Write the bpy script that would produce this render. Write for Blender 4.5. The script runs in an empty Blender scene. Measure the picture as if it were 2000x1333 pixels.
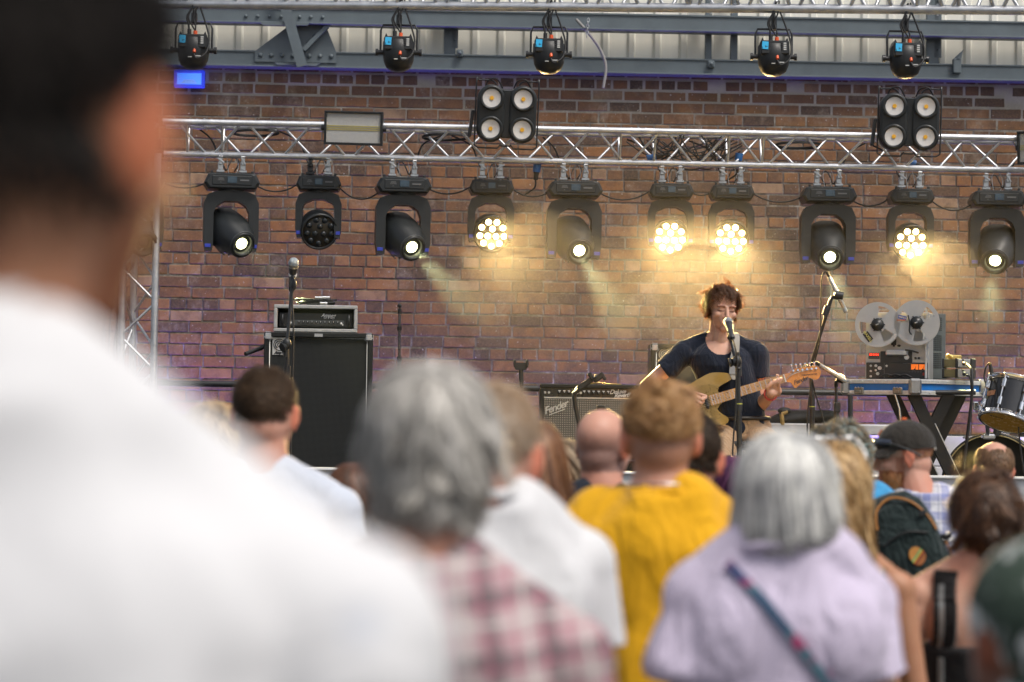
import bpy, math, random
import numpy as np
from mathutils import Vector, Matrix, Euler
random.seed(7); RNG = np.random.default_rng(7)
SC = bpy.context.scene
R = math.radians
# ------------------------------------------------------------------ camera, world, sun, exposure
FPX = 85.0 / 36.0 * 2000.0            # focal length in pixels of the 2000 px wide photograph
EYE = Vector((0, 0, 1.6))
PITCH, ROLL = math.atan(153.5 / FPX), 0.0141
_f = Vector((0, math.cos(PITCH), math.sin(PITCH)))
_r0 = Vector((1, 0, 0)); _u0 = _r0.cross(_f)
CR = _r0 * math.cos(ROLL) + _u0 * math.sin(ROLL)
CU = _u0 * math.cos(ROLL) - _r0 * math.sin(ROLL)
CF = _f
cam = bpy.data.cameras.new("camera")
cam.lens = 85; cam.sensor_width = 36; cam.clip_start = 0.05; cam.clip_end = 500
cam.dof.use_dof = True; cam.dof.focus_distance = 14.0; cam.dof.aperture_fstop = 3.2; cam.dof.aperture_blades = 0
camo = bpy.data.objects.new("camera", cam); SC.collection.objects.link(camo)
camo.matrix_world = Matrix(((CR.x, CU.x, -CF.x, EYE.x), (CR.y, CU.y, -CF.y, EYE.y), (CR.z, CU.z, -CF.z, EYE.z), (0, 0, 0, 1)))
SC.camera = camo
SUN_EL, SUN_AZ = R(58), R(135)         # azimuth clockwise from +Y: behind the camera to the right
world = bpy.data.worlds.new("World"); SC.world = world; world.use_nodes = True
wn = world.node_tree.nodes; wl = world.node_tree.links
sky = wn.new("ShaderNodeTexSky"); sky.sky_type = 'NISHITA'; sky.sun_disc = False
sky.sun_elevation = SUN_EL; sky.sun_rotation = SUN_AZ; sky.dust_density = 3.0; sky.air_density = 1.0; sky.ozone_density = 0.6
wn["Background"].inputs[1].default_value = 0.10
hs_ = wn.new("ShaderNodeHueSaturation"); hs_.inputs["Saturation"].default_value = 0.45      # thin bright overcast
wl.new(sky.outputs[0], hs_.inputs["Color"]); wl.new(hs_.outputs[0], wn["Background"].inputs[0])
sl = bpy.data.lights.new("sun", 'SUN'); sl.energy = 2.1; sl.angle = R(20); sl.color = (1.0, 0.94, 0.86)
slo = bpy.data.objects.new("sun", sl); SC.collection.objects.link(slo)
sdir = Vector((math.sin(SUN_AZ) * math.cos(SUN_EL), math.cos(SUN_AZ) * math.cos(SUN_EL), math.sin(SUN_EL)))
slo.rotation_euler = (-sdir).to_track_quat('-Z', 'Y').to_euler()
SC.view_settings.view_transform = 'Standard'; SC.view_settings.look = 'None'
SC.view_settings.exposure = 0.5; SC.view_settings.gamma = 1.0
SC.render.engine = 'CYCLES'
cy = SC.cycles
cy.max_bounces = 6; cy.diffuse_bounces = 3; cy.glossy_bounces = 3; cy.transmission_bounces = 4; cy.volume_bounces = 0
cy.transparent_max_bounces = 8; cy.sample_clamp_indirect = 4.0; cy.use_denoising = True
cy.caustics_reflective = False; cy.caustics_refractive = False

def P(px, py, d):
    """world point that the photograph shows at pixel (px, py), d metres along the view axis"""
    return EYE + CF * d + CR * ((px - 1000.0) / FPX * d) + CU * ((666.5 - py) / FPX * d)
def PPM(d): return FPX / d             # pixels per metre

# ------------------------------------------------------------------ materials
MATS = {}
def _new(name):
    m = bpy.data.materials.new(name); m.use_nodes = True
    nt = m.node_tree; return m, nt, nt.nodes["Principled BSDF"]
def N(nt, kind, **kw):
    n = nt.nodes.new(kind)
    for k, v in kw.items():
        if k.startswith("i_"):
            key = k[2:]
            n.inputs[int(key) if key.isdigit() else key].default_value = v
        else: setattr(n, k, v)
    return n
def ramp(nt, fac, stops):
    r = nt.nodes.new("ShaderNodeValToRGB"); nt.links.new(fac, r.inputs[0])
    el = r.color_ramp.elements
    while len(el) < len(stops): el.new(0.5)
    for e, (p, c) in zip(el, stops):
        e.position = p; e.color = (*c, 1) if len(c) == 3 else c
    return r.outputs[0]
def mixc(nt, fac, a, b, mode='MIX'):
    m = nt.nodes.new("ShaderNodeMix"); m.data_type = 'RGBA'; m.blend_type = mode
    def put(sock, v):
        if hasattr(v, "links") or isinstance(v, bpy.types.NodeSocket): nt.links.new(v, sock)
        elif isinstance(v, (int, float)): sock.default_value = v
        else: sock.default_value = (*v[:3], 1)
    put(m.inputs[0], fac); put(m.inputs[6], a); put(m.inputs[7], b)
    return m.outputs[2]
def noise(nt, scale, detail=4, rough=0.6, vec=None, coord='Object', dist=0.0):
    n = N(nt, "ShaderNodeTexNoise"); n.inputs["Scale"].default_value = scale
    n.inputs["Detail"].default_value = detail; n.inputs["Roughness"].default_value = rough; n.inputs["Distortion"].default_value = dist
    if vec is None:
        tc = N(nt, "ShaderNodeTexCoord"); vec = tc.outputs[coord]
    nt.links.new(vec, n.inputs["Vector"]); return n.outputs["Fac"]
def bump(nt, p, height, strength=0.3, dist=0.01):
    b = N(nt, "ShaderNodeBump"); b.inputs["Strength"].default_value = strength; b.inputs["Distance"].default_value = dist
    nt.links.new(height, b.inputs["Height"]); nt.links.new(b.outputs[0], p.inputs["Normal"]); return b
def mat(name, col, rough=0.5, metal=0.0, var=0.15, scale=20.0, bmp=0.0, bscale=60.0, spec=None, emit=None, estr=1.0, coat=0.0, sheen=0.0, rvar=0.15, trans=0.0):
    if name in MATS: return MATS[name]
    m, nt, p = _new(name)
    col = Vector(col[:3])
    if var > 0:
        f = noise(nt, scale)
        c = ramp(nt, f, [(0.3, tuple(col * (1 - var))), (0.7, tuple(col * (1 + var)))])
        nt.links.new(c, p.inputs["Base Color"])
        f2 = noise(nt, scale * 2.3)
        mr = N(nt, "ShaderNodeMapRange"); mr.inputs[3].default_value = max(0.02, rough - rvar); mr.inputs[4].default_value = min(1, rough + rvar)
        nt.links.new(f2, mr.inputs[0]); nt.links.new(mr.outputs[0], p.inputs["Roughness"])
    else:
        p.inputs["Base Color"].default_value = (*col, 1); p.inputs["Roughness"].default_value = rough
    p.inputs["Metallic"].default_value = metal
    if spec is not None: p.inputs["Specular IOR Level"].default_value = spec
    if coat: p.inputs["Coat Weight"].default_value = coat
    if sheen: p.inputs["Sheen Weight"].default_value = sheen
    if trans: p.inputs["Transmission Weight"].default_value = trans
    if emit is not None:
        p.inputs["Emission Color"].default_value = (*emit, 1); p.inputs["Emission Strength"].default_value = estr
    if bmp: bump(nt, p, noise(nt, bscale), bmp, 0.01)
    MATS[name] = m; return m

# ------------------------------------------------------------------ objects
COL = SC.collection
def tag(o, label=None, cat=None, group=None, kind=None):
    if label: o["label"] = label
    if cat: o["category"] = cat
    if group: o["group"] = group
    if kind: o["kind"] = kind
    return o
def frame(loc, x=None, z=None, y=None):
    """matrix with given origin and (roughly) given axes"""
    if z is None and y is not None and x is not None:
        x = Vector(x).normalized(); z = x.cross(Vector(y)).normalized(); y = z.cross(x)
    elif x is not None and z is not None:
        z = Vector(z).normalized(); x = (Vector(x) - z * z.dot(Vector(x))).normalized(); y = z.cross(x)
    else:
        z = Vector(z).normalized(); x = Vector((1, 0, 0)) if abs(z.x) < 0.9 else Vector((0, 1, 0))
        x = (x - z * z.dot(x)).normalized(); y = z.cross(x)
    return Matrix(((x.x, y.x, z.x, loc[0]), (x.y, y.y, z.y, loc[1]), (x.z, y.z, z.z, loc[2]), (0, 0, 0, 1)))
def T(x, y, z): return Matrix.Translation((x, y, z))
def RX(a): return Matrix.Rotation(a, 4, 'X')
def RY(a): return Matrix.Rotation(a, 4, 'Y')
def RZ(a): return Matrix.Rotation(a, 4, 'Z')
def thing(name, label, cat, M=None, group=None):
    o = bpy.data.objects.new(name, None); COL.objects.link(o); o.empty_display_size = 0.1
    if M is not None: o.matrix_world = M if isinstance(M, Matrix) else T(*M)
    return tag(o, label, cat, group)
def dup(root, M, label=None, group=None):
    def cp(o, parent):
        c = o.copy(); COL.objects.link(c)
        if parent is not None: c.parent = parent
        for ch in list(o.children): cp(ch, c)
        return c
    r = cp(root, None); r.matrix_world = M
    if label: r["label"] = label
    if group: r["group"] = group
    return r
class MB:
    def __init__(s): s.v = []; s.f = []; s.sm = []; s.mi = []
    def add(s, vs, fs, smooth=False, mi=0, M=None):
        b = len(s.v)
        if M is not None: vs = [M @ Vector(v) for v in vs]
        s.v.extend([tuple(v) for v in vs]); s.f.extend([tuple(i + b for i in f) for f in fs])
        s.sm.extend([smooth] * len(fs)); s.mi.extend([mi] * len(fs)); return s
    def box(s, c, size, M=None, ch=0.0, mi=0):
        hx, hy, hz = size[0] / 2, size[1] / 2, size[2] / 2
        if ch <= 0:
            vs = [(c[0] + i * hx, c[1] + j * hy, c[2] + k * hz) for k in (-1, 1) for j in (-1, 1) for i in (-1, 1)]
            return s.add(vs, [(0, 2, 3, 1), (4, 5, 7, 6), (0, 1, 5, 4), (2, 6, 7, 3), (0, 4, 6, 2), (1, 3, 7, 5)], False, mi, M)
        vs = []; idx = {}
        for k in (-1, 1):
            for j in (-1, 1):
                for i in (-1, 1):
                    for a in range(3):
                        q = [i * (hx - ch), j * (hy - ch), k * (hz - ch)]; q[a] = (i * hx, j * hy, k * hz)[a]
                        idx[(i, j, k, a)] = len(vs); vs.append((c[0] + q[0], c[1] + q[1], c[2] + q[2]))
        fs = []
        for a in range(3):
            b, d = (a + 1) % 3, (a + 2) % 3
            for sg in (-1, 1):
                q = []
                for e, g in ((-1, -1), (1, -1), (1, 1), (-1, 1)):
                    t = [0, 0, 0]; t[a] = sg; t[b] = e; t[d] = g; q.append(idx[(*t, a)])
                fs.append(tuple(q) if sg > 0 else tuple(reversed(q)))
        for a in range(3):                      # edges along axis a
            b, d = (a + 1) % 3, (a + 2) % 3
            for e in (-1, 1):
                for g in (-1, 1):
                    t0 = [0, 0, 0]; t0[b] = e; t0[d] = g; t1 = t0[:]; t0[a] = -1; t1[a] = 1
                    q = (idx[(*t0, b)], idx[(*t1, b)], idx[(*t1, d)], idx[(*t0, d)])
                    fs.append(q if e * g < 0 else tuple(reversed(q)))
        for k in (-1, 1):
            for j in (-1, 1):
                for i in (-1, 1):
                    q = (idx[(i, j, k, 0)], idx[(i, j, k, 1)], idx[(i, j, k, 2)])
                    fs.append(q if i * j * k > 0 else tuple(reversed(q)))
        return s.add(vs, fs, False, mi, M)
    def tube(s, p0, p1, r0, r1=None, n=12, caps=True, mi=0, M=None):
        if r1 is None: r1 = r0
        p0, p1 = Vector(p0), Vector(p1); A = frame(p0, z=p1 - p0); L = (p1 - p0).length
        vs = []
        for i in range(n):
            a = 2 * math.pi * i / n; c, q = math.cos(a), math.sin(a)
            vs += [A @ Vector((r0 * c, r0 * q, 0)), A @ Vector((r1 * c, r1 * q, L))]
        s.add(vs, [(2 * i, 2 * ((i + 1) % n), 2 * ((i + 1) % n) + 1, 2 * i + 1) for i in range(n)], True, mi, M)
        if caps:
            s.add(vs[0::2], [tuple(reversed(range(n)))], False, mi, M); s.add(vs[1::2], [tuple(range(n))], False, mi, M)
        return s
    def path(s, pts, r, n=8, mi=0, M=None, closed=False):
        pts = [Vector(p) for p in pts]; k = len(pts)
        rs = r if isinstance(r, (list, tuple)) else [r] * k
        tan = []
        for i in range(k):
            a = pts[(i - 1) % k] if (closed or i > 0) else pts[i]; b = pts[(i + 1) % k] if (closed or i < k - 1) else pts[i]
            t = (b - a); tan.append(t.normalized() if t.length > 1e-9 else Vector((0, 0, 1)))
        up = Vector((0, 0, 1)) if abs(tan[0].z) < 0.9 else Vector((1, 0, 0))
        x = (up - tan[0] * tan[0].dot(up)).normalized(); vs = []
        for i in range(k):
            x = (x - tan[i] * tan[i].dot(x)); x = x.normalized() if x.length > 1e-6 else tan[i].orthogonal().normalized()
            y = tan[i].cross(x)
            for j in range(n):
                a = 2 * math.pi * j / n; vs.append(pts[i] + x * (rs[i] * math.cos(a)) + y * (rs[i] * math.sin(a)))
        fs = []
        for i in range(k if closed else k - 1):
            i2 = (i + 1) % k
            for j in range(n):
                j2 = (j + 1) % n; fs.append((i * n + j, i * n + j2, i2 * n + j2, i2 * n + j))
        s.add(vs, fs, True, mi, M)
        if not closed:
            s.add(vs[:n], [tuple(reversed(range(n)))], False, mi, M); s.add(vs[-n:], [tuple(range(n))], False, mi, M)
        return s
    def lathe(s, prof, M=None, n=24, mi=0, smooth=True, sx=1.0, sy=1.0, caps=False):
        k = len(prof); vs = []
        for (r, z) in prof:
            for j in range(n):
                a = 2 * math.pi * j / n; vs.append((r * sx * math.cos(a), r * sy * math.sin(a), z))
        fs = [(i * n + j, i * n + (j + 1) % n, (i + 1) * n + (j + 1) % n, (i + 1) * n + j) for i in range(k - 1) for j in range(n)]
        if caps and prof[0][0] > 1e-6: fs.append(tuple(reversed(range(n))))
        if caps and prof[-1][0] > 1e-6: fs.append(tuple(range((k - 1) * n, k * n)))
        return s.add(vs, fs, smooth, mi, M)
    def prism(s, out, z0, z1, M=None, mi=0, smooth=False):
        n = len(out); lo = [(x, y, z0) for x, y in out]; hi = [(x, y, z1) for x, y in out]
        s.add(lo + hi, [(i, (i + 1) % n, n + (i + 1) % n, n + i) for i in range(n)], smooth, mi, M)
        s.add(lo, [tuple(reversed(range(n)))], False, mi, M); s.add(hi, [tuple(range(n))], False, mi, M); return s
    def loft(s, rings, M=None, mi=0, smooth=True, caps=True):
        n = len(rings[0]); vs = [v for r in rings for v in r]; k = len(rings)
        fs = [(i * n + j, i * n + (j + 1) % n, (i + 1) * n + (j + 1) % n, (i + 1) * n + j) for i in range(k - 1) for j in range(n)]
        s.add(vs, fs, smooth, mi, M)
        if caps:
            s.add(rings[0], [tuple(reversed(range(n)))], False, mi, M); s.add(rings[-1], [tuple(range(n))], False, mi, M)
        return s
    def ell(s, c, r, M=None, nu=16, nv=10, mi=0):
        r = (r, r, r) if isinstance(r, (int, float)) else r
        vs = [(c[0], c[1], c[2] - r[2])]
        for i in range(1, nv):
            t = math.pi * i / nv; z = -math.cos(t); q = math.sin(t)
            for j in range(nu):
                a = 2 * math.pi * j / nu; vs.append((c[0] + r[0] * q * math.cos(a), c[1] + r[1] * q * math.sin(a), c[2] + r[2] * z))
        vs.append((c[0], c[1], c[2] + r[2])); e = len(vs) - 1; fs = []
        for j in range(nu):
            fs.append((0, 1 + (j + 1) % nu, 1 + j)); fs.append((e, 1 + (nv - 2) * nu + j, 1 + (nv - 2) * nu + (j + 1) % nu))
        for i in range(nv - 2):
            for j in range(nu):
                fs.append((1 + i * nu + j, 1 + i * nu + (j + 1) % nu, 1 + (i + 1) * nu + (j + 1) % nu, 1 + (i + 1) * nu + j))
        return s.add(vs, fs, True, mi, M)
    def cap(s, p0, p1, r0, r1, n=12, M=None, mi=0):
        """tapered capsule, closed"""
        p0, p1 = Vector(p0), Vector(p1)
        if (p1 - p0).length < 1e-5: return s.ell(p0, r0, M)
        A = frame(p0, z=p1 - p0); L = (p1 - p0).length; prof = [(1e-7, -r0)]
        for i in range(1, 5): a = math.pi / 2 * i / 4; prof.append((r0 * math.sin(a), -r0 * math.cos(a)))
        for i in range(0, 4): a = math.pi / 2 * i / 4; prof.append((r1 * math.cos(a), L + r1 * math.sin(a)))
        prof.append((1e-7, L + r1))
        return s.lathe(prof, (M @ A) if M is not None else A, n, mi)
    def mesh(s, name="m"):
        me = bpy.data.meshes.new(name); me.from_pydata(s.v, [], s.f)
        me.polygons.foreach_set("use_smooth", s.sm); me.polygons.foreach_set("material_index", s.mi); me.update(); return me
    def build(s, name, mats, parent=None, bevel=0.0, seg=2, M=None, label=None):
        me = s.mesh(name)
        for m in (mats if isinstance(mats, (list, tuple)) else [mats]): me.materials.append(m)
        o = bpy.data.objects.new(name, me); COL.objects.link(o)
        if parent is not None: o.parent = parent
        if M is not None: o.matrix_local = M
        if bevel:
            b = o.modifiers.new("bevel", 'BEVEL'); b.width = bevel; b.segments = seg; b.limit_method = 'ANGLE'; b.angle_limit = R(40)
        if label: o["label"] = label
        return o
def crom(pts, k=6, closed=False):
    """Catmull-Rom through points"""
    pts = [Vector(p) for p in pts]; n = len(pts); out = []
    for i in range(n if closed else n - 1):
        g = (lambda j: pts[j % n]) if closed else (lambda j: pts[max(0, min(n - 1, j))])
        a, b, c, d = g(i - 1), g(i), g(i + 1), g(i + 2)
        for j in range(k):
            t = j / k
            out.append(0.5 * ((2 * b) + (c - a) * t + (2 * a - 5 * b + 4 * c - d) * t * t + (3 * b - a - 3 * c + d) * t ** 3))
    if not closed: out.append(pts[-1])
    return out
def sag(a, b, drop, k=10):
    a, b = Vector(a), Vector(b)
    return [a.lerp(b, i / k) + Vector((0, 0, -drop * 4 * (i / k) * (1 - i / k))) for i in range(k + 1)]
def text(body, size, M, m, parent, name="lettering", shear=0.0, ext=0.0008, bold=0.0, space=1.0):
    cu = bpy.data.curves.new(name, 'FONT'); cu.body = body; cu.size = size; cu.shear = shear; cu.extrude = ext
    cu.align_x = 'CENTER'; cu.align_y = 'CENTER'; cu.offset = bold; cu.space_character = space; cu.resolution_u = 4
    t = bpy.data.objects.new(name, cu); COL.objects.link(t)
    dg = bpy.context.evaluated_depsgraph_get(); me = bpy.data.meshes.new_from_object(t.evaluated_get(dg))
    bpy.data.objects.remove(t); me.materials.clear(); me.materials.append(m)
    o = bpy.data.objects.new(name, me); COL.objects.link(o)
    if parent is not None: o.parent = parent
    o.matrix_local = M; return o
# ================================================================== setting
M_BLACK = mat("black_plastic", (0.010, 0.011, 0.012), 0.48, var=0.25, scale=30, bmp=0.05, bscale=400)
M_BLACKM = mat("black_metal", (0.02, 0.021, 0.023), 0.35, metal=0.0, var=0.2)
M_RUBBER = mat("rubber", (0.012, 0.012, 0.013), 0.6, var=0.2)
M_CHROME = mat("chrome", (0.75, 0.76, 0.78), 0.12, metal=1.0, var=0.08)
M_STEEL = mat("zinc_steel", (0.55, 0.56, 0.57), 0.32, metal=1.0, var=0.15)
M_WHITE = mat("white_paint", (0.75, 0.75, 0.74), 0.5, var=0.06)
M_PIPING = mat("white_piping", (0.72, 0.71, 0.66), 0.5, var=0.05)
M_GOLDW = mat("brass", (0.55, 0.4, 0.15), 0.3, metal=1.0)
def mat_alu():
    m, nt, p = _new("aluminium_tube")
    f = noise(nt, 9, 6, 0.7); f2 = noise(nt, 90, 3)
    nt.links.new(ramp(nt, f, [(0.3, (0.42, 0.43, 0.45)), (0.65, (0.68, 0.69, 0.71))]), p.inputs["Base Color"])
    nt.links.new(ramp(nt, f2, [(0.3, (0.33,) * 3), (0.75, (0.55,) * 3)]), p.inputs["Roughness"]); p.inputs["Metallic"].default_value = 0.9
    return m
M_ALU = mat_alu()
def mat_ground():
    m, nt, p = _new("asphalt")
    nt.links.new(ramp(nt, noise(nt, 40, 8, 0.75), [(0.3, (0.03, 0.03, 0.031)), (0.75, (0.085, 0.083, 0.08))]), p.inputs["Base Color"])
    p.inputs["Roughness"].default_value = 0.85; bump(nt, p, noise(nt, 180, 4), 0.5, 0.01); return m
g = MB(); g.add([(-150, -150, 0), (150, -150, 0), (150, 150, 0), (-150, 150, 0)], [(0, 1, 2, 3)])
tag(g.build("ground", mat_ground()), kind="structure")

STAGE_Z = 0.97
WALL_D = 17.6; WALL_YAW = R(2.0)
WM = T(0, WALL_D, 0) @ RZ(WALL_YAW)     # wall frame: x along the wall, y into the wall, z up
def on_wall(px, py, out=0.0):
    """point of the wall plane (moved out towards the stage) seen at a pixel, in the wall frame"""
    d = (P(px, py, 10) - EYE); Wi = WM.inverted(); o = Wi @ EYE; dd = Wi.to_3x3() @ d
    t = (-out - o.y) / dd.y; return o + dd * t
st = MB(); st.box((0, 14.6, STAGE_Z - 0.06), (11, 5.6, 0.12), ch=0.004)
for x in (-5, -2.5, 0, 2.5, 5):
    for y in (12.0, 17.2): st.tube((x, y, 0.004), (x, y, STAGE_Z - 0.12), 0.03)
tag(st.build("stage_floor", mat("stage_ply", (0.05, 0.045, 0.04), 0.6, var=0.3, scale=6, bmp=0.1)), kind="structure")
sk = MB()
for i in range(60):                       # pleated stage skirt
    x = -5.4 + i * 0.18
    sk.add([(x, 11.74, 0.01), (x + 0.09, 11.70, 0.01), (x + 0.18, 11.74, 0.01), (x, 11.74, STAGE_Z - 0.13), (x + 0.09, 11.70, STAGE_Z - 0.13), (x + 0.18, 11.74, STAGE_Z - 0.13)], [(0, 1, 4, 3), (1, 2, 5, 4)], True)
sko = sk.build("stage_skirt", mat("skirt_cloth", (0.015, 0.015, 0.017), 0.9, var=0.2))
sm_ = sko.modifiers.new("solid", 'SOLIDIFY'); sm_.thickness = 0.006
tag(sko, "black pleated cloth skirt hanging under the front edge of the stage", "stage skirt")

# ---- brick wall: one island per brick
def mat_brick():
    m, nt, p = _new("old_brick")
    geo = N(nt, "ShaderNodeNewGeometry"); rnd = geo.outputs["Random Per Island"]
    tc = N(nt, "ShaderNodeTexCoord"); ob = tc.outputs["Object"]
    base = ramp(nt, rnd, [(0.0, (0.055, 0.040, 0.027)), (0.13, (0.095, 0.058, 0.033)), (0.26, (0.16, 0.080, 0.036)), (0.42, (0.21, 0.096, 0.036)), (0.58, (0.255, 0.112, 0.038)), (0.74, (0.15, 0.076, 0.035)), (0.9, (0.285, 0.135, 0.050)), (1.0, (0.33, 0.22, 0.13))])
    # a second random per brick shifts the texture so that no two faces are alike
    off = N(nt, "ShaderNodeVectorMath", operation='MULTIPLY_ADD'); comb = N(nt, "ShaderNodeCombineXYZ")
    for i in range(3): nt.links.new(rnd, comb.inputs[i])
    nt.links.new(comb.outputs[0], off.inputs[0]); off.inputs[1].default_value = (37, 91, 53); nt.links.new(ob, off.inputs[2])
    v = off.outputs[0]
    blot = noise(nt, 9, 5, 0.65, v); fine = noise(nt, 70, 5, 0.7, v)
    c = mixc(nt, ramp(nt, blot, [(0.42, (0, 0, 0)), (0.7, (0.8,) * 3)]), base, (0.075, 0.048, 0.036))      # burnt cores
    c = mixc(nt, ramp(nt, fine, [(0.42, (0, 0, 0)), (0.75, (0.5,) * 3)]), c, (0.31, 0.185, 0.10))
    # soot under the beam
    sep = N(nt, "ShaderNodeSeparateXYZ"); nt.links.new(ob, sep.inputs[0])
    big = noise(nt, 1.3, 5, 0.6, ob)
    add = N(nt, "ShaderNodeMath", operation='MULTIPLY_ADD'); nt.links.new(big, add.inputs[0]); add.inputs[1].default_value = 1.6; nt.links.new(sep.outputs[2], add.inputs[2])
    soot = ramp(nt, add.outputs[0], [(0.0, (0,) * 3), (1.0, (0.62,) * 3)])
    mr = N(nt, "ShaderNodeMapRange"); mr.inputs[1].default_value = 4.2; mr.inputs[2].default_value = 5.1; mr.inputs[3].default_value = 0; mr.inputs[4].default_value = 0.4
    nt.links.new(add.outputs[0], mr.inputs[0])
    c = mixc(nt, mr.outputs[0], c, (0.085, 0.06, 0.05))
    # lime bloom and drips
    mp = N(nt, "ShaderNodeMapping"); mp.inputs["Scale"].default_value = (1.0, 1.0, 0.55); nt.links.new(ob, mp.inputs[0])
    lime = noise(nt, 4.2, 8, 0.72, mp.outputs[0], dist=0.6); lime2 = noise(nt, 38, 3, 0.6, ob)
    lm = N(nt, "ShaderNodeMath", operation='MULTIPLY'); nt.links.new(ramp(nt, lime, [(0.52, (0,) * 3), (0.72, (0.7,) * 3)]), lm.inputs[0]); nt.links.new(ramp(nt, lime2, [(0.35, (0.1,) * 3), (0.65, (1,) * 3)]), lm.inputs[1])
    c = mixc(nt, lm.outputs[0], c, (0.42, 0.35, 0.27))
    sp = ramp(nt, noise(nt, 55, 2, 0.5, ob), [(0.70, (0,) * 3), (0.73, (0.8,) * 3)])
    c = mixc(nt, sp, c, (0.6, 0.57, 0.54))
    nt.links.new(c, p.inputs["Base Color"]); p.inputs["Roughness"].default_value = 0.85; p.inputs["Specular IOR Level"].default_value = 0.25
    ad = N(nt, "ShaderNodeMath", operation='ADD'); nt.links.new(blot, ad.inputs[0]); nt.links.new(fine, ad.inputs[1])
    bump(nt, p, ad.outputs[0], 0.45, 0.006); return m
def mat_mortar():
    m, nt, p = _new("lime_mortar")
    tc = N(nt, "ShaderNodeTexCoord"); ob = tc.outputs["Object"]
    c = ramp(nt, noise(nt, 6.0, 7, 0.75, ob), [(0.36, (0.075, 0.065, 0.056)), (0.5, (0.15, 0.13, 0.11)), (0.62, (0.30, 0.27, 0.23)), (0.75, (0.5, 0.46, 0.4))])
    sep = N(nt, "ShaderNodeSeparateXYZ"); nt.links.new(ob, sep.inputs[0])
    mr = N(nt, "ShaderNodeMapRange"); mr.inputs[1].default_value = 3.7; mr.inputs[2].default_value = 4.05; mr.inputs[4].default_value = 0.75; nt.links.new(sep.outputs[2], mr.inputs[0])
    c = mixc(nt, mr.outputs[0], c, (0.5, 0.46, 0.40))
    nt.links.new(c, p.inputs["Base Color"]); p.inputs["Roughness"].default_value = 0.95
    bump(nt, p, noise(nt, 60, 6, 0.7, ob), 0.8, 0.01); return m
PL_TOP, WALL_TOP, XW = 1.53, 4.17, 6.4
wall = thing("brick_wall", "old red brick wall with pale mortar behind the whole stage", "wall", WM)
br = MB(); rr = random.Random(3); CH, BL = 0.083, 0.2345
z = PL_TOP + 0.002; row = 0
while z < WALL_TOP:
    hdr = row % 4 == 2
    L = BL / 2 if hdr else BL
    x = -XW - (BL * (0.25 if row % 2 else 0.75)) + rr.uniform(-0.02, 0.02)
    wav = rr.uniform(-0.0015, 0.0015)
    while x < XW:
        top_ = 0.005 * max(0.0, min(1.0, (z - 3.75) / 0.2)); w = L - 0.0105 + rr.uniform(-0.004, 0.004)
        if not hdr and rr.random() < 0.04: w = BL / 2 - 0.009
        h = CH - 0.0115 - top_ + rr.uniform(-0.0025, 0.0025)
        cz = z + CH / 2 + wav + rr.uniform(-0.0012, 0.0012); out = rr.uniform(-0.003, 0.003) + top_ * 0.5
        b = len(br.v); br.box((x + w / 2, 0.03 + out, cz), (w - top_, 0.06, h), ch=0.0035)
        th = rr.uniform(-0.006, 0.006)
        for i in range(b, len(br.v)):
            vx, vy, vz = br.v[i]; br.v[i] = (vx + rr.uniform(-0.0016, 0.0016), vy, vz + (vx - x - w / 2) * th + rr.uniform(-0.0016, 0.0016))
        x += w + 0.0105 + rr.uniform(-0.001, 0.001)
    z += CH; row += 1
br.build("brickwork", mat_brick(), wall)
mo = MB(); mo.box((0, 0.16, (PL_TOP + WALL_TOP) / 2 - 0.02), (2 * XW, 0.31, WALL_TOP - PL_TOP - 0.05)); mo.build("mortar", mat_mortar(), wall)
pl = MB()
for k, (za, zb) in enumerate(((0.0, 1.30), (1.306, PL_TOP - 0.006))):
    for i in range(15): pl.box((-XW + 0.427 + i * 0.855, 0.13, (za + zb) / 2), (0.85, 0.30, zb - za), ch=0.004)
pl.build("painted_plinth", mat("plinth_paint", (0.62, 0.61, 0.60), 0.7, var=0.1, scale=4, bmp=0.3, bscale=30), wall)

# ---- steel beams and cladding above
def mat_clad():
    m, nt, p = _new("beige_sheet")
    tc = N(nt, "ShaderNodeTexCoord"); mp = N(nt, "ShaderNodeMapping"); mp.inputs["Scale"].default_value = (3, 3, 0.4); nt.links.new(tc.outputs["Object"], mp.inputs[0])
    nt.links.new(ramp(nt, noise(nt, 4, 6, 0.7, mp.outputs[0]), [(0.3, (0.76, 0.745, 0.67)), (0.7, (0.82, 0.80, 0.72))]), p.inputs["Base Color"])
    p.inputs["Roughness"].default_value = 0.45; return m
clad = thing("cladding_wall", "beige ribbed sheet metal cladding above the brick wall", "cladding", WM)
cl = MB(); prof = []; per = 0.192; x = -XW
while x < XW:
    prof += [(x, 0.10), (x + 0.115, 0.10), (x + 0.13, 0.080), (x + 0.165, 0.080), (x + 0.18, 0.10)]; x += per
n = len(prof); cl.add([(a, b, 4.19) for a, b in prof] + [(a, b, 5.6) for a, b in prof], [(i, i + 1, n + i + 1, n + i) for i in range(n - 1)])
co = cl.build("sheet", mat_clad(), clad); so = co.modifiers.new("solid", 'SOLIDIFY'); so.thickness = 0.004; so.offset = -1
M_BEAM = mat("grey_steel_paint", (0.105, 0.13, 0.145), 0.5, var=0.12, scale=6, bmp=0.08, bscale=80)
beam = thing("steel_frame", "blue grey riveted steel beams and posts over the brick wall", "steel frame", WM)
def beam_z(py, out): return on_wall(1000, py, out).z
zb = beam_z(139, 0.14); zt = beam_z(106, 0.14)
bb = MB(); bb.box((0, -0.06, (zb + zt) / 2), (2 * XW, 0.02, zt - zb - 0.004)); bb.box((0, -0.05, zb + 0.004), (2 * XW, 0.17, 0.012), ch=0.002); bb.box((0, -0.03, zt - 0.006), (2 * XW, 0.1, 0.012), ch=0.002)
bb.build("lower_beam", M_BEAM, beam)
zb2 = beam_z(52, 0.2); zt2 = beam_z(20, 0.2)
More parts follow.
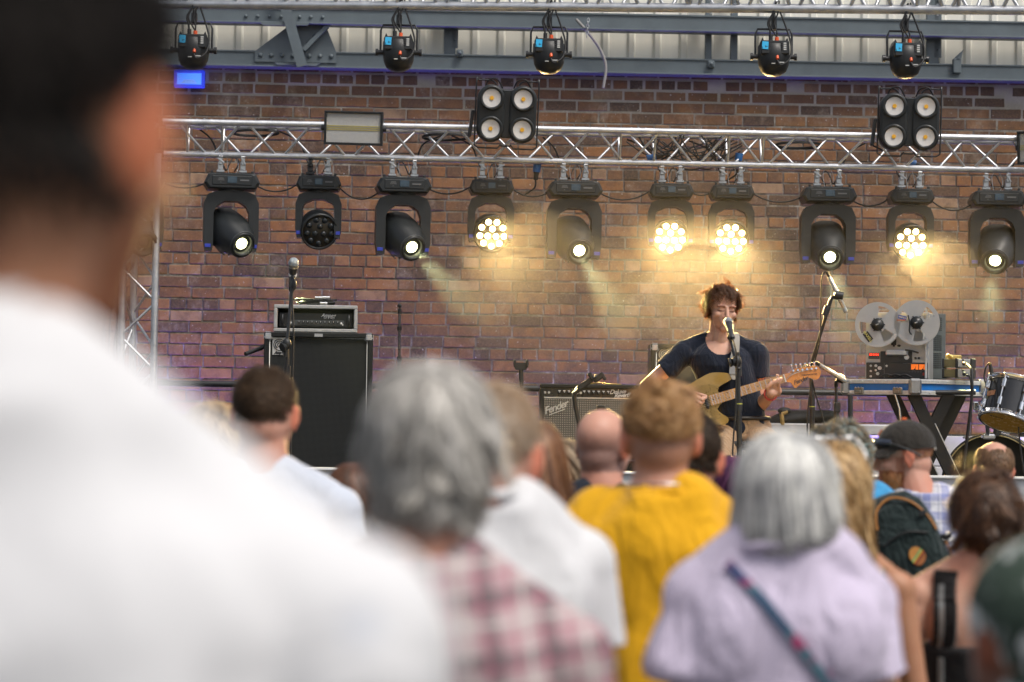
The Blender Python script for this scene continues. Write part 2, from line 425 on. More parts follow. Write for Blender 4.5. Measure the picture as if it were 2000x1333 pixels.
b2 = MB(); b2.box((0, -0.09, (zb2 + zt2) / 2), (2 * XW, 0.02, zt2 - zb2 - 0.004)); b2.box((0, -0.1, zb2), (2 * XW, 0.15, 0.012), ch=0.002); b2.box((0, -0.06, zt2), (2 * XW, 0.1, 0.012)); b2.build("upper_beam", M_BEAM, beam)
for px, w in ((879, 0.085), (1384, 0.045), (1434, 0.05), (1822, 0.09)):
    a = on_wall(px, 60, 0.03)
    q = MB(); q.box((a.x, -0.012, 4.90), (w, 0.05, 1.46), ch=0.002)
    if w > 0.06:
        q.box((a.x + w * 0.42, -0.034, 4.95), (w * 0.55, 0.006, 1.3))
        for i in range(14): q.ell((a.x + w * 0.42, -0.038, 4.36 + i * 0.09), 0.008, nu=8, nv=6)
    q.build("post", M_BEAM, beam)
gp = MB()
def wq(px, py, out): return on_wall(px, py, out)
def wpoly(mb, pix, out, th):
    pts = [wq(x, y, out) for x, y in pix]; lo = [(q.x, -out, q.z) for q in pts]; hi = [(q.x, -out - th, q.z) for q in pts]; n = len(pts)
    mb.add(lo + hi, [tuple(range(n)), tuple(reversed(range(n, 2 * n)))] + [(i, n + i, n + (i + 1) % n, (i + 1) % n) for i in range(n)])
wpoly(gp, [(498, 121), (498, 101), (566, 50), (636, 50), (657, 103), (657, 124)], 0.075, 0.012)
wpoly(gp, [(640, 47), (590, 97), (597, 102), (648, 50)], 0.092, 0.05)
for i, px in enumerate((509, 530, 551, 572, 604, 625, 647)):
    q = wq(px, 108 + i * 0.4, 0.09); gp.ell((q.x, -0.09, q.z), (0.017, 0.014, 0.017), nu=10, nv=8)
for px, py in ((628, 53), (614, 70), (602, 85)):
    q = wq(px, py, 0.09); gp.ell((q.x, -0.09, q.z), (0.014, 0.014, 0.014), nu=10, nv=8)
for i, px in enumerate((480, 503, 526, 549, 585, 607, 630)):
    q = wq(px, 31 + i * 0.4, 0.12); gp.ell((q.x, -0.105, q.z), (0.013, 0.012, 0.013), nu=10, nv=8)
wpoly(gp, [(508, 44), (606, 46), (600, 51), (514, 50)], 0.17, 0.02)
wpoly(gp, [(536, 123), (626, 125), (618, 130), (544, 128)], 0.13, 0.02)
gp.build("gusset_plate", M_BEAM, beam)
dz = MB()
a = wq(545, -30, 0.2); b = wq(590, 130, 0.2); A = Vector((a.x, -0.2, a.z)); B = Vector((b.x, -0.2, b.z))
FM = frame(A, z=B - A, x=(1, 0, 0)); L = (B - A).length
dz.box((0, 0, L / 2), (0.075, 0.006, L), FM); dz.box((-0.034, -0.03, L / 2), (0.006, 0.06, L), FM); dz.build("diagonal_brace", M_BEAM, beam)
for px, py in ((898, 106), (1388, 127)):
    cl_ = MB(); q = wq(px, py, 0.07); cl_.box((q.x, -0.09, q.z), (0.05, 0.05, 0.05), ch=0.006); cl_.ell((q.x, -0.12, q.z), 0.014); cl_.build("beam_clip", M_BEAM, beam)
cl_ = MB(); q = wq(1868, 130, 0.08); cl_.box((q.x, -0.09, q.z), (0.06, 0.05, 0.11), ch=0.006); cl_.add([(q.x - 0.03, -0.1, q.z + 0.05), (q.x + 0.03, -0.1, q.z + 0.05), (q.x + 0.045, -0.1, q.z + 0.12), (q.x + 0.0, -0.12, q.z + 0.05), (q.x + 0.02, -0.12, q.z + 0.05), (q.x + 0.045, -0.12, q.z + 0.12)], [(0, 1, 2), (5, 4, 3), (0, 2, 5, 3), (2, 1, 4, 5)])
cl_.build("beam_clip", M_BEAM, beam)
dr = MB(); q0 = wq(1125, 40, 0.16); pts = [(1125, 38), (1145, 60), (1168, 90), (1181, 118), (1183, 140), (1178, 172)]
dr.path(crom([(wq(x, y, 0.16).x, -0.16, wq(x, y, 0.16).z) for x, y in pts], 5), 0.011, 8)
tag(dr.build("conduit", mat("grey_hose", (0.26, 0.25, 0.24), 0.6)), "grey conduit hose drooping from the upper beam across the cladding", "hose").matrix_world = WM
ch_ = MB()
for i in range(6):
    q = wq(1149 - i * 0.6, 40 + i * 6, 0.2); MM = T(q.x, -0.2, q.z) @ RZ(R(90 * (i % 2)))
    ch_.path([(0.009 * math.cos(t), 0, 0.016 * math.sin(t)) for t in [k * math.pi / 4 for k in range(8)]], 0.003, 6, M=MM, closed=True)
tag(ch_.build("chain", M_STEEL), "short steel chain dangling beside the drooping conduit", "chain").matrix_world = WM

# floodlight high on the wall; the blue wash it reflects is painted in as emission
fl = thing("floodlight", "small floodlight on the brick wall below the beam, blue wash painted in as glow", "floodlight", WM)
c = wq(370, 155, 0.05); M_BLUEH = mat("blue_glow_housing", (0.02, 0.05, 0.5), 0.4, emit=(0.02, 0.05, 0.9), estr=0.35)  # blue light on the housing is put into its colour and emission
k = MB()
for dx, dz_, sx, sz in ((0, 0.052, 0.22, 0.022), (0, -0.052, 0.22, 0.022), (0.1, 0, 0.022, 0.126), (-0.1, 0, 0.022, 0.126)): k.box((c.x + dx, -0.05, c.z + dz_), (sx, 0.06, sz), ch=0.005)
k.build("housing", M_BLUEH, fl)
k = MB(); k.box((c.x, -0.05, c.z), (0.178, 0.04, 0.082)); k.build("glass", mat("blue_glow_glass", (0.1, 0.2, 0.6), 0.15, emit=(0.05, 0.22, 1.0), estr=0.85, var=0), fl)
k = MB(); k.prism([(-0.06, -0.036), (0.06, -0.036), (0.035, -0.005), (-0.035, -0.005)], 0, 0.004, T(c.x, -0.071, c.z) @ RX(R(90))); k.build("reflector", mat("blue_glow_reflector", (0.2, 0.3, 0.6), 0.3, emit=(0.08, 0.2, 0.7), estr=0.6, var=0), fl)
k = MB(); k.box((c.x, -0.01, c.z), (0.05, 0.02, 0.09), ch=0.003); k.build("bracket", M_BLACKM, fl)

# blue-violet uplights on the stage floor against the wall (hidden by the crowd): the wash on the lower wall comes from them
def uplight(px, W=None):
    q = wq(px, 840, 0.42)
    o = thing("uplight", "small black LED uplight on the stage floor washing the wall violet", "uplight", WM @ T(q.x, -0.24, STAGE_Z), "uplights along the foot of the wall")
    k = MB(); k.box((0, 0, 0.05), (0.3, 0.12, 0.1), ch=0.008); k.build("housing", M_BLACK, o)
    k = MB(); k.box((0, 0, 0.101), (0.27, 0.09, 0.008)); k.build("lens", mat("violet_lens", (0.1, 0.05, 0.4), 0.2, emit=(0.22, 0.1, 1.0), estr=6, var=0), o)
    l = bpy.data.lights.new("uplight_beam", 'SPOT'); l.energy = W or UPLIGHT_W; l.color = (0.24, 0.16, 1.0); l.spot_size = R(112); l.spot_blend = 0.9; l.shadow_soft_size = 0.08
    lo = bpy.data.objects.new("uplight_beam", l); COL.objects.link(lo); lo.parent = o; lo.location = (0, 0, 0.12); lo.rotation_euler = (R(180 - 8), 0, 0)
UPLIGHT_W = 62
for px, W_ in ((330, 120), (620, 105), (900, 60), (1180, 50), (1460, 50), (1740, 70), (2020, 80)): uplight(px, W_)

# black handrail along the back of the stage
hr = MB(); a = P(240, 748, 16.6); b = P(2150, 775, 16.95); hr.tube(a, b, 0.022, n=12)
for t in (0.02, 0.26, 0.5, 0.74, 0.98):
    q = a.lerp(b, t); hr.tube((q.x, q.y, STAGE_Z), (q.x, q.y, q.z), 0.018)
hro = hr.build("handrail", M_BLACKM); tag(hro, "black tubular handrail along the back of the stage", "handrail")

# pale panel rail at the front of the stage
pb = thing("barrier", "pale grey crowd barrier board between the audience and the stage", "barrier", T(0, 0, 0))
a = P(-200, 904, 11.0); b = P(2400, 945.6, 11.25)
k = MB(); FM = frame(a, x=b - a, z=(0, 0, 1)); L = (b - a).length
k.box((L / 2, 0, -0.66), (L, 0.02, 1.32)); k.build("board", mat("barrier_board", (0.55, 0.56, 0.58), 0.5, var=0.06), pb, M=FM)
k = MB(); k.box((L / 2, -0.012, -0.002), (L, 0.03, 0.012), ch=0.002); k.build("top_edge", M_WHITE, pb, M=FM)
for t in (0.05, 0.35, 0.65, 0.95):
    q = a.lerp(b, t); k = MB(); k.tube((q.x, q.y + 0.045, 0), (q.x, q.y + 0.045, q.z - 0.02), 0.02); k.build("post", M_ALU, pb)

# ================================================================== trusses
def tri_truss(name, label, A, B, hgt, wid, r, period, back, joints, up=(0, 0, 1), rd=None, phase=0.0):
    """triangular lattice truss: two chords on the far side pair, one chord at the apex.  A-B runs along the front upper chord"""
    A, B = Vector(A), Vector(B); x = (B - A).normalized(); L = (B - A).length
    o = thing(name, label, "truss", frame(A, x=x, z=Vector(up)))
    rd = rd or r * 0.42
    C1, C2, C3 = (0, 0), (wid, 0), back        # (y, z) of the three chords in the local frame
    for (y, z) in (C1, C2, C3):
        k = MB(); k.tube((0, y, z), (L, y, z), r, n=16)
        for j in joints:
            for dj in (-0.045, 0.045): k.tube((j * L + dj - 0.006, y, z), (j * L + dj + 0.006, y, z), r * 1.1, n=16)
            k.tube((j * L, y, z - r * 1.25), (j * L, y, z + r * 1.25), 0.006, n=8)
        k.build("chord", M_ALU, o)
    def zig(c, d, ph):
        k = MB(); xx = ph; up_ = True
        while xx < L - 0.02:
            x2 = min(L - 0.01, xx + period / 2 - 0.02); a, b = (c, d) if up_ else (d, c)
            k.tube((xx + 0.02, a[0], a[1]), (x2, b[0], b[1]), rd, n=8, caps=False); xx += period / 2; up_ = not up_
        for j in joints:
            for dj in (-0.11, 0.11): k.tube((j * L + dj, c[0], c[1]), (j * L + dj, d[0], d[1]), rd, n=8, caps=False)
        k.build("lattice", M_ALU, o)
    zig(C1, C3, 0.02 + phase); zig(C2, C3, 0.02 + phase + period / 2); zig(C1, C2, 0.02 + phase)
    return o
A = P(318, 238, 15.15); B = P(2090, 277, 15.42)
B = A + (B - A) * 1.25
tri_truss("lighting_truss", "silver lattice truss across the wall carrying ten moving head lights", A, B, 0.19, 0.2, 0.0205, 0.44, (0.1, -0.192), (0.036, 0.416, 0.512, 0.86), phase=0.05)
A2 = P(250, -74, 12.95); B2 = P(2100, -30, 12.75)
A2, B2 = A2 + (A2 - B2) * 0.2, B2 + (B2 - A2) * 0.2
tri_truss("lighting_truss", "nearer silver lattice truss at the top edge holding black par cans", A2, B2, 0.25, 0.24, 0.025, 0.27, (0.12, -0.222), (0.586, 0.757), phase=0.1)
# left tower
tw = P(308, 300, 15.15); tz = tw.z
tower = thing("truss_tower", "upright silver lattice tower left of the stage under the truss end", "truss tower", T(tw.x, tw.y, STAGE_Z))
hh = tz - STAGE_Z
lx = -0.206; pts3 = ((0, 0), (lx, 0), (lx + 0.045, 0.17))
for (x, y) in pts3:
    k = MB(); k.tube((x, y, 0.01), (x, y, hh), 0.0225, n=16)
    for z in (hh - 0.2, hh - 0.32, hh - 1.2): k.tube((x, y, z - 0.005), (x, y, z + 0.005), 0.025, n=16)
    k.build("upright", M_ALU, tower)
for c, d, ph in ((0, 1, 0.0), (0, 2, 0.14), (1, 2, 0.07)):
    k = MB(); z = 0.05 + ph; up_ = True
    while z < hh - 0.2:
        a, b = (pts3[c], pts3[d]) if up_ else (pts3[d], pts3[c]); k.tube((a[0], a[1], z), (b[0], b[1], z + 0.2), 0.0085, n=8, caps=False); z += 0.215; up_ = not up_
    k.build("lattice", M_ALU, tower)
k = MB(); k.box((-0.1, 0.05, 0.006), (0.45, 0.4, 0.012)); k.build("base_plate", M_STEEL, tower)
k = MB(); k.box((lx + 0.02, 0.02, hh + 0.11), (0.012, 0.2, 0.2), ch=0.003); k.tube((lx, 0, hh), (-0.02, 0.0, hh + 0.2), 0.0085); k.tube((lx + 0.05, 0.1, hh), (-0.02, 0.1, hh + 0.2), 0.0085)
k.build("corner_plate", M_ALU, tower)
# cables down beside the tower
for i, (p, q_, r_) in enumerate((((236, 470), (178, 690), 0.004), ((238, 480), (200, 700), 0.004), ((240, 470), (212, 740), 0.005), ((243, 480), (232, 760), 0.009), ((236, 600), (228, 770), 0.009))):
    k = MB(); a = P(p[0], p[1], 15.6); b = P(q_[0], q_[1], 15.6); b2_ = Vector((b.x, b.y, STAGE_Z + 0.01))
    k.path(crom([a, a.lerp(b, 0.5) + Vector((-0.03, 0, 0)), b, b2_], 6), r_, 8)
    tag(k.build("cable", M_RUBBER), ["thin black cable hanging farthest from the tower", "second thin black cable hanging left of the tower", "thin black cable between the others left of the tower", "thick black cable hanging close against the tower", "lower thick black cable loop close against the tower"][i], "cable", "cables hanging left of the tower")
# ================================================================== stage lights
M_HEAD = mat("fixture_shell", (0.013, 0.0155, 0.017), 0.40, var=0.18, scale=14, bmp=0.04, bscale=300)
M_SCREEN = mat("dark_display", (0.035, 0.06, 0.085), 0.12, var=0.25, scale=25)
M_PRINT = mat("grey_print", (0.12, 0.125, 0.13), 0.5, var=0)
M_BLUELED = mat("blue_trim", (0.03, 0.05, 0.4), 0.4, var=0)
def mat_emit(name, col, st):
    m, nt, p = _new(name); p.inputs["Base Color"].default_value = (0.6, 0.55, 0.4, 1)
    p.inputs["Emission Color"].default_value = (*col, 1); p.inputs["Emission Strength"].default_value = st; p.inputs["Roughness"].default_value = 0.2; return m
M_LED = mat_emit("warm_led", (1.0, 0.72, 0.28), 9)
M_SPOTL = mat_emit("spot_lens", (1.0, 0.97, 0.55), 7)
M_LEDOFF = mat("dark_lens", (0.02, 0.025, 0.03), 0.12, var=0.1)
M_RIM = mat("wash_face", (0.05, 0.045, 0.035), 0.35, var=0.1)
def spot_light(name, parent, M, W, col, ang, blend=0.4, soft=0.03):
    l = bpy.data.lights.new(name, 'SPOT'); l.energy = W; l.color = col; l.spot_size = R(ang); l.spot_blend = blend; l.shadow_soft_size = soft
    o = bpy.data.objects.new(name, l); COL.objects.link(o); o.parent = parent; o.matrix_local = M; return o
def fix_base(o, W, Hh, D, z0):
    """hexagonal base housing with clamps, display and print; top at z0, front towards -Y"""
    def hexa(w, h): return [(-w / 2, -h * 0.12), (-w * 0.43, -h / 2), (w * 0.43, -h / 2), (w / 2, -h * 0.12), (w * 0.43, h * 0.42), (w * 0.36, h / 2), (-w * 0.36, h / 2), (-w * 0.43, h * 0.42)]
    k = MB(); zc = z0 - Hh / 2
    hx = [(x, z) for x, z in hexa(W, Hh)]
    rings = []
    for y, s in ((-D / 2, 0.90), (-D / 2 + 0.012, 1.0), (D / 2 - 0.012, 1.0), (D / 2, 0.9)): rings.append([(x * s, y, zc + z * (s if s == 1 else 0.82)) for x, z in hx])
    k.loft(rings, smooth=False); k.box((0, -D / 2 + 0.002, zc + Hh * 0.02), (W * 0.72, 0.012, Hh * 0.62), ch=0.004)
    for x in (-0.36, 0.36): k.box((x * W, -D / 2 + 0.02, z0 + 0.004), (0.016, 0.016, 0.022), ch=0.002)
    k.tube((0, 0, zc - Hh / 2 - 0.012), (0, 0, zc - Hh / 2 + 0.004), W * 0.24, n=24)
    b = k.build("base_housing", M_HEAD, o, bevel=0.004)
    k = MB(); k.box((0, -D / 2 - 0.005, zc + Hh * 0.05), (W * 0.17, 0.006, Hh * 0.42), ch=0.002); k.build("display", M_SCREEN, b)
    k = MB()
    for i in range(3): k.box((-W * 0.2, -D / 2 - 0.0055, zc + Hh * (0.02 + 0.07 * i)), (W * 0.12 - 0.006 * i, 0.002, 0.0035))
    k.add([(-W * 0.22, -D / 2 - 0.006, zc - Hh * 0.13), (-W * 0.19, -D / 2 - 0.006, zc - Hh * 0.13), (-W * 0.205, -D / 2 - 0.006, zc - Hh * 0.07)], [(0, 1, 2)])
    k.box((W * 0.22, -D / 2 - 0.0055, zc + Hh * 0.04), (W * 0.16, 0.002, 0.009)); k.build("print", M_PRINT, b)
    for sx in (-1, 1):
        k = MB(); x = sx * W * 0.2; zt = z0 + 0.115
        k.box((x, 0, z0 + 0.02), (0.05, 0.05, 0.016), ch=0.003); k.tube((x, 0, z0 - 0.002), (x, 0, z0 + 0.04), 0.012); k.box((x, 0, z0 + 0.055), (0.034, 0.03, 0.05), ch=0.003)
        pts = [(x, 0.0 + 0.029 * math.cos(a), zt - 0.02 + 0.029 * math.sin(a)) for a in [R(-60 - 30 * i) for i in range(9)]]
        k.path(pts, 0.0075, 8)
        k.box((x, -0.03, zt - 0.03), (0.024, 0.012, 0.05), ch=0.003); k.tube((x - 0.012, -0.036, zt - 0.005), (x + 0.012, -0.036, zt - 0.005), 0.007)
        M = T(x, -0.04, zt - 0.03) @ RY(R(random.choice((-50, -30, 35, 60)))); k.box((0, 0, 0), (0.055, 0.006, 0.011), M, ch=0.002)
        k.build("clamp", M_STEEL if not (sx < 0 and random.random() < 0.4) else M_BLACKM, o)
    k = MB(); k.path(crom([(W * 0.05, 0.02, z0 - 0.005), (W * 0.13, 0.06, z0 + 0.06), (W * 0.04, 0.05, z0 + 0.14), (-W * 0.08, 0.02, z0 + 0.10), (-W * 0.04, 0.02, z0 - 0.005)], 6), 0.0022, 6); k.build("safety_wire", M_STEEL, o)
    return b
def yoke(o, W, Lg, D, z0, arm):
    """arched yoke: outline in xz extruded in y; z0 = its top"""
    w = W / 2; k = MB()
    out = [(-w * 0.55, z0), (w * 0.55, z0), (w * 0.86, z0 - 0.02), (w, z0 - 0.075), (w * 1.0, z0 - Lg * 0.8), (w * 0.93, z0 - Lg), (w - arm * 0.9, z0 - Lg), (w - arm, z0 - Lg * 0.9), (w - arm, z0 - Lg * 0.36), (w - arm * 1.3, z0 - Lg * 0.25), (w * 0.38, z0 - Lg * 0.2), (w * 0.25, z0 - Lg * 0.165),
           (-w * 0.25, z0 - Lg * 0.165), (-w * 0.38, z0 - Lg * 0.2), (-(w - arm * 1.3), z0 - Lg * 0.25), (-(w - arm), z0 - Lg * 0.36), (-(w - arm), z0 - Lg * 0.9), (-(w - arm * 0.9), z0 - Lg), (-w * 0.93, z0 - Lg), (-w, z0 - Lg * 0.8), (-w, z0 - 0.075), (-w * 0.86, z0 - 0.02)]
    k.prism([(x, -z) for x, z in out], -D / 2, D / 2, RX(R(-90)))
    y = k.build("yoke", M_HEAD, o, bevel=0.009, seg=3)
    for sx in (-1, 1): k = MB(); k.box((sx * (w - arm * 0.45), -D / 2 - 0.001, z0 - Lg + 0.03), (arm * 0.6, 0.004, 0.022), ch=0.0015); k.build("corner_marker", M_BLUELED, y)
    return y
def se_ring(w, h, z, n=28, e=2.6, dy=0.0):
    r = []
    for i in range(n):
        a = 2 * math.pi * i / n; c, s = math.cos(a), math.sin(a)
        r.append((w * math.copysign(abs(c) ** (2 / e), c), h * math.copysign(abs(s) ** (2 / e), s) + dy, z))
    return r
def make_spot(label):
    o = thing("moving_head", label, "stage light", None, "moving head lights under the truss")
    fix_base(o, 0.35, 0.098, 0.24, -0.105)
    y = yoke(o, 0.345, 0.375, 0.13, -0.215, 0.062)
    # head local: axis +Z is the beam, origin at the tilt axle
    k = MB(); W = 0.116
    k.loft([se_ring(W * 0.62, 0.07, -0.172), se_ring(W * 0.86, 0.10, -0.165), se_ring(W, 0.118, -0.13), se_ring(W * 1.02, 0.125, -0.02), se_ring(W * 1.0, 0.12, 0.05), se_ring(W * 0.92, 0.105, 0.11, e=2.3), se_ring(0.082, 0.088, 0.165, e=2.0), se_ring(0.078, 0.08, 0.19, e=2.0), se_ring(0.066, 0.066, 0.19, e=2.0), se_ring(0.058, 0.058, 0.155, e=2.0)])
    h = k.build("lamp_head", M_HEAD, o)
    k = MB()
    k.path(crom([(-0.066, 0.1, -0.1), (-0.05, 0.123, 0.0), (-0.075, 0.1, 0.12)], 5), 0.004, 6); k.path(crom([(0.066, 0.1, -0.1), (0.05, 0.123, 0.0), (0.075, 0.1, 0.12)], 5), 0.004, 6)
    k.path([(0.083 * math.cos(a), 0.086 * math.sin(a) , 0.175) for a in [2 * math.pi * i / 32 for i in range(32)]], 0.005, 8, closed=True)
    for x in (-0.05, 0.05): k.tube((x, 0.085, 0.13), (x, 0.099, 0.125), 0.006)
    k.box((0, 0.118, -0.075), (0.06, 0.008, 0.02), ch=0.002); k.build("seam", mat("fixture_seam", (0.045, 0.05, 0.053), 0.4), h)
    k = MB(); k.lathe([(0.058, 0.152), (0.054, 0.15), (0.036, 0.158), (0.018, 0.164), (1e-6, 0.166)], n=28, mi=0); k.build("lens_glass", mat("lens_coating", (0.05, 0.06, 0.03), 0.08, var=0.1), h)
    k = MB(); k.lathe([(0.036, 0.158), (0.036, 0.164), (0.024, 0.170), (1e-6, 0.173)], n=24); k.build("lit_lens", M_SPOTL, h)
    return o
def make_wash(label, lit=True):
    o = thing("wash_light", label, "stage light", None, "moving head lights under the truss")
    fix_base(o, 0.285, 0.092, 0.21, -0.105)
    yoke(o, 0.29, 0.29, 0.11, -0.205, 0.045)
    k = MB()
    k.loft([se_ring(0.07, 0.07, -0.11, e=2), se_ring(0.098, 0.098, -0.095, e=2), se_ring(0.116, 0.118, -0.03, e=2), se_ring(0.12, 0.122, 0.04, e=2), se_ring(0.117, 0.119, 0.062, e=2), se_ring(0.108, 0.108, 0.062, e=2), se_ring(0.106, 0.106, 0.05, e=2), se_ring(0.02, 0.02, 0.048, e=2)])
    h = k.build("lamp_head", M_HEAD, o)
    k = MB()
    pos = [(0.079 * math.cos(a), 0.079 * math.sin(a)) for a in [2 * math.pi * (i + 0.25) / 9 for i in range(9)]] + [(0.031 * math.cos(a), 0.031 * math.sin(a)) for a in [2 * math.pi * i / 3 + 0.5 for i in range(3)]]
    for x, y in pos: k.lathe([(0.0195, 0.045), (0.0195, 0.053), (0.016, 0.060), (0.009, 0.064), (1e-6, 0.065)], T(x, y, 0), 14)
    k.build("lit_lens" if lit else "lens", M_LED if lit else M_LEDOFF, h)
    k = MB(); k.lathe([(0.107, 0.046), (0.107, 0.05), (1e-6, 0.05)], n=32); k.build("face_plate", M_RIM, h); return o
def head_of(o): return [c for c in o.children if c.name.startswith("lamp_head")][0]
TRD = lambda px: 15.15 + (px - 318) / 1772 * 0.27 + 0.10
def hang(o, px, py_chord, axle, pan, tilt):
    """hang a fixture by its clamps on the lower chord; tilt 0 = beam straight down, 90 = level towards the audience"""
    d = TRD(px); q = P(px, py_chord, d)
    o.matrix_world = T(q.x, q.y, q.z - 0.02) @ RZ(R(pan * 0.25))
    h = head_of(o); h.matrix_local = T(0, 0, axle) @ RZ(R(pan * 0.75)) @ RX(R(180 - tilt)) @ RZ(R(180))
    return o
chord_y = lambda px: 300 + (px - 310) * 0.0228
SPOTS = [(453, 36, 63, "spot moving head aimed right, leftmost of the lit row, beside the truss tower"), (788, 28, 63, "lit spot moving head hanging just left of the first glowing round wash light"),
         (1122, 14, 63, "lit spot moving head between two glowing round wash lights near mid truss"), (1617, 0, 60, "lit spot moving head aimed straight down above the tilted microphone"), (1947, -14, 60, "lit spot moving head at the right end of the truss above the drums"),
         (268, 30, 60, "spot moving head half hidden behind the head of the man in front")]
proto_spot = make_spot(SPOTS[0][3]); SPOT_OBJ = []
for i, (px, pan, tilt, lab) in enumerate(SPOTS):
    o = proto_spot if i == 0 else dup(proto_spot, Matrix.Identity(4), lab)
    hang(o, px, chord_y(px), -0.475, pan, tilt); SPOT_OBJ.append(o)
lz = [c for c in head_of(SPOT_OBJ[5]).children if c.name.startswith("lit_lens")][0]; lz.name = "lens"      # the half hidden one is switched off
lz.material_slots[0].link = 'OBJECT'; lz.material_slots[0].material = M_LEDOFF
WASH = [(624, 14, 66, "unlit round wash light hanging on the truss below the strobe panel", False), (960, 12, 76, "glowing round wash light hanging below the left four lamp blinder", True), (1311, -4, 75, "left one of the glowing pair of round wash lights above the singer", True),
        (1429, -4, 75, "right one of the glowing pair of round wash lights above the singer", True), (1778, 0, 74, "glowing round wash light hanging above the tape machine, below the right blinder", True)]
protos = {False: make_wash("x", False), True: make_wash("x", True)}; used = set(); WASH_OBJ = []
for px, pan, tilt, lab, lit in WASH:
    o = protos[lit] if lit not in used else dup(protos[lit], Matrix.Identity(4)); used.add(lit); o["label"] = lab
    hang(o, px, chord_y(px), -0.435, pan, tilt); WASH_OBJ.append((o, lit))
# the lamps' own light: beams leave each lens along the head's axis
bpy.context.view_layer.update()
SPOT_W, WASH_W = 700, 1050
for o in SPOT_OBJ[:5]: spot_light("lamp_beam", head_of(o), T(0, 0, 0.21) @ RX(R(180)), SPOT_W, (0.95, 1.0, 0.5), 21, 1.0, 0.03)
for o, lit in WASH_OBJ:
    if lit: spot_light("lamp_beam", head_of(o), T(0, 0, 0.09) @ RX(R(180)), WASH_W, (1.0, 0.66, 0.24), 74, 1.0, 0.08)

# power/data cables looping between fixtures and along the truss
cab = random.Random(11); fx = sorted([s[0] for s in SPOTS] + [w[0] for w in WASH])
for a, b in zip(fx[:-1], fx[1:]):
    k = MB(); pa = P(a + 22, chord_y(a) + 38, TRD(a) + 0.05); pb_ = P(b - 22, chord_y(b) + 36, TRD(b) + 0.05); k.path(sag(pa, pb_, 0.05 + cab.random() * 0.1, 12), 0.005, 6)
    tag(k.build("data_cable", M_RUBBER), "black data cable sagging between two neighbouring moving heads", "cable", "cables sagging between the moving heads")
for i, a in enumerate(fx):
    k = MB(); d = TRD(a); s = cab.choice((-1, 1)); p0 = P(a + s * 12, chord_y(a) + 30, d + 0.04)
    k.path(crom([p0, P(a + s * 25, chord_y(a) + 5, d + 0.12), P(a + s * 40, chord_y(a) - 30, d + 0.12), P(a + s * (60 + cab.random() * 30), chord_y(a) - 50, d + 0.1)], 6), 0.0055, 6)
    k.path(crom([P(a - s * 5, chord_y(a) + 32, d + 0.02), P(a - s * 14, chord_y(a) + 14, d + 0.1), P(a - s * 2, chord_y(a) + 6, d + 0.12), P(a + s * 10, chord_y(a) + 30, d + 0.03)], 6), 0.0045, 6)
    tag(k.build("power_cable", M_RUBBER), "black power tail running from a moving head up into the truss", "cable", "power tails of the moving heads")
k = MB()
for j in range(26):
    c = cab.uniform(1262, 1420); w = cab.uniform(20, 70); d = TRD(c) + cab.uniform(-0.03, 0.1); y0 = chord_y(c) - cab.uniform(12, 46)
    k.path(crom([P(c - w, y0 - cab.uniform(5, 20), d), P(c - w * 0.4, y0 + cab.uniform(0, 22), d), P(c + w * 0.4, y0 + cab.uniform(0, 20), d), P(c + w, y0 - cab.uniform(5, 25), d)], 6), 0.0045, 6)
tag(k.build("cable_bundle", M_RUBBER), "tangled bundle of black cables lying inside the truss above the singer", "cables")
k = MB()
for j in range(4):
    k.path(crom([P(a_, chord_y(a_) - 58 + cab.uniform(-4, 6), TRD(a_) + 0.12) for a_ in range(520 + 60 * j, 2000, 150)], 6), 0.004, 6)
for c in (500, 870, 1560):
    for j in range(3): k.path([P(c + 45 * math.cos(t) , chord_y(c) - 46 + j * 1.5 + 6 * math.sin(t), TRD(c) + 0.1 + 0.06 * math.sin(t)) for t in [2 * math.pi * i / 16 for i in range(16)]], 0.004, 6, closed=True)
tag(k.build("cable_loom", M_RUBBER), "black cable loom with coils tied along the top of the truss", "cables")
M_BLUEP = mat("blue_plastic", (0.02, 0.13, 0.38), 0.4, var=0.1)
for (x0, y0, x1, y1, lab) in ((1050, 318, 1046, 352, "blue power connector hanging below the truss right of the first wash light"), (1264, 311, 1295, 304, "blue power connector lying in the truss among the tangled cables"), (1444, 300, 1440, 326, "blue power connector tilted inside the truss above the right glowing wash"), (1777, 318, 1797, 324, "blue round cable cap on the truss below the right blinder")):
    o = thing("power_connector", lab, "connector", None, "blue power connectors on the truss"); d = TRD(x0) + 0.03; a, b = P(x0, y0, d), P(x1, y1, d); m = a.lerp(b, 0.55)
    k = MB(); k.tube(a, m, 0.026, 0.024, n=14); k.build("plug", M_BLUEP, o); k = MB(); k.tube(m, b, 0.018, 0.014, n=12); e = b + (b - a).normalized() * 0.05; k.path(crom([b, e, e + Vector((-0.06, 0.02, -0.04))], 5), 0.006, 6); k.build("gland", M_RUBBER, o)

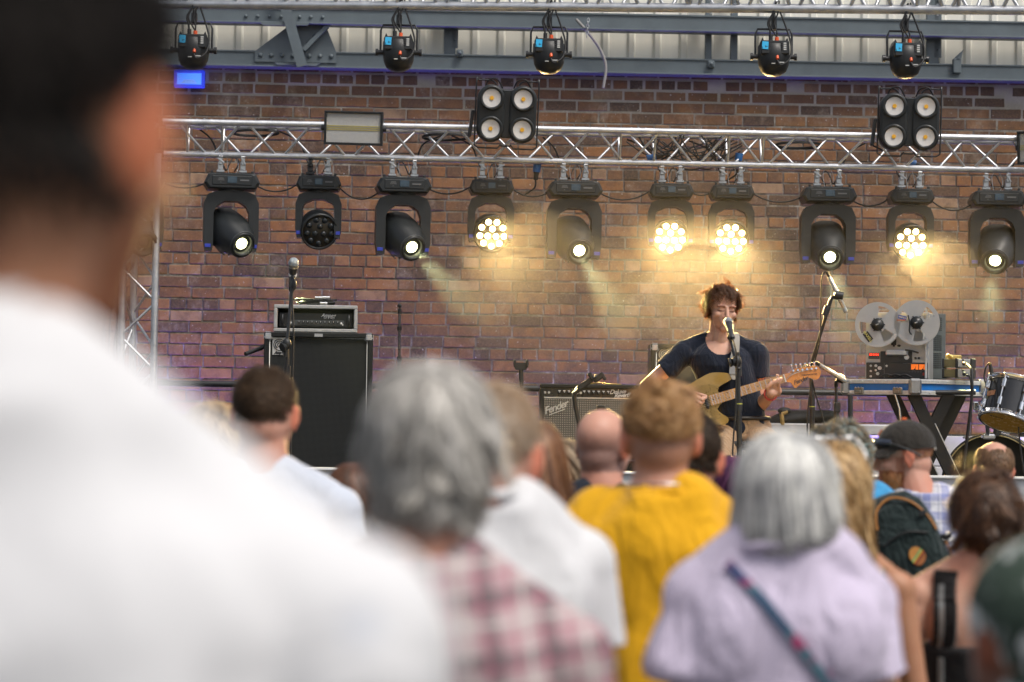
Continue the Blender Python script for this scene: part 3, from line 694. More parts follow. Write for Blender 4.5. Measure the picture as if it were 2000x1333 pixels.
# ---- par cans on the near truss, seen from behind
M_TAPE = mat("blue_tape", (0.03, 0.42, 0.75), 0.6, var=0.08); M_ORANGE = mat("orange_plug", (0.75, 0.10, 0.02), 0.45, var=0.05); M_LABEL = mat("silver_label", (0.5, 0.5, 0.48), 0.5, var=0.1)
def make_par(label):
    """origin = clamp on the chord; fixture seen from its back (-Y), tilted forward"""
    o = thing("par_can", label, "par can", None, "par cans on the near truss")
    k = MB(); k.box((0, 0, -0.03), (0.03, 0.05, 0.06), ch=0.004); k.path([(0, 0.032 * math.cos(a), 0.032 * math.sin(a)) for a in [R(-70 + 40 * i) for i in range(9)]], 0.008, 8); k.tube((0, 0, -0.06), (0, 0, -0.03), 0.01); k.build("clamp", M_BLACKM, o)
    w, top, bot = 0.098, -0.055, -0.217
    pts = [(-w, 0, bot), (-w, 0, top - 0.03), (-w + 0.012, 0, top), (w - 0.012, 0, top), (w, 0, top - 0.03), (w, 0, bot)]
    k = MB(); k.path(pts, 0.006, 8)
    for sx in (-1, 1): k.tube((sx * (w - 0.02), 0, bot + 0.012), (sx * (w + 0.012), 0, bot + 0.012), 0.013); k.tube((sx * (w + 0.012), 0, bot + 0.012), (sx * (w + 0.026), 0, bot + 0.012), 0.019, n=10)
    k.build("yoke", M_BLACKM, o)
    c = (0, 0, bot + 0.012)
    k = MB(); A = T(*c)
    k.lathe([(1e-6, -0.105), (0.04, -0.1), (0.066, -0.082), (0.08, -0.05), (0.086, 0.0), (0.085, 0.055), (0.078, 0.06), (1e-6, 0.058)], A, 32)
    k.box((0, -0.045, 0.035), (0.15, 0.07, 0.075), A, ch=0.006)
    for sx in (-1, 1): k.add([(sx * 0.078, -0.06, 0.06), (sx * 0.05, -0.06, 0.06), (sx * 0.066, -0.06, 0.092), (sx * 0.078, 0.05, 0.06), (sx * 0.05, 0.05, 0.06), (sx * 0.066, 0.05, 0.092)], [(0, 1, 2), (3, 5, 4), (0, 2, 5, 3), (1, 4, 5, 2), (0, 3, 4, 1)], False, 0, A)
    b = k.build("can_body", M_BLACK, o)
    k = MB(); k.box((-0.056, -0.0825, 0.04), (0.034, 0.002, 0.042), A @ RY(R(4)), ch=0.0005); k.build("tape_label", M_TAPE, b)
    k = MB(); [k.box((-0.058 + 0.007 * i, -0.084, 0.046 - 0.008 * (i % 2)), (0.0025, 0.001, 0.012), A @ RY(R(14 * (i - 1)))) for i in range(3)]; k.box((-0.047, -0.084, 0.037), (0.012, 0.001, 0.0025), A); k.build("handwriting", M_BLACK, b)
    k = MB(); [k.box((0.052, -0.082, 0.056 - 0.011 * i), (0.015, 0.002, 0.007), A) for i in range(4)]; k.build("button_labels", M_LABEL, b)
    k = MB(); [k.box((-0.025 + 0.006 * i, -0.081, 0.04), (0.0025, 0.002, 0.045), A) for i in range(8)]; [k.ell((0.036, -0.081, 0.057 - 0.011 * i), 0.004, A, 8, 6) for i in range(4)]; k.build("vent_grille", M_BLACKM, b)
    k = MB(); k.tube((0.012, -0.05, 0.07), (0.012, -0.05, 0.095), 0.011); k.build("orange_plug", M_ORANGE, b, M=A); k = MB(); k.tube((0.012, -0.074, -0.008), (0.012, -0.085, -0.03), 0.009, 0.008); k.build("orange_plug", M_ORANGE, b, M=A)
    k = MB()
    k.path(crom([(-0.02, -0.05, -0.11), (-0.026, -0.05, -0.07), (-0.035, -0.045, -0.03), (-0.01, -0.04, 0.02), (0.01, -0.03, 0.09)], 6), 0.0055, 6); k.tube((-0.02, -0.05, -0.145), (-0.02, -0.05, -0.10), 0.011)
    k.path(crom([(0.012, -0.05, -0.11), (0.012, -0.05, -0.08), (0.0, -0.045, -0.03), (0.02, -0.035, 0.03), (0.03, 0, 0.1)], 6), 0.0045, 6)
    k.path(crom([(0.012, -0.088, -0.245), (0.03, -0.1, -0.27), (0.075, -0.085, -0.235), (0.088, -0.06, -0.16), (0.07, -0.045, -0.08), (0.035, -0.035, 0.02), (0.01, 0, 0.09)], 6), 0.005, 6)
    k.path(crom([(-0.005, -0.045, 0.02), (-0.028, -0.05, -0.03), (-0.012, -0.05, -0.07), (0.012, -0.05, -0.11)], 6), 0.0045, 6)
    k.build("cable_tail", M_RUBBER, b)
    k = MB(); k.box((0.03, -0.092, -0.255), (0.035, 0.004, 0.005)); k.box((-0.01, -0.09, -0.26), (0.02, 0.003, 0.004)); k.build("plug_label", M_LABEL, b)
    return o
PARS = [(380, 26, "leftmost par can on the near truss, just right of the near man's head", 2), (780, 30, "par can on the near truss hanging above the strobe panel", 0), (1073, 34, "par can on the near truss hanging just right of the left blinder", -1), (1511, 38, "par can on the near truss with a dark red screw connector over bare brick", 0), (1768, 42, "par can on the near truss above the right four lamp blinder", 3)]
PARS[3] = (1511, 38, "par can on the near truss above the gap between the two blinders", 0)
pp = make_par(PARS[0][2])
for i, (px, py, lab, yaw) in enumerate(PARS):
    q = P(px, py, 12.98 - (px - 250) / 1850 * 0.2 + 0.1); M = T(*q) @ RZ(R(yaw)) @ RX(R(-4))
    if i == 0: pp.matrix_world = M
    else: dup(pp, M, lab)
# ---- four lamp blinders
M_REFL = mat("blinder_reflector", (0.62, 0.6, 0.58), 0.3, var=0.05); M_COB = mat("yellow_cob", (0.8, 0.42, 0.03), 0.4, var=0.05)
def make_blinder(label):
    o = thing("blinder", label, "blinder light", None, "four lamp blinders on the truss")
    k = MB(); k.box((0, 0.05, 0), (0.06, 0.10, 0.30), ch=0.006); k.box((0, 0.09, 0), (0.34, 0.05, 0.24), ch=0.01)
    f = k.build("back_frame", M_HEAD, o)
    for sx in (-1, 1):
        k = MB(); pts = []
        for i in range(25): a = math.pi * i / 24; pts.append((0.088 * math.cos(a), 0.092 + 0.088 * math.sin(a)))
        for i in range(25): a = math.pi + math.pi * i / 24; pts.append((0.088 * math.cos(a), -0.092 + 0.088 * math.sin(a)))
        r1 = [(x * 0.93 , -0.005, z * 0.965) for x, z in pts]; r2 = [(x, 0.02, z) for x, z in pts]; r3 = [(x, 0.10, z) for x, z in pts]; r0 = [(x * 0.8, -0.008, z * 0.9) for x, z in pts]
        k.loft([r0, r1, r2, r3][::-1], smooth=True); M = T(sx * 0.098, 0, 0)
        p = k.build("lamp_pod", M_HEAD, o, M=M)
        for sz in (-1, 1):
            k = MB(); A = T(0, 0, sz * 0.095) @ RX(R(90))
            k.lathe([(0.078, 0.0), (0.078, 0.02), (0.07, 0.026), (0.058, 0.022), (0.056, 0.012)], A, 28); l = k.build("lamp_ring", M_HEAD, p)
            k = MB(); k.lathe([(0.057, 0.018), (0.04, 0.015), (0.02, 0.0115), (0.013, 0.011), (1e-6, 0.011)], A, 28); k.build("reflector", M_REFL, l)
            k = MB(); k.tube((0.0, 0.0, 0.0105), (0.0, 0.0, 0.0165), 0.013, n=16, M=A); k.build("led_chip", M_COB, l)
    k = MB()
    for sx in (-1, 1): k.path(crom([(sx * 0.195, 0.03, -0.2), (sx * 0.195, 0.03, 0.19), (sx * 0.18, 0.03, 0.205), (sx * 0.1, 0.03, 0.205), (sx * 0.07, 0.03, 0.18)], 4), 0.005, 6); k.path([(sx * 0.195, 0.03, -0.2), (sx * 0.17, 0.03, -0.215), (sx * 0.05, 0.03, -0.215), (sx * 0.03, 0.03, -0.19)], 0.005, 6)
    k.path([(-0.03, 0.03, -0.2), (0.03, 0.03, -0.2)], 0.005, 6); k.build("wire_guard", M_BLACKM, o)
    k = MB(); k.box((-0.21, 0.08, -0.09), (0.02, 0.08, 0.17), T(0, 0, 0) @ RY(R(6)), ch=0.004); k.build("bracket", M_BLACKM, o)
    for s in (-0.09, 0.09):
        k = MB(); k.path(crom([(s - 0.05, 0.05, 0.16), (s - 0.03, 0.03, 0.205), (s + 0.02, 0.02, 0.215), (s + 0.06, 0.05, 0.16)], 5), 0.005, 6); k.build("cable_loop", M_RUBBER, o)
    return o
bl = make_blinder("four lamp blinder on the truss above the first glowing wash light"); bl.matrix_world = T(*P(990, 223, 15.05)) @ RZ(R(3)) @ RY(R(1.2)) @ RX(R(6))
dup(bl, T(*P(1777, 238, 15.15)) @ RZ(R(-4)) @ RY(R(0.6)) @ RX(R(4)), "four lamp blinder on the truss near its right end above the tape machine")
# ---- strobe panels
M_STROBE = mat("strobe_face", (0.42, 0.42, 0.41), 0.35, var=0.05, scale=60, bmp=0.2, bscale=300)
def make_strobe(label):
    o = thing("strobe_panel", label, "strobe light", None, "flat LED panels on the truss")
    W, Hh = 0.365, 0.196
    k = MB()
    for (x, z, sx, sz) in ((0, Hh / 2, W, 0.014), (0, -Hh / 2, W, 0.014), (-W / 2 + 0.007, 0, 0.014, Hh - 0.014), (W / 2 - 0.007, 0, 0.014, Hh - 0.014)): k.box((x, 0, z), (sx, 0.09, sz), ch=0.002)
    k.box((0, 0.04, 0), (W - 0.03, 0.02, Hh - 0.02)); k.build("housing", M_HEAD, o)
    k = MB(); k.box((0, -0.022, 0), (W - 0.03, 0.02, Hh - 0.016)); k.build("face", M_STROBE, o)
    k = MB(); [k.box((0, -0.033, 0.012 - 0.012 * i), (W - 0.032, 0.004, 0.0045)) for i in range(3)]; k.build("led_strip", mat("yellow_led", (0.42, 0.36, 0.10), 0.5), o)
    for sx in (-1, 1):
        k = MB(); k.tube((sx * W / 2, 0, 0), (sx * (W / 2 + 0.02), 0, 0), 0.018, n=12); k.box((sx * (W / 2 + 0.012), 0.03, 0.0), (0.006, 0.06, 0.03)); k.build("bracket", M_BLACKM, o)
    return o
sp_ = make_strobe("flat grey LED strobe panel with three yellow strips on the truss above the unlit wash"); sp_.matrix_world = T(*P(691, 251, 15.08)) @ RY(R(0.8)) @ RX(R(5))
dup(sp_, T(*P(2045, 287, 15.3)) @ RZ(R(-32)) @ RX(R(5)), "flat LED strobe panel at the far right end of the truss, cut by the frame")
# ================================================================== backline on the stage
def FR(px, py, d, yaw=0.0):
    """upright frame at a pixel: x to the right, -y towards the audience"""
    return T(*P(px, py, d)) @ RZ(R(yaw))
def up_frame(px, py_ref, d, z=STAGE_Z, yaw=0.0):
    q = P(px, py_ref, d); return T(q.x, q.y, z) @ RZ(R(yaw))
M_TOLEX = mat("black_tolex", (0.011, 0.012, 0.0125), 0.5, spec=0.25, var=0.25, scale=200, bmp=0.25, bscale=500)
def mat_grille(name, c1, c2, sc):
    m, nt, p = _new(name); tc = N(nt, "ShaderNodeTexCoord"); sep = N(nt, "ShaderNodeSeparateXYZ"); nt.links.new(tc.outputs["Object"], sep.inputs[0]); fs = []
    for i in (0, 2):
        a = N(nt, "ShaderNodeMath", operation='MULTIPLY'); a.inputs[1].default_value = sc; nt.links.new(sep.outputs[i], a.inputs[0])
        b = N(nt, "ShaderNodeMath", operation='SINE'); nt.links.new(a.outputs[0], b.inputs[0]); fs.append(b.outputs[0])
    mx = N(nt, "ShaderNodeMath", operation='MINIMUM'); nt.links.new(fs[0], mx.inputs[0]); nt.links.new(fs[1], mx.inputs[1])
    nt.links.new(ramp(nt, mx.outputs[0], [(0.0, c2), (0.45, c1)]), p.inputs["Base Color"]); p.inputs["Roughness"].default_value = 0.8; bump(nt, p, mx.outputs[0], 0.4, 0.003); return m
M_GRILLE_D = mat_grille("dark_grille_cloth", (0.006, 0.0085, 0.0085), (0.003, 0.0045, 0.0045), 900)
M_GRILLE_S = mat_grille("silver_grille_cloth", (0.42, 0.39, 0.32), (0.07, 0.065, 0.055), 480)
def swirl(o, M, s, m_plate, m_ink):
    """square plate with a spiral letter a"""
    k = MB(); k.box((0, 0, 0), (s, s * 1.25, 0.003), M, ch=0.001); pl_ = k.build("logo_plate", m_plate, o)
    k = MB()
    ring = lambda r: [(r * math.cos(a), r * math.sin(a) + s * 0.1, 0.003) for a in [2 * math.pi * i / 28 for i in range(28)]]
    for r0 in (0.40, 0.13): k.path(ring(s * r0), s * 0.035, 6, M=M, closed=True)
    k.path([(s * 0.27 * math.cos(a), s * 0.27 * math.sin(a) + s * 0.1, 0.003) for a in [R(-60 + 300 * i / 24) for i in range(25)]], s * 0.045, 6, M=M)
    k.path([(s * 0.14, s * 0.24, 0.003), (s * 0.14, -s * 0.04, 0.003), (s * 0.2, -s * 0.13, 0.003), (s * 0.33, -s * 0.13, 0.003)], s * 0.045, 6, M=M); k.build("logo_mark", m_ink, pl_)
    text("Ampeg", s * 0.24, M @ T(0, -s * 0.47, 0.003), m_ink, pl_, "logo_lettering", 0.3, 0.0005, 0.002)
def cabinet(o, W, Hh, D, corners=True):
    """speaker box standing on the origin; front at y=-D/2"""
    k = MB(); t = 0.03
    for (x, y, z, a, b, c) in ((0, 0, Hh - t / 2, W, D, t), (0, 0, t / 2, W, D, t), (-W / 2 + t / 2, 0, Hh / 2, t, D, Hh - 2 * t), (W / 2 - t / 2, 0, Hh / 2, t, D, Hh - 2 * t)): k.box((x, y, z), (a, b, c), ch=0.005)
    k.box((0, D / 2 - 0.02, Hh / 2), (W - 2 * t, 0.03, Hh - 2 * t)); k.build("cabinet", M_TOLEX, o)
    k = MB(); k.box((0, -D / 2 + 0.03, Hh / 2), (W - 2 * t, 0.02, Hh - 2 * t)); k.build("grille", M_GRILLE_D, o)
    k = MB(); q = 0.0035; x = W / 2 - t - q; y = -D / 2 + 0.013
    k.path([(-x, y, t + q), (x, y, t + q), (x, y, Hh - t - q), (-x, y, Hh - t - q)], q, 8, closed=True); k.build("piping", M_PIPING, o)
    if corners:
        for sx in (-1, 1):
            for z in (Hh - 0.025, 0.025):
                k = MB(); k.box((sx * (W / 2 - 0.024), -D / 2 + 0.024, z), (0.054, 0.054, 0.054), ch=0.012); k.build("corner_guard", M_STEEL, o)
DB = 14.6; q = P(619, 650, DB); BH = q.z - STAGE_Z
bass = thing("bass_cabinet", "tall black bass speaker cabinet with white piping at the left of the stage", "speaker cabinet", T(q.x, q.y + 0.2, STAGE_Z) @ RZ(R(3)))
cabinet(bass, 0.655, BH, 0.4)
swirl(bass, T(-0.235, -0.182, BH - 0.085) @ RX(R(90)), 0.085, mat("logo_silver", (0.45, 0.45, 0.44), 0.4), M_BLACK)
k = MB(); k.box((0, -0.203, BH - 0.016), (0.05, 0.004, 0.018)); k.build("badge", M_STEEL, bass)
k = MB(); k.path([(-0.33, -0.05, BH - 0.08), (-0.36, -0.05, BH - 0.10)], 0.014, 10); k.tube((-0.36, -0.08, BH - 0.1), (-0.44, -0.16, BH - 0.135), 0.013); k.build("side_handle", M_BLACKM, bass)
# bass head in a rack case
rk = thing("amp_rack", "grey edged rack case with a black bass amplifier on the tall cabinet", "amplifier", T(q.x - 0.02, q.y + 0.2, STAGE_Z + BH + 0.002) @ RZ(R(3)))
W, Hh, D = 0.505, 0.165, 0.38; k = MB()
for (x, z, a, c) in ((0, Hh - 0.011, W, 0.022), (0, 0.011, W, 0.022), (-W / 2 + 0.011, Hh / 2, 0.022, Hh - 0.044), (W / 2 - 0.011, Hh / 2, 0.022, Hh - 0.044)): k.box((x, -D / 2 + 0.02, z), (a, 0.04, c), ch=0.004)
k.build("edge_frame", mat("case_edge", (0.42, 0.42, 0.41), 0.4, metal=0.5), rk)
k = MB()
for (x, z, a, c) in ((0, Hh - 0.006, W - 0.01, 0.01), (0, 0.006, W - 0.01, 0.01), (-W / 2 + 0.008, Hh / 2, 0.01, Hh - 0.024), (W / 2 - 0.008, Hh / 2, 0.01, Hh - 0.024)): k.box((x, 0.02, z), (a, D - 0.04, c))
k.box((0, D / 2 - 0.01, Hh / 2), (W - 0.02, 0.01, Hh - 0.02)); k.build("case", M_TOLEX, rk)
k = MB(); k.box((0, 0.0, 0.075), (W - 0.06, 0.30, 0.088), ch=0.004); am = k.build("amplifier", M_BLACK, rk)
k = MB(); k.box((0.0, -0.152, 0.058), (0.345, 0.008, 0.034), ch=0.003); pnl = k.build("control_panel", mat("slate_panel", (0.06, 0.065, 0.065), 0.4), am)
k = MB(); [k.tube((-0.1 + 0.026 * i, -0.156, 0.06), (-0.1 + 0.026 * i, -0.172, 0.06), 0.0095, n=12) for i in range(10)]; k.build("knob", M_BLACK, pnl)
k = MB(); [k.box((-0.1 + 0.026 * i, -0.1735, 0.065), (0.002, 0.002, 0.008)) for i in range(10)]; [k.tube((x, -0.156, 0.058), (x, -0.162, 0.058), 0.006, n=10) for x in (-0.15, 0.155)]; k.ell((0.163, -0.158, 0.047), 0.004); k.build("pointer", M_WHITE, pnl)
for sx in (-1, 1):
    k = MB(); k.path([(sx * 0.2, -0.15, 0.045), (sx * 0.2, -0.185, 0.05), (sx * 0.2, -0.185, 0.1), (sx * 0.2, -0.15, 0.105)], 0.007, 8); k.build("handle", M_BLACKM, am)
text("Ampeg", 0.03, T(0.075, -0.1525, 0.104) @ RX(R(90)), M_WHITE, am, "lettering", 0.35, 0.0005, 0.0004)
text("SVT-7 PRO", 0.014, T(0.08, -0.1525, 0.088) @ RX(R(90)), M_WHITE, am, "lettering", 0, 0.0005)
k = MB(); rr = random.Random(5)
cq = Vector((q.x - 0.015, q.y + 0.1, STAGE_Z + BH + 0.167))
for j in range(9):
    w = rr.uniform(0.07, 0.125); hh_ = rr.uniform(0.05, 0.08); zz = 0.006 + j * 0.0042
    k.path([(w * math.cos(a) + rr.uniform(-0.006, 0.006), hh_ * math.sin(a), zz + 0.004 * math.sin(2 * a + j)) for a in [2 * math.pi * i / 24 for i in range(24)]], 0.0045, 6, closed=True)
cc = thing("coiled_cable", "coil of black cable with silver plugs lying on the amplifier rack", "cable", T(*cq)); k.build("coil", M_RUBBER, cc)
for x, zz, yw in ((0.02, 0.045, 10), (0.065, 0.047, -12), (0.05, 0.012, 5)):
    k = MB(); k.tube((x - 0.022, -0.075, zz), (x + 0.022, -0.07, zz), 0.009, n=10); k.build("plug", M_STEEL, cc)

# guitar combo
DG = 14.2; a = P(1056, 750, DG); gz = a.z
cmb = thing("guitar_combo", "guitar combo amplifier with silver grille cloth and black control panel", "amplifier", T(a.x + 0.31, a.y + 0.1, STAGE_Z) @ RZ(R(0.5)))
W, D = 0.63, 0.25; CH2 = 0.44; base = gz - CH2 - STAGE_Z
k = MB()
for (x, y, z, sx, sy, sz) in ((0, 0, gz - STAGE_Z - 0.012, W, D, 0.024), (0, 0, base + 0.012, W, D, 0.024), (-W / 2 + 0.012, 0, base + CH2 / 2, 0.024, D, CH2 - 0.048), (W / 2 - 0.012, 0, base + CH2 / 2, 0.024, D, CH2 - 0.048)): k.box((x, y, z), (sx, sy, sz), ch=0.005)
k.box((0, D / 2 - 0.02, base + CH2 / 2), (W - 0.05, 0.02, CH2 - 0.05)); k.build("cabinet", M_TOLEX, cmb)
zp = gz - STAGE_Z - 0.05
k = MB(); k.box((0, -D / 2 + 0.03, zp), (W - 0.05, 0.02, 0.05)); pnl = k.build("control_panel", mat("black_panel", (0.012, 0.012, 0.013), 0.3, var=0.1), cmb)
k = MB(); k.box((0, -D / 2 + 0.022, zp - 0.03), (W - 0.05, 0.012, 0.008)); k.build("chrome_trim", M_STEEL, cmb)
k = MB(); k.box((0, -D / 2 + 0.025, base + 0.19), (W - 0.05, 0.02, CH2 - 0.112)); k.build("grille", M_GRILLE_S, cmb)
for i, x in enumerate((-0.20, -0.172, -0.145, -0.055, -0.028, 0.0, 0.03, 0.058, 0.086)):
    k = MB(); k.lathe([(0.012, 0), (0.011, 0.006), (0.0085, 0.007), (0.008, 0.018), (1e-6, 0.0185)], T(x, -D / 2 + 0.02, zp) @ RX(R(90)), 14); kb = k.build("knob", M_BLACK, pnl)
    k = MB(); k.box((x, -D / 2 + 0.0105, zp + 0.011), (0.014, 0.003, 0.005)); k.box((x, -D / 2 + 0.001, zp + 0.004), (0.002, 0.002, 0.009)); k.build("pointer", M_WHITE, kb)
k = MB(); [k.tube((x, -D / 2 + 0.02, zp), (x, -D / 2 + 0.013, zp), 0.0075, n=10) for x in (-0.285, -0.262, -0.095, -0.075)]; k.box((-0.125, -D / 2 + 0.019, zp), (0.002, 0.002, 0.05)); k.ell((0.215, -D / 2 + 0.018, zp), 0.006); k.build("jack_socket", M_STEEL, pnl)
text("Deluxe", 0.036, T(0.14, -D / 2 + 0.0185, zp + 0.009) @ RX(R(90)) @ RZ(R(4)), M_WHITE, pnl, "lettering", 0.45, 0.0005, 0.0006, 0.9)
text("Reverb", 0.034, T(0.165, -D / 2 + 0.0185, zp - 0.012) @ RX(R(90)) @ RZ(R(4)), M_WHITE, pnl, "lettering", 0.45, 0.0005, 0.0006, 0.9)
lgo = MB(); lgo.box((0, 0, 0), (0.10, 0.004, 0.006)); 
t_ = text("Fender", 0.058, T(-0.222, -D / 2 + 0.013, zp - 0.088) @ RX(R(90)) @ RZ(R(21)), M_STEEL, cmb, "logo_lettering", 0.4, 0.002, 0.0012, 0.88)
lgo.build("logo_underline", M_STEEL, t_, M=T(0.0, -0.028, 0) @ RX(R(-90)))
k = MB(); k.box((0, 0, base / 2 - 0.002), (W - 0.08, D - 0.02, base - 0.006), ch=0.006); tag(k.build("amp_riser", M_TOLEX), "black box under the silver fronted guitar combo", "riser").matrix_world = cmb.matrix_world.copy()
k = MB(); k.path(crom([(-0.02, 0.0, 0.004), (0.03, -0.02, 0.012), (0.1, 0.01, 0.006), (0.17, 0, 0.004)], 6), 0.004, 6, M=cmb.matrix_world @ T(0, 0, gz - STAGE_Z)); tag(k.build("lead", M_GOLDW), "thin lead lying along the top of the guitar combo", "cable")
# second bass cabinet behind the singer
q2 = P(1345, 672, 14.9); h2 = q2.z - STAGE_Z
cab2 = thing("small_cabinet", "smaller black bass cabinet behind the singer's right arm", "speaker cabinet", T(q2.x, q2.y + 0.2, STAGE_Z)); cabinet(cab2, 0.46, h2, 0.36)
swirl(cab2, T(-0.145, -0.162, h2 - 0.075) @ RX(R(90)), 0.085, mat("logo_brown", (0.05, 0.045, 0.035), 0.5), mat("logo_cream", (0.55, 0.5, 0.38), 0.5))
k = MB(); k.box((0, -0.152, h2 - 0.27), (0.395, 0.01, 0.012)); k.box((-0.01, -0.152, h2 - 0.30), (0.38, 0.012, 0.03)); k.build("cross_bar", M_PIPING, cab2)
k = MB(); k.box((0.03, -0.02, h2 + 0.012), (0.06, 0.04, 0.02), ch=0.003); tag(k.build("pedal", mat("green_box", (0.1, 0.35, 0.2), 0.5)), "tiny green box on top of the small bass cabinet", "box").matrix_world = cab2.matrix_world.copy()

# ---------------- stands and microphones
def tripod(o, z=0.0, r=0.3, h=0.12):
    for i in range(3):
        a = R(90 + 120 * i); k = MB(); k.tube((0, 0, h), (r * math.cos(a), r * math.sin(a), 0.012), 0.008); k.ell((r * math.cos(a), r * math.sin(a), 0.014), 0.014, nu=8, nv=6); k.build("leg", M_BLACKM, o)
M_MICG = mat("mic_grille", (0.38, 0.42, 0.44), 0.35, metal=0.6, var=0.3, scale=600, bmp=0.5, bscale=900)
M_MICB = mat("mic_body", (0.035, 0.036, 0.04), 0.35)
def dyn_mic(label, pos, axis):
    """hand-held vocal microphone: pos = centre of the ball, axis points from ball to tail"""
    m = thing("microphone", label, "microphone", frame(pos, z=-Vector(axis)))
    k = MB(); k.ell((0, 0, 0), (0.0265, 0.0265, 0.028)); k.tube((0, 0, -0.008), (0, 0, 0.0), 0.0275, n=20); k.build("grille_ball", M_MICG, m)
    k = MB(); k.lathe([(0.0205, -0.022), (0.0245, -0.024), (0.024, -0.035), (0.019, -0.06), (0.0165, -0.12), (0.015, -0.165), (0.011, -0.17)], n=20); k.build("body", M_MICB, m)
    k = MB(); k.lathe([(0.0255, -0.017), (0.026, -0.02), (0.0255, -0.025)], n=20); k.build("collar", M_STEEL, m); return m
# singer's stand
sb = P(1446, 1049, 12.55)
ms = thing("microphone_stand", "black microphone stand with short boom in front of the singer", "mic stand", T(sb.x, sb.y, STAGE_Z)); tripod(ms)
def SL(o, px, py, d): return o.matrix_world.inverted() @ P(px, py, d)
pole_top = SL(ms, 1440.5, 688, 12.55); k = MB(); mid = SL(ms, 1443, 785, 12.55)
k.tube((0, 0, 0.08), mid, 0.0145); k.tube(mid, pole_top, 0.0105); k.tube(mid - Vector((0, 0, 0.05)), mid + Vector((0, 0, 0.012)), 0.018); k.tube(SL(ms, 1442.5, 735, 12.55), SL(ms, 1441, 700, 12.55), 0.0165); k.build("pole", M_BLACKM, ms)
k = MB(); k.tube(mid + Vector((0, 0, -0.014)), mid + Vector((0, 0, -0.008)), 0.0185); k.build("yellow_ring", mat("yellow_tape", (0.4, 0.42, 0.08), 0.5), ms)
k = MB(); c = SL(ms, 1439, 706, 12.53); k.ell(c, (0.026, 0.02, 0.03)); k.tube(SL(ms, 1427, 708, 12.5), c, 0.022, 0.014); k.tube(SL(ms, 1428, 708, 12.5), SL(ms, 1424, 709, 12.5), 0.024, n=12); k.build("boom_clutch", M_BLACK, ms)
k = MB(); k.tube(SL(ms, 1443, 722, 12.53), SL(ms, 1424, 650, 12.62), 0.009); k.tube(SL(ms, 1437, 700, 12.54), SL(ms, 1432.5, 683, 12.56), 0.0125); k.build("boom", mat("polished_black", (0.05, 0.05, 0.05), 0.12, metal=0.7), ms)
k = MB(); k.tube(SL(ms, 1429, 668, 12.6), SL(ms, 1424, 648, 12.63), 0.0125); k.ell(SL(ms, 1426, 659, 12.61), 0.016); k.build("mic_clip", M_BLACK, ms)
mp_ = P(1422, 630, 12.72); tail = P(1430, 660, 12.58)
dyn_mic("silver ball vocal microphone right in front of the singer's mouth", mp_, tail - mp_)
k = MB(); k.path(crom([P(1430, 660, 12.58), P(1436, 680, 12.5), P(1440, 710, 12.5), P(1438, 740, 12.5), P(1437, 800, 12.5), P(1433, 850, 12.5), P(1430, 900, 12.5)], 6), 0.0045, 6)
tag(k.build("microphone_cable", M_RUBBER), "black cable running down from the singer's microphone beside the stand", "cable")
# left vocal stand
sb = P(561, 1052, 12.4)
ms2 = thing("microphone_stand", "black boom microphone stand in front of the tall bass cabinet", "mic stand", T(sb.x, sb.y, STAGE_Z)); tripod(ms2)
k = MB(); t1 = SL(ms2, 560.5, 668, 12.4); k.tube((0, 0, 0.08), SL(ms2, 561, 720, 12.4), 0.0145); k.tube(SL(ms2, 561, 725, 12.4), t1, 0.0105); k.tube(SL(ms2, 561, 735, 12.4), SL(ms2, 561, 715, 12.4), 0.0175); k.build("pole", M_BLACKM, ms2)
k = MB(); k.ell(SL(ms2, 560, 672, 12.38), (0.024, 0.02, 0.03)); k.tube(SL(ms2, 551, 680, 12.36), SL(ms2, 560, 676, 12.38), 0.024, 0.015); k.tube(SL(ms2, 558, 697, 12.38), SL(ms2, 560, 665, 12.38), 0.014); k.build("boom_clutch", M_BLACK, ms2)
k = MB(); k.tube(SL(ms2, 559, 690, 12.38), SL(ms2, 572, 541, 12.45), 0.0085); k.tube(SL(ms2, 571, 560, 12.44), SL(ms2, 572, 536, 12.45), 0.013); k.ell(SL(ms2, 574, 556, 12.43), (0.015, 0.012, 0.03)); k.build("boom", M_BLACKM, ms2)
m0 = P(573.5, 513.5, 12.42); t0 = P(571.5, 540, 12.46); dyn_mic("silver ball vocal microphone on the boom over the bass amplifier", m0, t0 - m0)
k = MB(); k.tube(P(572, 535, 12.455), P(571.7, 539, 12.46), 0.021, n=16); tag(k.build("mic_ring", M_WHITE), "white ring clip round the tail of the left vocal microphone", "clip")
k = MB(); k.path(crom([P(572, 540, 12.43), P(577, 556, 12.4), P(571, 575, 12.4), P(573, 640, 12.37), P(572, 720, 12.37), P(569, 800, 12.37), P(568, 905, 12.37)], 6), 0.0045, 6); tag(k.build("microphone_cable", M_RUBBER), "black cable hanging down the left microphone stand over the cabinet", "cable")
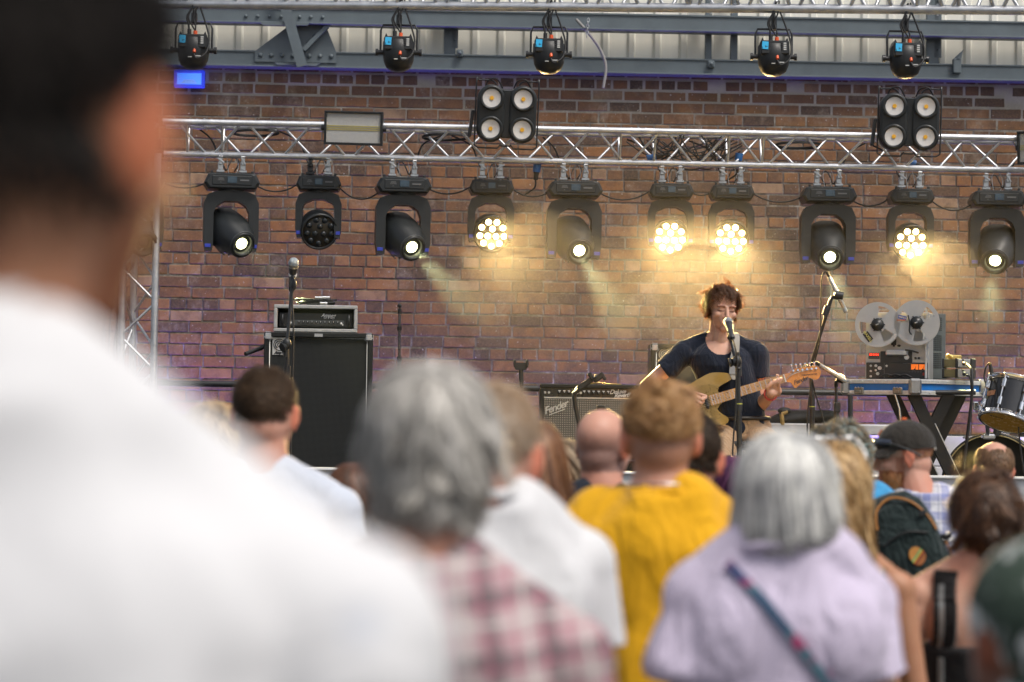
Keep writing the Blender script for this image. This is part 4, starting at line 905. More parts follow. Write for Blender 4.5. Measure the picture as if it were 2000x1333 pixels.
# bare stand by the wall
sb = P(780, 985, 15.8); ms3 = thing("microphone_stand", "bare thin grey stand without microphone right of the tall bass cabinet", "mic stand", T(sb.x, sb.y, STAGE_Z)); tripod(ms3)
k = MB(); k.tube((0, 0, 0.08), SL(ms3, 780, 700, 15.8), 0.013); k.tube(SL(ms3, 780, 702, 15.8), SL(ms3, 780.5, 612, 15.8), 0.009); k.build("pole", mat("grey_tube", (0.12, 0.12, 0.13), 0.3, metal=0.7), ms3)
k = MB(); k.ell(SL(ms3, 780.5, 598, 15.8), (0.015, 0.012, 0.015)); k.tube(SL(ms3, 780.5, 603, 15.8), SL(ms3, 780.5, 613, 15.8), 0.013); k.tube(SL(ms3, 780, 646, 15.8), SL(ms3, 780, 638, 15.8), 0.015); k.tube(SL(ms3, 780, 706, 15.8), SL(ms3, 780, 697, 15.8), 0.016); k.tube(SL(ms3, 775, 700, 15.8), SL(ms3, 780, 700, 15.8), 0.007); k.build("clutch", M_BLACK, ms3)
# condenser stands on the right
def cond_mic(label, a, b, tailpts):
    m = thing("microphone", label, "microphone", frame(a, z=b - a)); L = (b - a).length
    k = MB(); k.lathe([(0.008, 0), (0.012, 0.004), (0.012, L * 0.30), (0.0132, L * 0.31), (0.0132, L * 0.75), (0.012, L * 0.77), (0.012, L * 0.97), (0.008, L), (1e-6, L)], n=16); k.build("body", mat("nickel", (0.5, 0.47, 0.42), 0.3, metal=0.85, var=0.08), m)
    k = MB(); k.lathe([(0.0123, L * 0.86), (0.0128, L * 0.87), (0.0128, L * 0.955), (0.0123, L * 0.965)], n=16); k.build("grille_band", M_MICG, m)
    k = MB(); k.path([m.matrix_world.inverted() @ Vector(t) for t in tailpts], 0.0045, 6); k.tube((0, 0, -0.03), (0, 0, 0.002), 0.0085); k.build("cable", M_RUBBER, m); return m
sb = P(1586, 1035, 13.6); ms4 = thing("microphone_stand", "tall black boom stand with a thin microphone left of the tape machine", "mic stand", T(sb.x, sb.y, STAGE_Z)); tripod(ms4)
k = MB(); k.tube((0, 0, 0.08), SL(ms4, 1586, 795, 13.6), 0.0145); k.tube(SL(ms4, 1586, 798, 13.6), SL(ms4, 1584, 722, 13.6), 0.011); k.tube(SL(ms4, 1586, 802, 13.6), SL(ms4, 1586, 770, 13.6), 0.0165); k.build("pole", M_BLACKM, ms4)
k = MB(); k.tube(SL(ms4, 1586, 795.5, 13.6), SL(ms4, 1586, 793.5, 13.6), 0.0172); k.build("yellow_ring", mat("yellow_tape", (0.4, 0.42, 0.08), 0.5), ms4)
k = MB(); k.tube(SL(ms4, 1580, 726, 13.58), SL(ms4, 1617, 606, 13.5), 0.0095); k.tube(SL(ms4, 1612, 620, 13.5), SL(ms4, 1623, 585, 13.5), 0.012); k.box((0, 0, 0), (0.035, 0.03, 0.06), T(*SL(ms4, 1614, 607, 13.5)) @ RY(R(18)), ch=0.006); k.path(crom([SL(ms4, 1623, 587, 13.5), SL(ms4, 1626, 581, 13.5), SL(ms4, 1634, 579, 13.5)], 4), 0.01, 8); k.build("boom", M_BLACKM, ms4)
k = MB(); k.tube(SL(ms4, 1629, 576, 13.5), SL(ms4, 1646, 579, 13.5), 0.026, 0.024); k.build("mic_clip", M_BLACK, ms4)
k = MB(); k.ell(SL(ms4, 1584, 722, 13.57), (0.028, 0.024, 0.024)); k.tube(SL(ms4, 1571, 717, 13.55), SL(ms4, 1584, 722, 13.57), 0.02, 0.014); k.build("boom_clutch", M_BLACK, ms4)
cond_mic("thin nickel condenser microphone pointing down on the tall boom", P(1619.5, 541, 13.5), P(1653, 611, 13.5), crom([P(1619, 540, 13.5), P(1612, 531, 13.5), P(1605, 545, 13.5), P(1603, 600, 13.5), P(1602, 660, 13.5), P(1590, 715, 13.55), P(1578, 800, 13.55), P(1577, 860, 13.55)], 6))
sb = P(1633, 1035, 13.6); ms5 = thing("microphone_stand", "short black stand holding a thin microphone beside the flight case", "mic stand", T(sb.x, sb.y, STAGE_Z)); tripod(ms5)
k = MB(); k.tube((0, 0, 0.08), SL(ms5, 1633, 790, 13.6), 0.013); k.tube(SL(ms5, 1633, 792, 13.6), SL(ms5, 1633, 752, 13.6), 0.0095); k.box((0, 0, 0), (0.035, 0.03, 0.06), T(*SL(ms5, 1635, 796, 13.6)), ch=0.006); k.path(crom([SL(ms5, 1633, 755, 13.6), SL(ms5, 1633.5, 746, 13.58), SL(ms5, 1640, 741, 13.55)], 4), 0.011, 8); k.build("pole", M_BLACKM, ms5)
k = MB(); k.tube(SL(ms5, 1635, 737, 13.52), SL(ms5, 1648, 743, 13.52), 0.026, 0.023); k.build("mic_clip", M_BLACK, ms5)
cond_mic("thin nickel condenser microphone lying low beside the guitar headstock", P(1601, 713, 13.45), P(1653, 746, 13.45), crom([P(1600, 712, 13.45), P(1590, 709, 13.45), P(1583, 716, 13.5), P(1590, 760, 13.6), P(1608, 820, 13.6), P(1615, 860, 13.6)], 6))
# guitar stands
sb = P(1018, 1030, 14.0); gs = thing("guitar_stand", "empty black guitar stand with a padded fork beside the combo", "guitar stand", T(sb.x, sb.y, STAGE_Z)); tripod(gs, r=0.25)
k = MB(); k.tube((0, 0, 0.08), SL(gs, 1018, 730, 14.0), 0.012); k.tube(SL(gs, 1018, 745, 14.0), SL(gs, 1017.5, 722, 14.0), 0.0135); k.build("pole", M_BLACKM, gs)
k = MB(); A = T(*SL(gs, 1017.5, 713, 14.0)); k.prism([(-0.03, -0.03), (0.03, -0.03), (0.045, 0.0), (0.045, 0.012), (-0.045, 0.012), (-0.045, 0.0)], -0.02, 0.02, A @ RX(R(90)))
for sx in (-1, 1): k.box((sx * 0.036, 0, 0.008), (0.015, 0.06, 0.045), A, ch=0.005)
k.build("padded_fork", M_RUBBER, gs)
sb = P(1140, 1040, 13.7); gs2 = thing("guitar_stand", "bent black guitar stand with tilted hanger before the silver combo", "guitar stand", T(sb.x, sb.y, STAGE_Z)); tripod(gs2, r=0.28)
k = MB(); k.path(crom([(0, 0, 0.1), SL(gs2, 1133, 850, 13.7), SL(gs2, 1123, 788, 13.7), SL(gs2, 1122, 772, 13.7), SL(gs2, 1126, 762, 13.7), SL(gs2, 1134, 756, 13.68)], 6), 0.0135, 10); k.build("pole", M_BLACKM, gs2)
k = MB(); A = T(*SL(gs2, 1143, 750, 13.66)) @ RY(R(-34)); k.box((0, 0, 0), (0.10, 0.035, 0.032), A, ch=0.006); k.tube((-0.05, 0, -0.01), (-0.09, 0.0, -0.012), 0.012, M=A)
k.box((0.05, -0.025, 0.018), (0.024, 0.03, 0.045), A, ch=0.006); k.box((0.08, 0.055, -0.012), (0.06, 0.024, 0.032), A, ch=0.006); k.box((0.11, 0.055, -0.02), (0.02, 0.024, 0.05), A, ch=0.004); k.path([(0.04, 0.02, 0), (0.08, 0.055, 0)], 0.01, 8, M=A); k.build("neck_hanger", M_BLACK, gs2)
k = MB(); k.box((0, 0, 0), (0.048, 0.03, 0.03), T(*P(1173.5, 797, 13.75)), ch=0.004); k.tube(P(1173.5, 802, 13.75), P(1174, 1030, 13.75), 0.008); tag(k.build("tuner_post", M_BLACK), "small black block on a thin post before the combo grille", "stand")
# gig bag and gear lying behind the singer
gb = thing("gig_bag", "black gig bag lying behind the singer below the brick wall", "bag", T(*P(1560, 822, 15.5))); k = MB(); w = 1 / PPM(15.5)
k.loft([[(x * w, 0.12 * math.cos(a), (-z + 18 * s * math.sin(a) ) * w) for a in [2 * math.pi * i / 14 for i in range(14)]] for x, z, s in ((-78, 10, 0.2), (-62, 6, 0.5), (-40, 2, 0.9), (-10, -2, 1.0), (30, -5, 0.9), (62, -8, 0.75), (75, -9, 0.4))]); k.build("bag_body", M_TOLEX, gb)
k = MB(); k.path(crom([(-38 * w, -0.13, 12 * w), (-36 * w, -0.14, -10 * w)], 4), 0.014, 8); k.path(crom([(-38 * w, -0.13, 12 * w), (-26 * w, -0.13, 16 * w)], 4), 0.012, 8); k.build("strap_loop", mat("tan_strap", (0.35, 0.22, 0.06), 0.6), gb)
k = MB(); k.ell((-30 * w, -0.05, 19 * w), (0.045, 0.04, 0.022)); k.build("pouch", M_RUBBER, gb)
k = MB(); k.box((0, 0, 0), (1.2, 0.3, 0.07), T(*P(1560, 838, 15.5)), ch=0.01); k.box((0, 0, -0.4), (1.0, 0.25, 0.70), T(*P(1560, 838, 15.5)), ch=0.01); tag(k.build("gear_case", mat("pale_case", (0.5, 0.5, 0.52), 0.5, var=0.05)), "pale grey gear case under the black gig bag", "case")

# ---------------- tape machine on a flight case table
DT = 13.8; pm = PPM(DT); tt = P(1775, 741, DT); TY = RZ(R(22))
# the corner of the flight case faces the audience
cr = P(1787, 756, DT - 0.25); la = P(1651, 756, DT + 0.02); ra = P(1919, 757, DT + 0.12)
fc = thing("flight_case", "silver edged flight case lid with bright blue sides as a table", "flight case", T(cr.x, cr.y, cr.z))
def side(pa, pb, nm, clips):
    v = (pb - pa); L = v.length; A = fc.matrix_world.inverted() @ frame(pa, x=v, z=(0, 0, 1)); hh = 30 / pm
    k = MB(); k.box((L / 2, 0.006, 0), (L, 0.006, hh * 0.42), A); k.build(nm, mat("case_blue", (0.008, 0.15, 0.50), 0.35, var=0.08), fc)
    k = MB()
    for z in (hh * 0.36, -hh * 0.36):
        k.box((L / 2, 0.002, z), (L, 0.02, hh * 0.28), A, ch=0.002); k.box((L / 2, -0.0085, z + 0.003), (L, 0.003, 0.003), A)
        for i in range(int(L / 0.075)): k.ell((0.04 + i * 0.075, -0.009, z), (0.0055, 0.003, 0.0055), A, 8, 6)
    k.build("aluminium_edge", mat("case_alu", (0.66, 0.66, 0.65), 0.42, metal=0.35, var=0.12, scale=40), fc)
    for x in clips:
        k = MB(); k.box((x * L, -0.012, -hh * 0.25), (0.06, 0.014, hh * 0.42), A, ch=0.004); k.box((x * L, -0.02, -hh * 0.32), (0.03, 0.01, hh * 0.2), A, ch=0.003); [k.ell((x * L + d, -0.02, -hh * 0.06), 0.0055, A, 8, 6) for d in (-0.018, 0, 0.018)]; k.build("latch", mat("latch_steel", (0.25, 0.24, 0.22), 0.35, metal=0.9), fc)
side(la, cr, "blue_side", (0.215, 0.77)); side(cr, ra, "blue_side", ())
Wc = fc.matrix_world.inverted(); back = la + (ra - cr)
k = MB(); pts = [Wc @ p for p in (la, cr, ra, back)]; hh = 30 / pm
inset = [p + (Wc @ ((la + ra) / 2) - p).normalized() * 0.012 for p in pts]
k.add([p + Vector((0, 0, -hh / 2 + 0.003)) for p in inset] + [p + Vector((0, 0, hh / 2 - 0.003)) for p in inset], [(3, 2, 1, 0), (4, 5, 6, 7), (0, 1, 5, 4), (1, 2, 6, 5), (2, 3, 7, 6), (3, 0, 4, 7)]); k.build("case_top", M_TOLEX, fc)
for p, n_ in ((la, 0), (cr, 1), (ra, 2)):
    k = MB(); q = Wc @ p; k.box((q.x, q.y, q.z), (0.05 if n_ != 1 else 0.07, 0.05, hh * 1.06), T(0, 0, 0), ch=0.012); [k.ell((q.x + d, q.y - 0.027, q.z - hh * 0.36), 0.006, None, 8, 6) for d in (-0.018, 0.018)]; k.build("ball_corner", mat("corner_steel", (0.32, 0.32, 0.32), 0.35, metal=0.8), fc)
# X-stand
xs = thing("x_stand", "black folding X shaped keyboard stand with silver inner edges under the flight case", "stand", T(*P(1810, 1035, DT)))
for (p0, p1, dd) in (((1742, 768), (1870, 1040), 0.08), ((1783, 768), (1912, 1040), -0.12), ((1855, 768), (1720, 1040), -0.1), ((1878, 768), (1742, 1040), 0.1)):
    k = MB(); a = SL(xs, p0[0], p0[1], DT + dd); b = SL(xs, p1[0], p1[1], DT + dd); FM = frame(a, z=b - a, x=(1, 0, 0)); L = (b - a).length; k.box((0, 0, L / 2), (0.070, 0.032, L), FM, ch=0.003); leg = k.build("leg", mat("matt_black", (0.008, 0.008, 0.009), 0.5), xs)
    if dd == -0.12 or dd == 0.08:
        k = MB(); k.box((0.038, -0.01, L * 0.6), (0.006, 0.04, L * 0.72), FM); k.build("silver_edge", M_ALU, leg)
for z in (767, 1040):
    for dd in (-0.14, 0.14): k = MB(); k.tube(SL(xs, 1735, z, DT + dd), SL(xs, 1905, z, DT + dd), 0.014); k.build("cross_tube", M_BLACKM, xs)
# tape machine body: front faces the audience, turned a little to the left
tm = thing("tape_machine", "reel to reel tape machine with two big silver reels on the flight case", "tape machine", T(*P(1752, 741, DT - 0.06)) @ RZ(R(-16)))
W, Hh, D = 118 / pm / math.cos(R(16)), 130 / pm, 0.22
M_DECK = mat("deck_silver", (0.42, 0.42, 0.42), 0.4, metal=0.35, var=0.06); M_DECKB = mat("deck_black", (0.018, 0.02, 0.021), 0.35, var=0.1)
k = MB(); k.box((0, D / 2, Hh / 2), (W, D, Hh), ch=0.004); k.build("deck", M_DECK, tm)
k = MB(); k.box((0.0, -0.004, 0.048), (W * 0.97, 0.012, 0.092), ch=0.002); pan = k.build("amplifier_panel", M_DECKB, tm)
k = MB(); k.box((-0.005, -0.003, 0.125), (W * 0.5, 0.012, 0.066), ch=0.002); k.build("head_block", M_DECKB, tm)
k = MB(); k.box((-0.0, -0.018, 0.148), (0.125, 0.03, 0.034), ch=0.008); k.box((0, -0.034, 0.148), (0.085, 0.003, 0.018)); k.build("head_cover", M_STEEL, tm)
k = MB(); k.box((-W * 0.365, -0.003, 0.132), (0.062, 0.012, 0.034), ch=0.001); cnt = k.build("counter_window", M_DECKB, tm); k = MB(); [k.box((-W * 0.365 - 0.022 + 0.011 * i, -0.0105, 0.122), (0.008, 0.003, 0.008)) for i in range(5)]; k.build("counter_button", mat("grey_button", (0.12, 0.12, 0.12), 0.5), cnt)
text("BE 0134", 0.016, T(-W * 0.362, -0.0105, 0.138) @ RX(R(90)), mat("red_digits", (0.4, 0.02, 0.01), 0.5, emit=(1, 0.05, 0.02), estr=2.2, var=0), cnt, "red_digits", 0, 0.0006, 0.0004)
for i, x in enumerate((W * 0.28, W * 0.405)):
    k = MB(); k.box((x, -0.011, 0.07), (0.04, 0.004, 0.03)); v = k.build("level_meter", mat("orange_meter", (0.6, 0.12, 0.01), 0.4, emit=(1.0, 0.2, 0.02), estr=0.45, var=0), pan)
    k = MB(); k.box((x + 0.004, -0.0135, 0.063), (0.002, 0.002, 0.02), T(0, 0, 0)); k.ell((x, -0.013, 0.056), 0.005, None, 8, 6); k.build("needle", M_BLACK, v)
k = MB(); k.box((W * 0.425, -0.012, 0.03), (0.014, 0.006, 0.016), ch=0.001); k.build("record_button", mat("red_button", (0.35, 0.03, 0.02), 0.4), pan)
k = MB(); [k.box((W * 0.2 + 0.016 * i, -0.0115, 0.042), (0.01, 0.002, 0.002)) for i in range(5)]; [k.box((W * 0.26 + 0.05 * i, -0.0115, 0.05), (0.02, 0.002, 0.002)) for i in range(2)]; k.box((W * 0.2, -0.0115, 0.089), (0.07, 0.002, 0.002)); [k.box((-W * 0.33 + 0.02 * i, -0.0115, 0.03 + 0.012 * i), (0.014, 0.002, 0.002)) for i in range(4)]; k.box((-W * 0.2, -0.0115, 0.046), (0.002, 0.002, 0.085)); k.build("panel_print", M_PRINT, pan)
k = MB()
for x, z, r in ((-0.41, 0.075, 0.006), (-0.41, 0.045, 0.006), (-0.41, 0.015, 0.006), (-0.33, 0.075, 0.008), (-0.27, 0.062, 0.011), (-0.33, 0.05, 0.006), (-0.3, 0.03, 0.009), (-0.16, 0.075, 0.006)): k.tube((x * W, -0.01, z), (x * W, -0.022, z), r, n=12)
k.build("knob", M_STEEL, pan)
k = MB(); [k.tube((x * W, 0, z), (x * W, -0.014, z), 0.007, n=10) for x, z in ((0.29, 0.12), (0.345, 0.12), (-0.05, 0.19), (0.02, 0.19), (0.04, 0.19))]; k.box((-0.02, -0.003, 0.21), (0.03, 0.008, 0.035), ch=0.002); k.build("switch", M_DECKB, tm)
k = MB(); k.tube((0.055, -0.008, 0.125), (0.055, -0.02, 0.125), 0.014, n=16); k.build("pinch_roller", M_STEEL, tm)
k = MB(); k.box((W * 0.46, -0.012, Hh * 0.5), (0.012, 0.03, Hh * 0.98), ch=0.002); k.build("side_rail", M_ALU, tm)
M_REEL = mat("reel_aluminium", (0.40, 0.41, 0.42), 0.42, metal=0.0, var=0.06)
def reel(cx, cz, rot, stickers, label_parent):
    Rr = 0.128; A = T(cx, -0.05, cz) @ RX(R(90)); n = 72
    k = MB()
    for zf in (0.024, -0.002):                   # two flanges with three windows each
        def ring(r, z): return [(r * math.cos(2 * math.pi * i / n), r * math.sin(2 * math.pi * i / n), z) for i in range(n)]
        th = 0.002; rs = (0.032, 0.047, 0.106, Rr)
        vs = []
        for r in rs: vs += ring(r, zf) + ring(r, zf + th)
        fs = []
        def V(ri, i, top): return ri * 2 * n + (n if top else 0) + i % n
        def win(i):
            a = (360.0 * i / n - rot) % 120; return 8 < a < 50
        for i in range(n):
            for ri in range(3):
                if ri == 1 and win(i): continue
                fs.append((V(ri, i, 1), V(ri + 1, i, 1), V(ri + 1, i + 1, 1), V(ri, i + 1, 1))); fs.append((V(ri, i + 1, 0), V(ri + 1, i + 1, 0), V(ri + 1, i, 0), V(ri, i, 0)))
            fs.append((V(3, i, 0), V(3, i + 1, 0), V(3, i + 1, 1), V(3, i, 1))); fs.append((V(0, i + 1, 0), V(0, i, 0), V(0, i, 1), V(0, i + 1, 1)))
            if win(i):
                fs.append((V(1, i, 0), V(1, i + 1, 0), V(1, i + 1, 1), V(1, i, 1))); fs.append((V(2, i + 1, 0), V(2, i, 0), V(2, i, 1), V(2, i + 1, 1)))
            if win(i) and not win(i - 1): fs.append((V(1, i, 0), V(1, i, 1), V(2, i, 1), V(2, i, 0)))
            if not win(i) and win(i - 1): fs.append((V(2, i, 0), V(2, i, 1), V(1, i, 1), V(1, i, 0)))
        k.add(vs, fs, False, 0, A)
    r = k.build("reel", M_REEL, tm)
    k = MB(); k.tube((0, 0, 0.0002), (0, 0, 0.0237), 0.046, n=32, M=A); k.build("tape_pack", mat("brown_tape", (0.035, 0.02, 0.014), 0.3), r)
    k = MB(); k.lathe([(0.036, 0.024), (0.036, 0.032), (0.026, 0.036), (0.022, 0.048), (1e-6, 0.05)], A, 24); [k.tube((0.034 * math.cos(R(60 * i)), 0.034 * math.sin(R(60 * i)), 0.028), (0.043 * math.cos(R(60 * i)), 0.043 * math.sin(R(60 * i)), 0.028), 0.0035, n=6, M=A) for i in range(6)]; k.build("hub", M_DECKB, r)
    k = MB(); k.box((0, 0.0, 0.0505), (0.016, 0.005, 0.002), A @ RZ(R(20))); k.build("hub_mark", M_LABEL, r)
    for (ang, rad, w, h, m, tx, tm_, tr) in stickers:
        q_ = A @ RZ(R(ang)) @ T(rad, 0, 0.0268) @ RZ(R(tr)); k = MB(); k.box((0, 0, 0), (w, h, 0.001), q_); s_ = k.build("sticker", m, r)
        if tx: text(tx, h * 0.62, q_ @ T(0, 0, 0.001), tm_, s_, "lettering", 0, 0.0003, 0.0003)
    return r
M_STB = mat("blue_sticker", (0.015, 0.06, 0.30), 0.4); M_STO = mat("orange_stripe", (0.55, 0.12, 0.02), 0.4); M_STK = mat("dark_sticker", (0.01, 0.012, 0.02), 0.4); M_STW = mat("cream_sticker", (0.55, 0.52, 0.45), 0.5); M_YEL = mat("yellow_print", (0.6, 0.55, 0.15), 0.5)
ZR = (741 - 637) / pm
reel(-0.103, (741 - 636) / pm, 40, [(232, 0.087, 0.056, 0.034, M_STK, "MAXELL", M_YEL, 75)], tm)
reel(0.116, (741 - 632) / pm, 10, [(160, 0.085, 0.048, 0.022, M_STB, "AMPEX", M_STW, -175), (50, 0.085, 0.012, 0.036, M_STW, "", None, -30), (-62, 0.088, 0.01, 0.034, M_LABEL, "", None, 60)], tm)
k = MB(); k.box((0.079 - 0.05, -0.0785, (741 - 632) / pm + 0.014), (0.048, 0.001, 0.005), T(0, 0, 0)); k.build("sticker_stripe", M_STO, tm)
k = MB(); k.path(crom([(0.07, -0.088, 0.36), (0.08, -0.095, 0.31), (0.078, -0.09, 0.27), (0.09, -0.09, 0.25)], 6), 0.004, 6); k.path(crom([(0.05, -0.03, 0.165), (0.09, -0.05, 0.16), (0.12, -0.02, 0.15)], 6), 0.005, 6); k.build("tape_end", M_DECKB, tm)
k = MB(); [k.path(crom([(-0.09 + 0.05 * i, -0.05, 0.01), (-0.05 + 0.05 * i, -0.06, 0.026), (0.0 + 0.045 * i, -0.05, 0.008)], 6), 0.005, 6) for i in range(3)]; k.build("patch_lead", M_RUBBER, tm)
# separate rear unit with ventilation grille
ru = thing("recorder_chassis", "grey vented metal chassis standing behind the tape machine", "electronics case", T(*P(1826, 741, DT + 0.16)) @ RZ(R(24)))
W2, H2 = 50 / pm, 130 / pm; k = MB(); k.box((0, 0.08, H2 / 2), (W2, 0.16, H2), ch=0.003); k.build("shell", mat("chassis_grey", (0.10, 0.115, 0.12), 0.4, metal=0.3), ru)
k = MB()
for r_ in range(26):
    if r_ in (7, 8, 17): continue
    for c_ in range(8): k.box((-W2 * 0.33 + c_ * W2 * 0.085, -0.001, H2 * 0.93 - r_ * 0.0115), (0.0085, 0.003, 0.0055))
k.build("vent_grille", mat("vent_dark", (0.008, 0.009, 0.01), 0.6), ru)
# two stacked DI boxes
for i in range(2):
    d_ = thing("di_box", ["upper of two stacked silver boxes with plug beside the tape machine", "lower of two stacked silver boxes with plug beside the tape machine"][i], "interface box", T(*P(1871, 741, DT - 0.02)) @ RZ(R(-22)) @ T(0, 0, 0.004 + (1 - i) * 0.058), "stacked silver boxes")
    k = MB(); k.box((-0.035, 0, 0.028), (0.075, 0.1, 0.045), ch=0.003); k.build("sleeve", mat("olive_gold", (0.16, 0.14, 0.07), 0.35, metal=0.5), d_)
    for x in (-0.075, 0.0, 0.085): k = MB(); k.box((x, 0, 0.028), (0.012, 0.112, 0.056), ch=0.004); k.build("rubber_bumper", M_RUBBER, d_)
    k = MB(); k.box((0.045, -0.045, 0.028), (0.07, 0.02, 0.046), ch=0.003); k.build("face", M_LABEL, d_)
    k = MB(); k.tube((0.055, -0.055, 0.024), (0.055, -0.10, 0.024), 0.0115, n=14); k.build("plug", M_STEEL, d_)
    k = MB(); k.tube((0.055, -0.10, 0.024), (0.06, -0.125, 0.024), 0.0115, 0.006); k.tube((0.04, -0.055, 0.045), (0.04, -0.06, 0.045), 0.006); k.build("plug_boot", M_RUBBER, d_)
k = MB(); k.path(crom([P(1888, 712, DT - 0.16), P(1897, 722, DT - 0.3), P(1899, 745, DT - 0.36), P(1898, 780, DT - 0.36), P(1893, 830, DT - 0.36), P(1885, 890, DT - 0.36), P(1880, 940, DT - 0.36)], 6), 0.0075, 8); k.path(crom([P(1888, 733, DT - 0.16), P(1896, 742, DT - 0.3), P(1897, 780, DT - 0.35), P(1891, 830, DT - 0.35), P(1883, 900, DT - 0.35)], 6), 0.0065, 8)
tag(k.build("patch_cable", M_RUBBER), "black cables hanging from the silver boxes past the flight case edge", "cable")
k = MB(); k.tube(P(1748, 770, DT - 0.2), P(1757, 800, DT - 0.2), 0.006); k.tube(P(1757, 800, DT - 0.2), P(1762, 850, DT - 0.2), 0.007); k.build("plug_lead", M_CHROME); tag(bpy.data.objects["plug_lead"], "chrome jack lead hanging between the X stand legs", "cable")
k = MB(); k.box((0, 0, 0), (0.12, 0.05, 0.05), T(*P(1858, 702, DT + 0.3)), ch=0.008); k.path(crom([P(1846, 697, DT + 0.3), P(1853, 694, DT + 0.28), P(1862, 702, DT + 0.25)], 5), 0.008, 8); tag(k.build("power_lead", M_GOLDW), "pale lead poking up behind the vented chassis", "cable")

# ---------------- drums
M_SHELL = mat("black_lacquer", (0.010, 0.010, 0.011), 0.12, coat=0.6, var=0.1); M_SKIN = mat("drum_head_amber", (0.50, 0.34, 0.10), 0.25, var=0.08); M_BHEAD = mat("black_drum_head", (0.004, 0.004, 0.0045), 0.65, var=0.1, spec=0.15)
def lug(mb, A, r, L):
    for i in range(8):
        a = 2 * math.pi * (i + 0.4) / 8; B = A @ RZ(a)
        mb.tube((r + 0.02, 0, -L / 2 + 0.008), (r + 0.02, 0, L / 2 - 0.008), 0.0042, n=8, M=B)
        for s in (-1, 1): mb.box((r + 0.013, 0, s * L * 0.24), (0.026, 0.022, 0.055), B, ch=0.005); mb.box((r + 0.017, 0, s * (L / 2 - 0.006)), (0.022, 0.014, 0.012), B, ch=0.003)
tc = P(1972, 788, 13.6)
ax = (CU * 0.93 + CR * 0.30 + CF * 0.34).normalized()
tom = thing("tom_drum", "black rack tom with chrome hoops tilted at the right edge of the frame", "drum", frame(tc, z=ax, x=CR))
r, L = 0.142, 0.23; k = MB(); k.lathe([(r, -L / 2), (r, L / 2)], n=40); k.build("shell", M_SHELL, tom)
k = MB(); k.tube((0, 0, -L / 2 - 0.004), (0, 0, -L / 2 - 0.001), r * 0.985, n=40); hd = k.build("bottom_head", M_SKIN, tom)
text("evans", 0.035, T(-0.06, -0.055, -L / 2 - 0.0055) @ RX(R(180)), M_BLACK, hd, "lettering", 0.2, 0.0004)
k = MB(); k.tube((0, 0, L / 2 + 0.001), (0, 0, L / 2 + 0.004), r * 0.985, n=40); k.build("top_head", M_WHITE, tom)
for s in (-1, 1):
    k = MB(); z = s * L / 2; k.lathe([(r + 0.001, z - s * 0.02), (r + 0.008, z - s * 0.02), (r + 0.01, z + s * 0.002), (r + 0.014, z + s * 0.006), (r + 0.006, z + s * 0.01), (r - 0.004, z + s * 0.009)], n=40); k.build("hoop", M_CHROME, tom)
k = MB(); lug(k, Matrix.Identity(4), r, L); k.build("lug", M_CHROME, tom)
k = MB(); k.box((0, 0, 0), (0.06, 0.004, 0.03), RZ(R(-58)) @ T(0, -r - 0.002, 0)); k.build("badge", mat("copper_badge", (0.45, 0.22, 0.12), 0.3, metal=0.6), tom)
bc = P(1946, 945, 14.35); bd = thing("bass_drum", "black bass drum behind the balding man at the right", "drum", frame((bc.x, bc.y, bc.z), z=(-0.32, -1, 0.03), x=(1, 0, 0)))
r, L = 0.285, 0.4; k = MB(); k.lathe([(r - 0.006, -L / 2 + 0.0), (r - 0.006, L / 2)], n=56); k.build("shell", M_SHELL, bd)
k = MB(); k.tube((0, 0, L / 2 - 0.002), (0, 0, L / 2 + 0.002), r - 0.008, n=56); k.build("front_head", M_BHEAD, bd)
for z, s in ((L / 2, 1), (-L / 2, -1)):
    k = MB(); k.lathe([(r - 0.004, z - s * 0.025), (r + 0.012, z - s * 0.025), (r + 0.012, z + s * 0.012), (r - 0.008, z + s * 0.012), (r - 0.008, z)], n=56); h_ = k.build("hoop", M_BLACK if s > 0 else M_SHELL, bd)
    k = MB(); k.lathe([(r + 0.0125, z - s * 0.012), (r + 0.0135, z - s * 0.006), (r + 0.0125, z + 0.0)], n=56); k.lathe([(r - 0.006, z + s * 0.0125), (r - 0.003, z + s * 0.0145), (r + 0.0, z + s * 0.0125)], n=56); k.build("hoop_inlay", mat("gold_inlay", (0.5, 0.42, 0.22), 0.3, metal=0.5), h_)
for i in range(10):
    B = RZ(2 * math.pi * (i + 0.3) / 10)
    for s in (-1, 1): k = MB(); k.box((r + 0.02, 0, s * (L / 2 - 0.005)), (0.022, 0.03, 0.05), B, ch=0.005); k.tube((r + 0.028, -0.022, s * (L / 2 + 0.02)), (r + 0.028, 0.022, s * (L / 2 + 0.02)), 0.005, n=8, M=B); k.tube((r + 0.02, 0, s * L * 0.22), (r + 0.02, 0, s * L * 0.5), 0.004, n=8, M=B); k.box((r + 0.008, 0, s * L * 0.2), (0.03, 0.03, 0.07), B, ch=0.006); k.build("claw_hook", M_CHROME, bd)
for sx in (-1, 1):
    k = MB(); Wb = bd.matrix_world.inverted(); a = Wb @ Vector((bc.x + sx * 0.25, bc.y - 0.1, bc.z - 0.1)); b = Wb @ Vector((bc.x + sx * 0.42, bc.y - 0.18, STAGE_Z + 0.01)); k.tube(a, b, 0.009); k.build("spur_leg", M_CHROME, bd)
th = thing("tom_holder", "chrome tube holder fixing the tom above the bass drum", "drum hardware", T(*P(1930, 855, 13.9)))
k = MB(); k.box((0, 0, 0.005), (0.075, 0.06, 0.03), ch=0.008); k.build("base_plate", M_CHROME, th)
k = MB(); k.tube((0, 0, 0), SL(th, 1925, 795, 13.75), 0.0125); k.build("tube", mat("dark_chrome", (0.25, 0.26, 0.28), 0.2, metal=1.0), th)
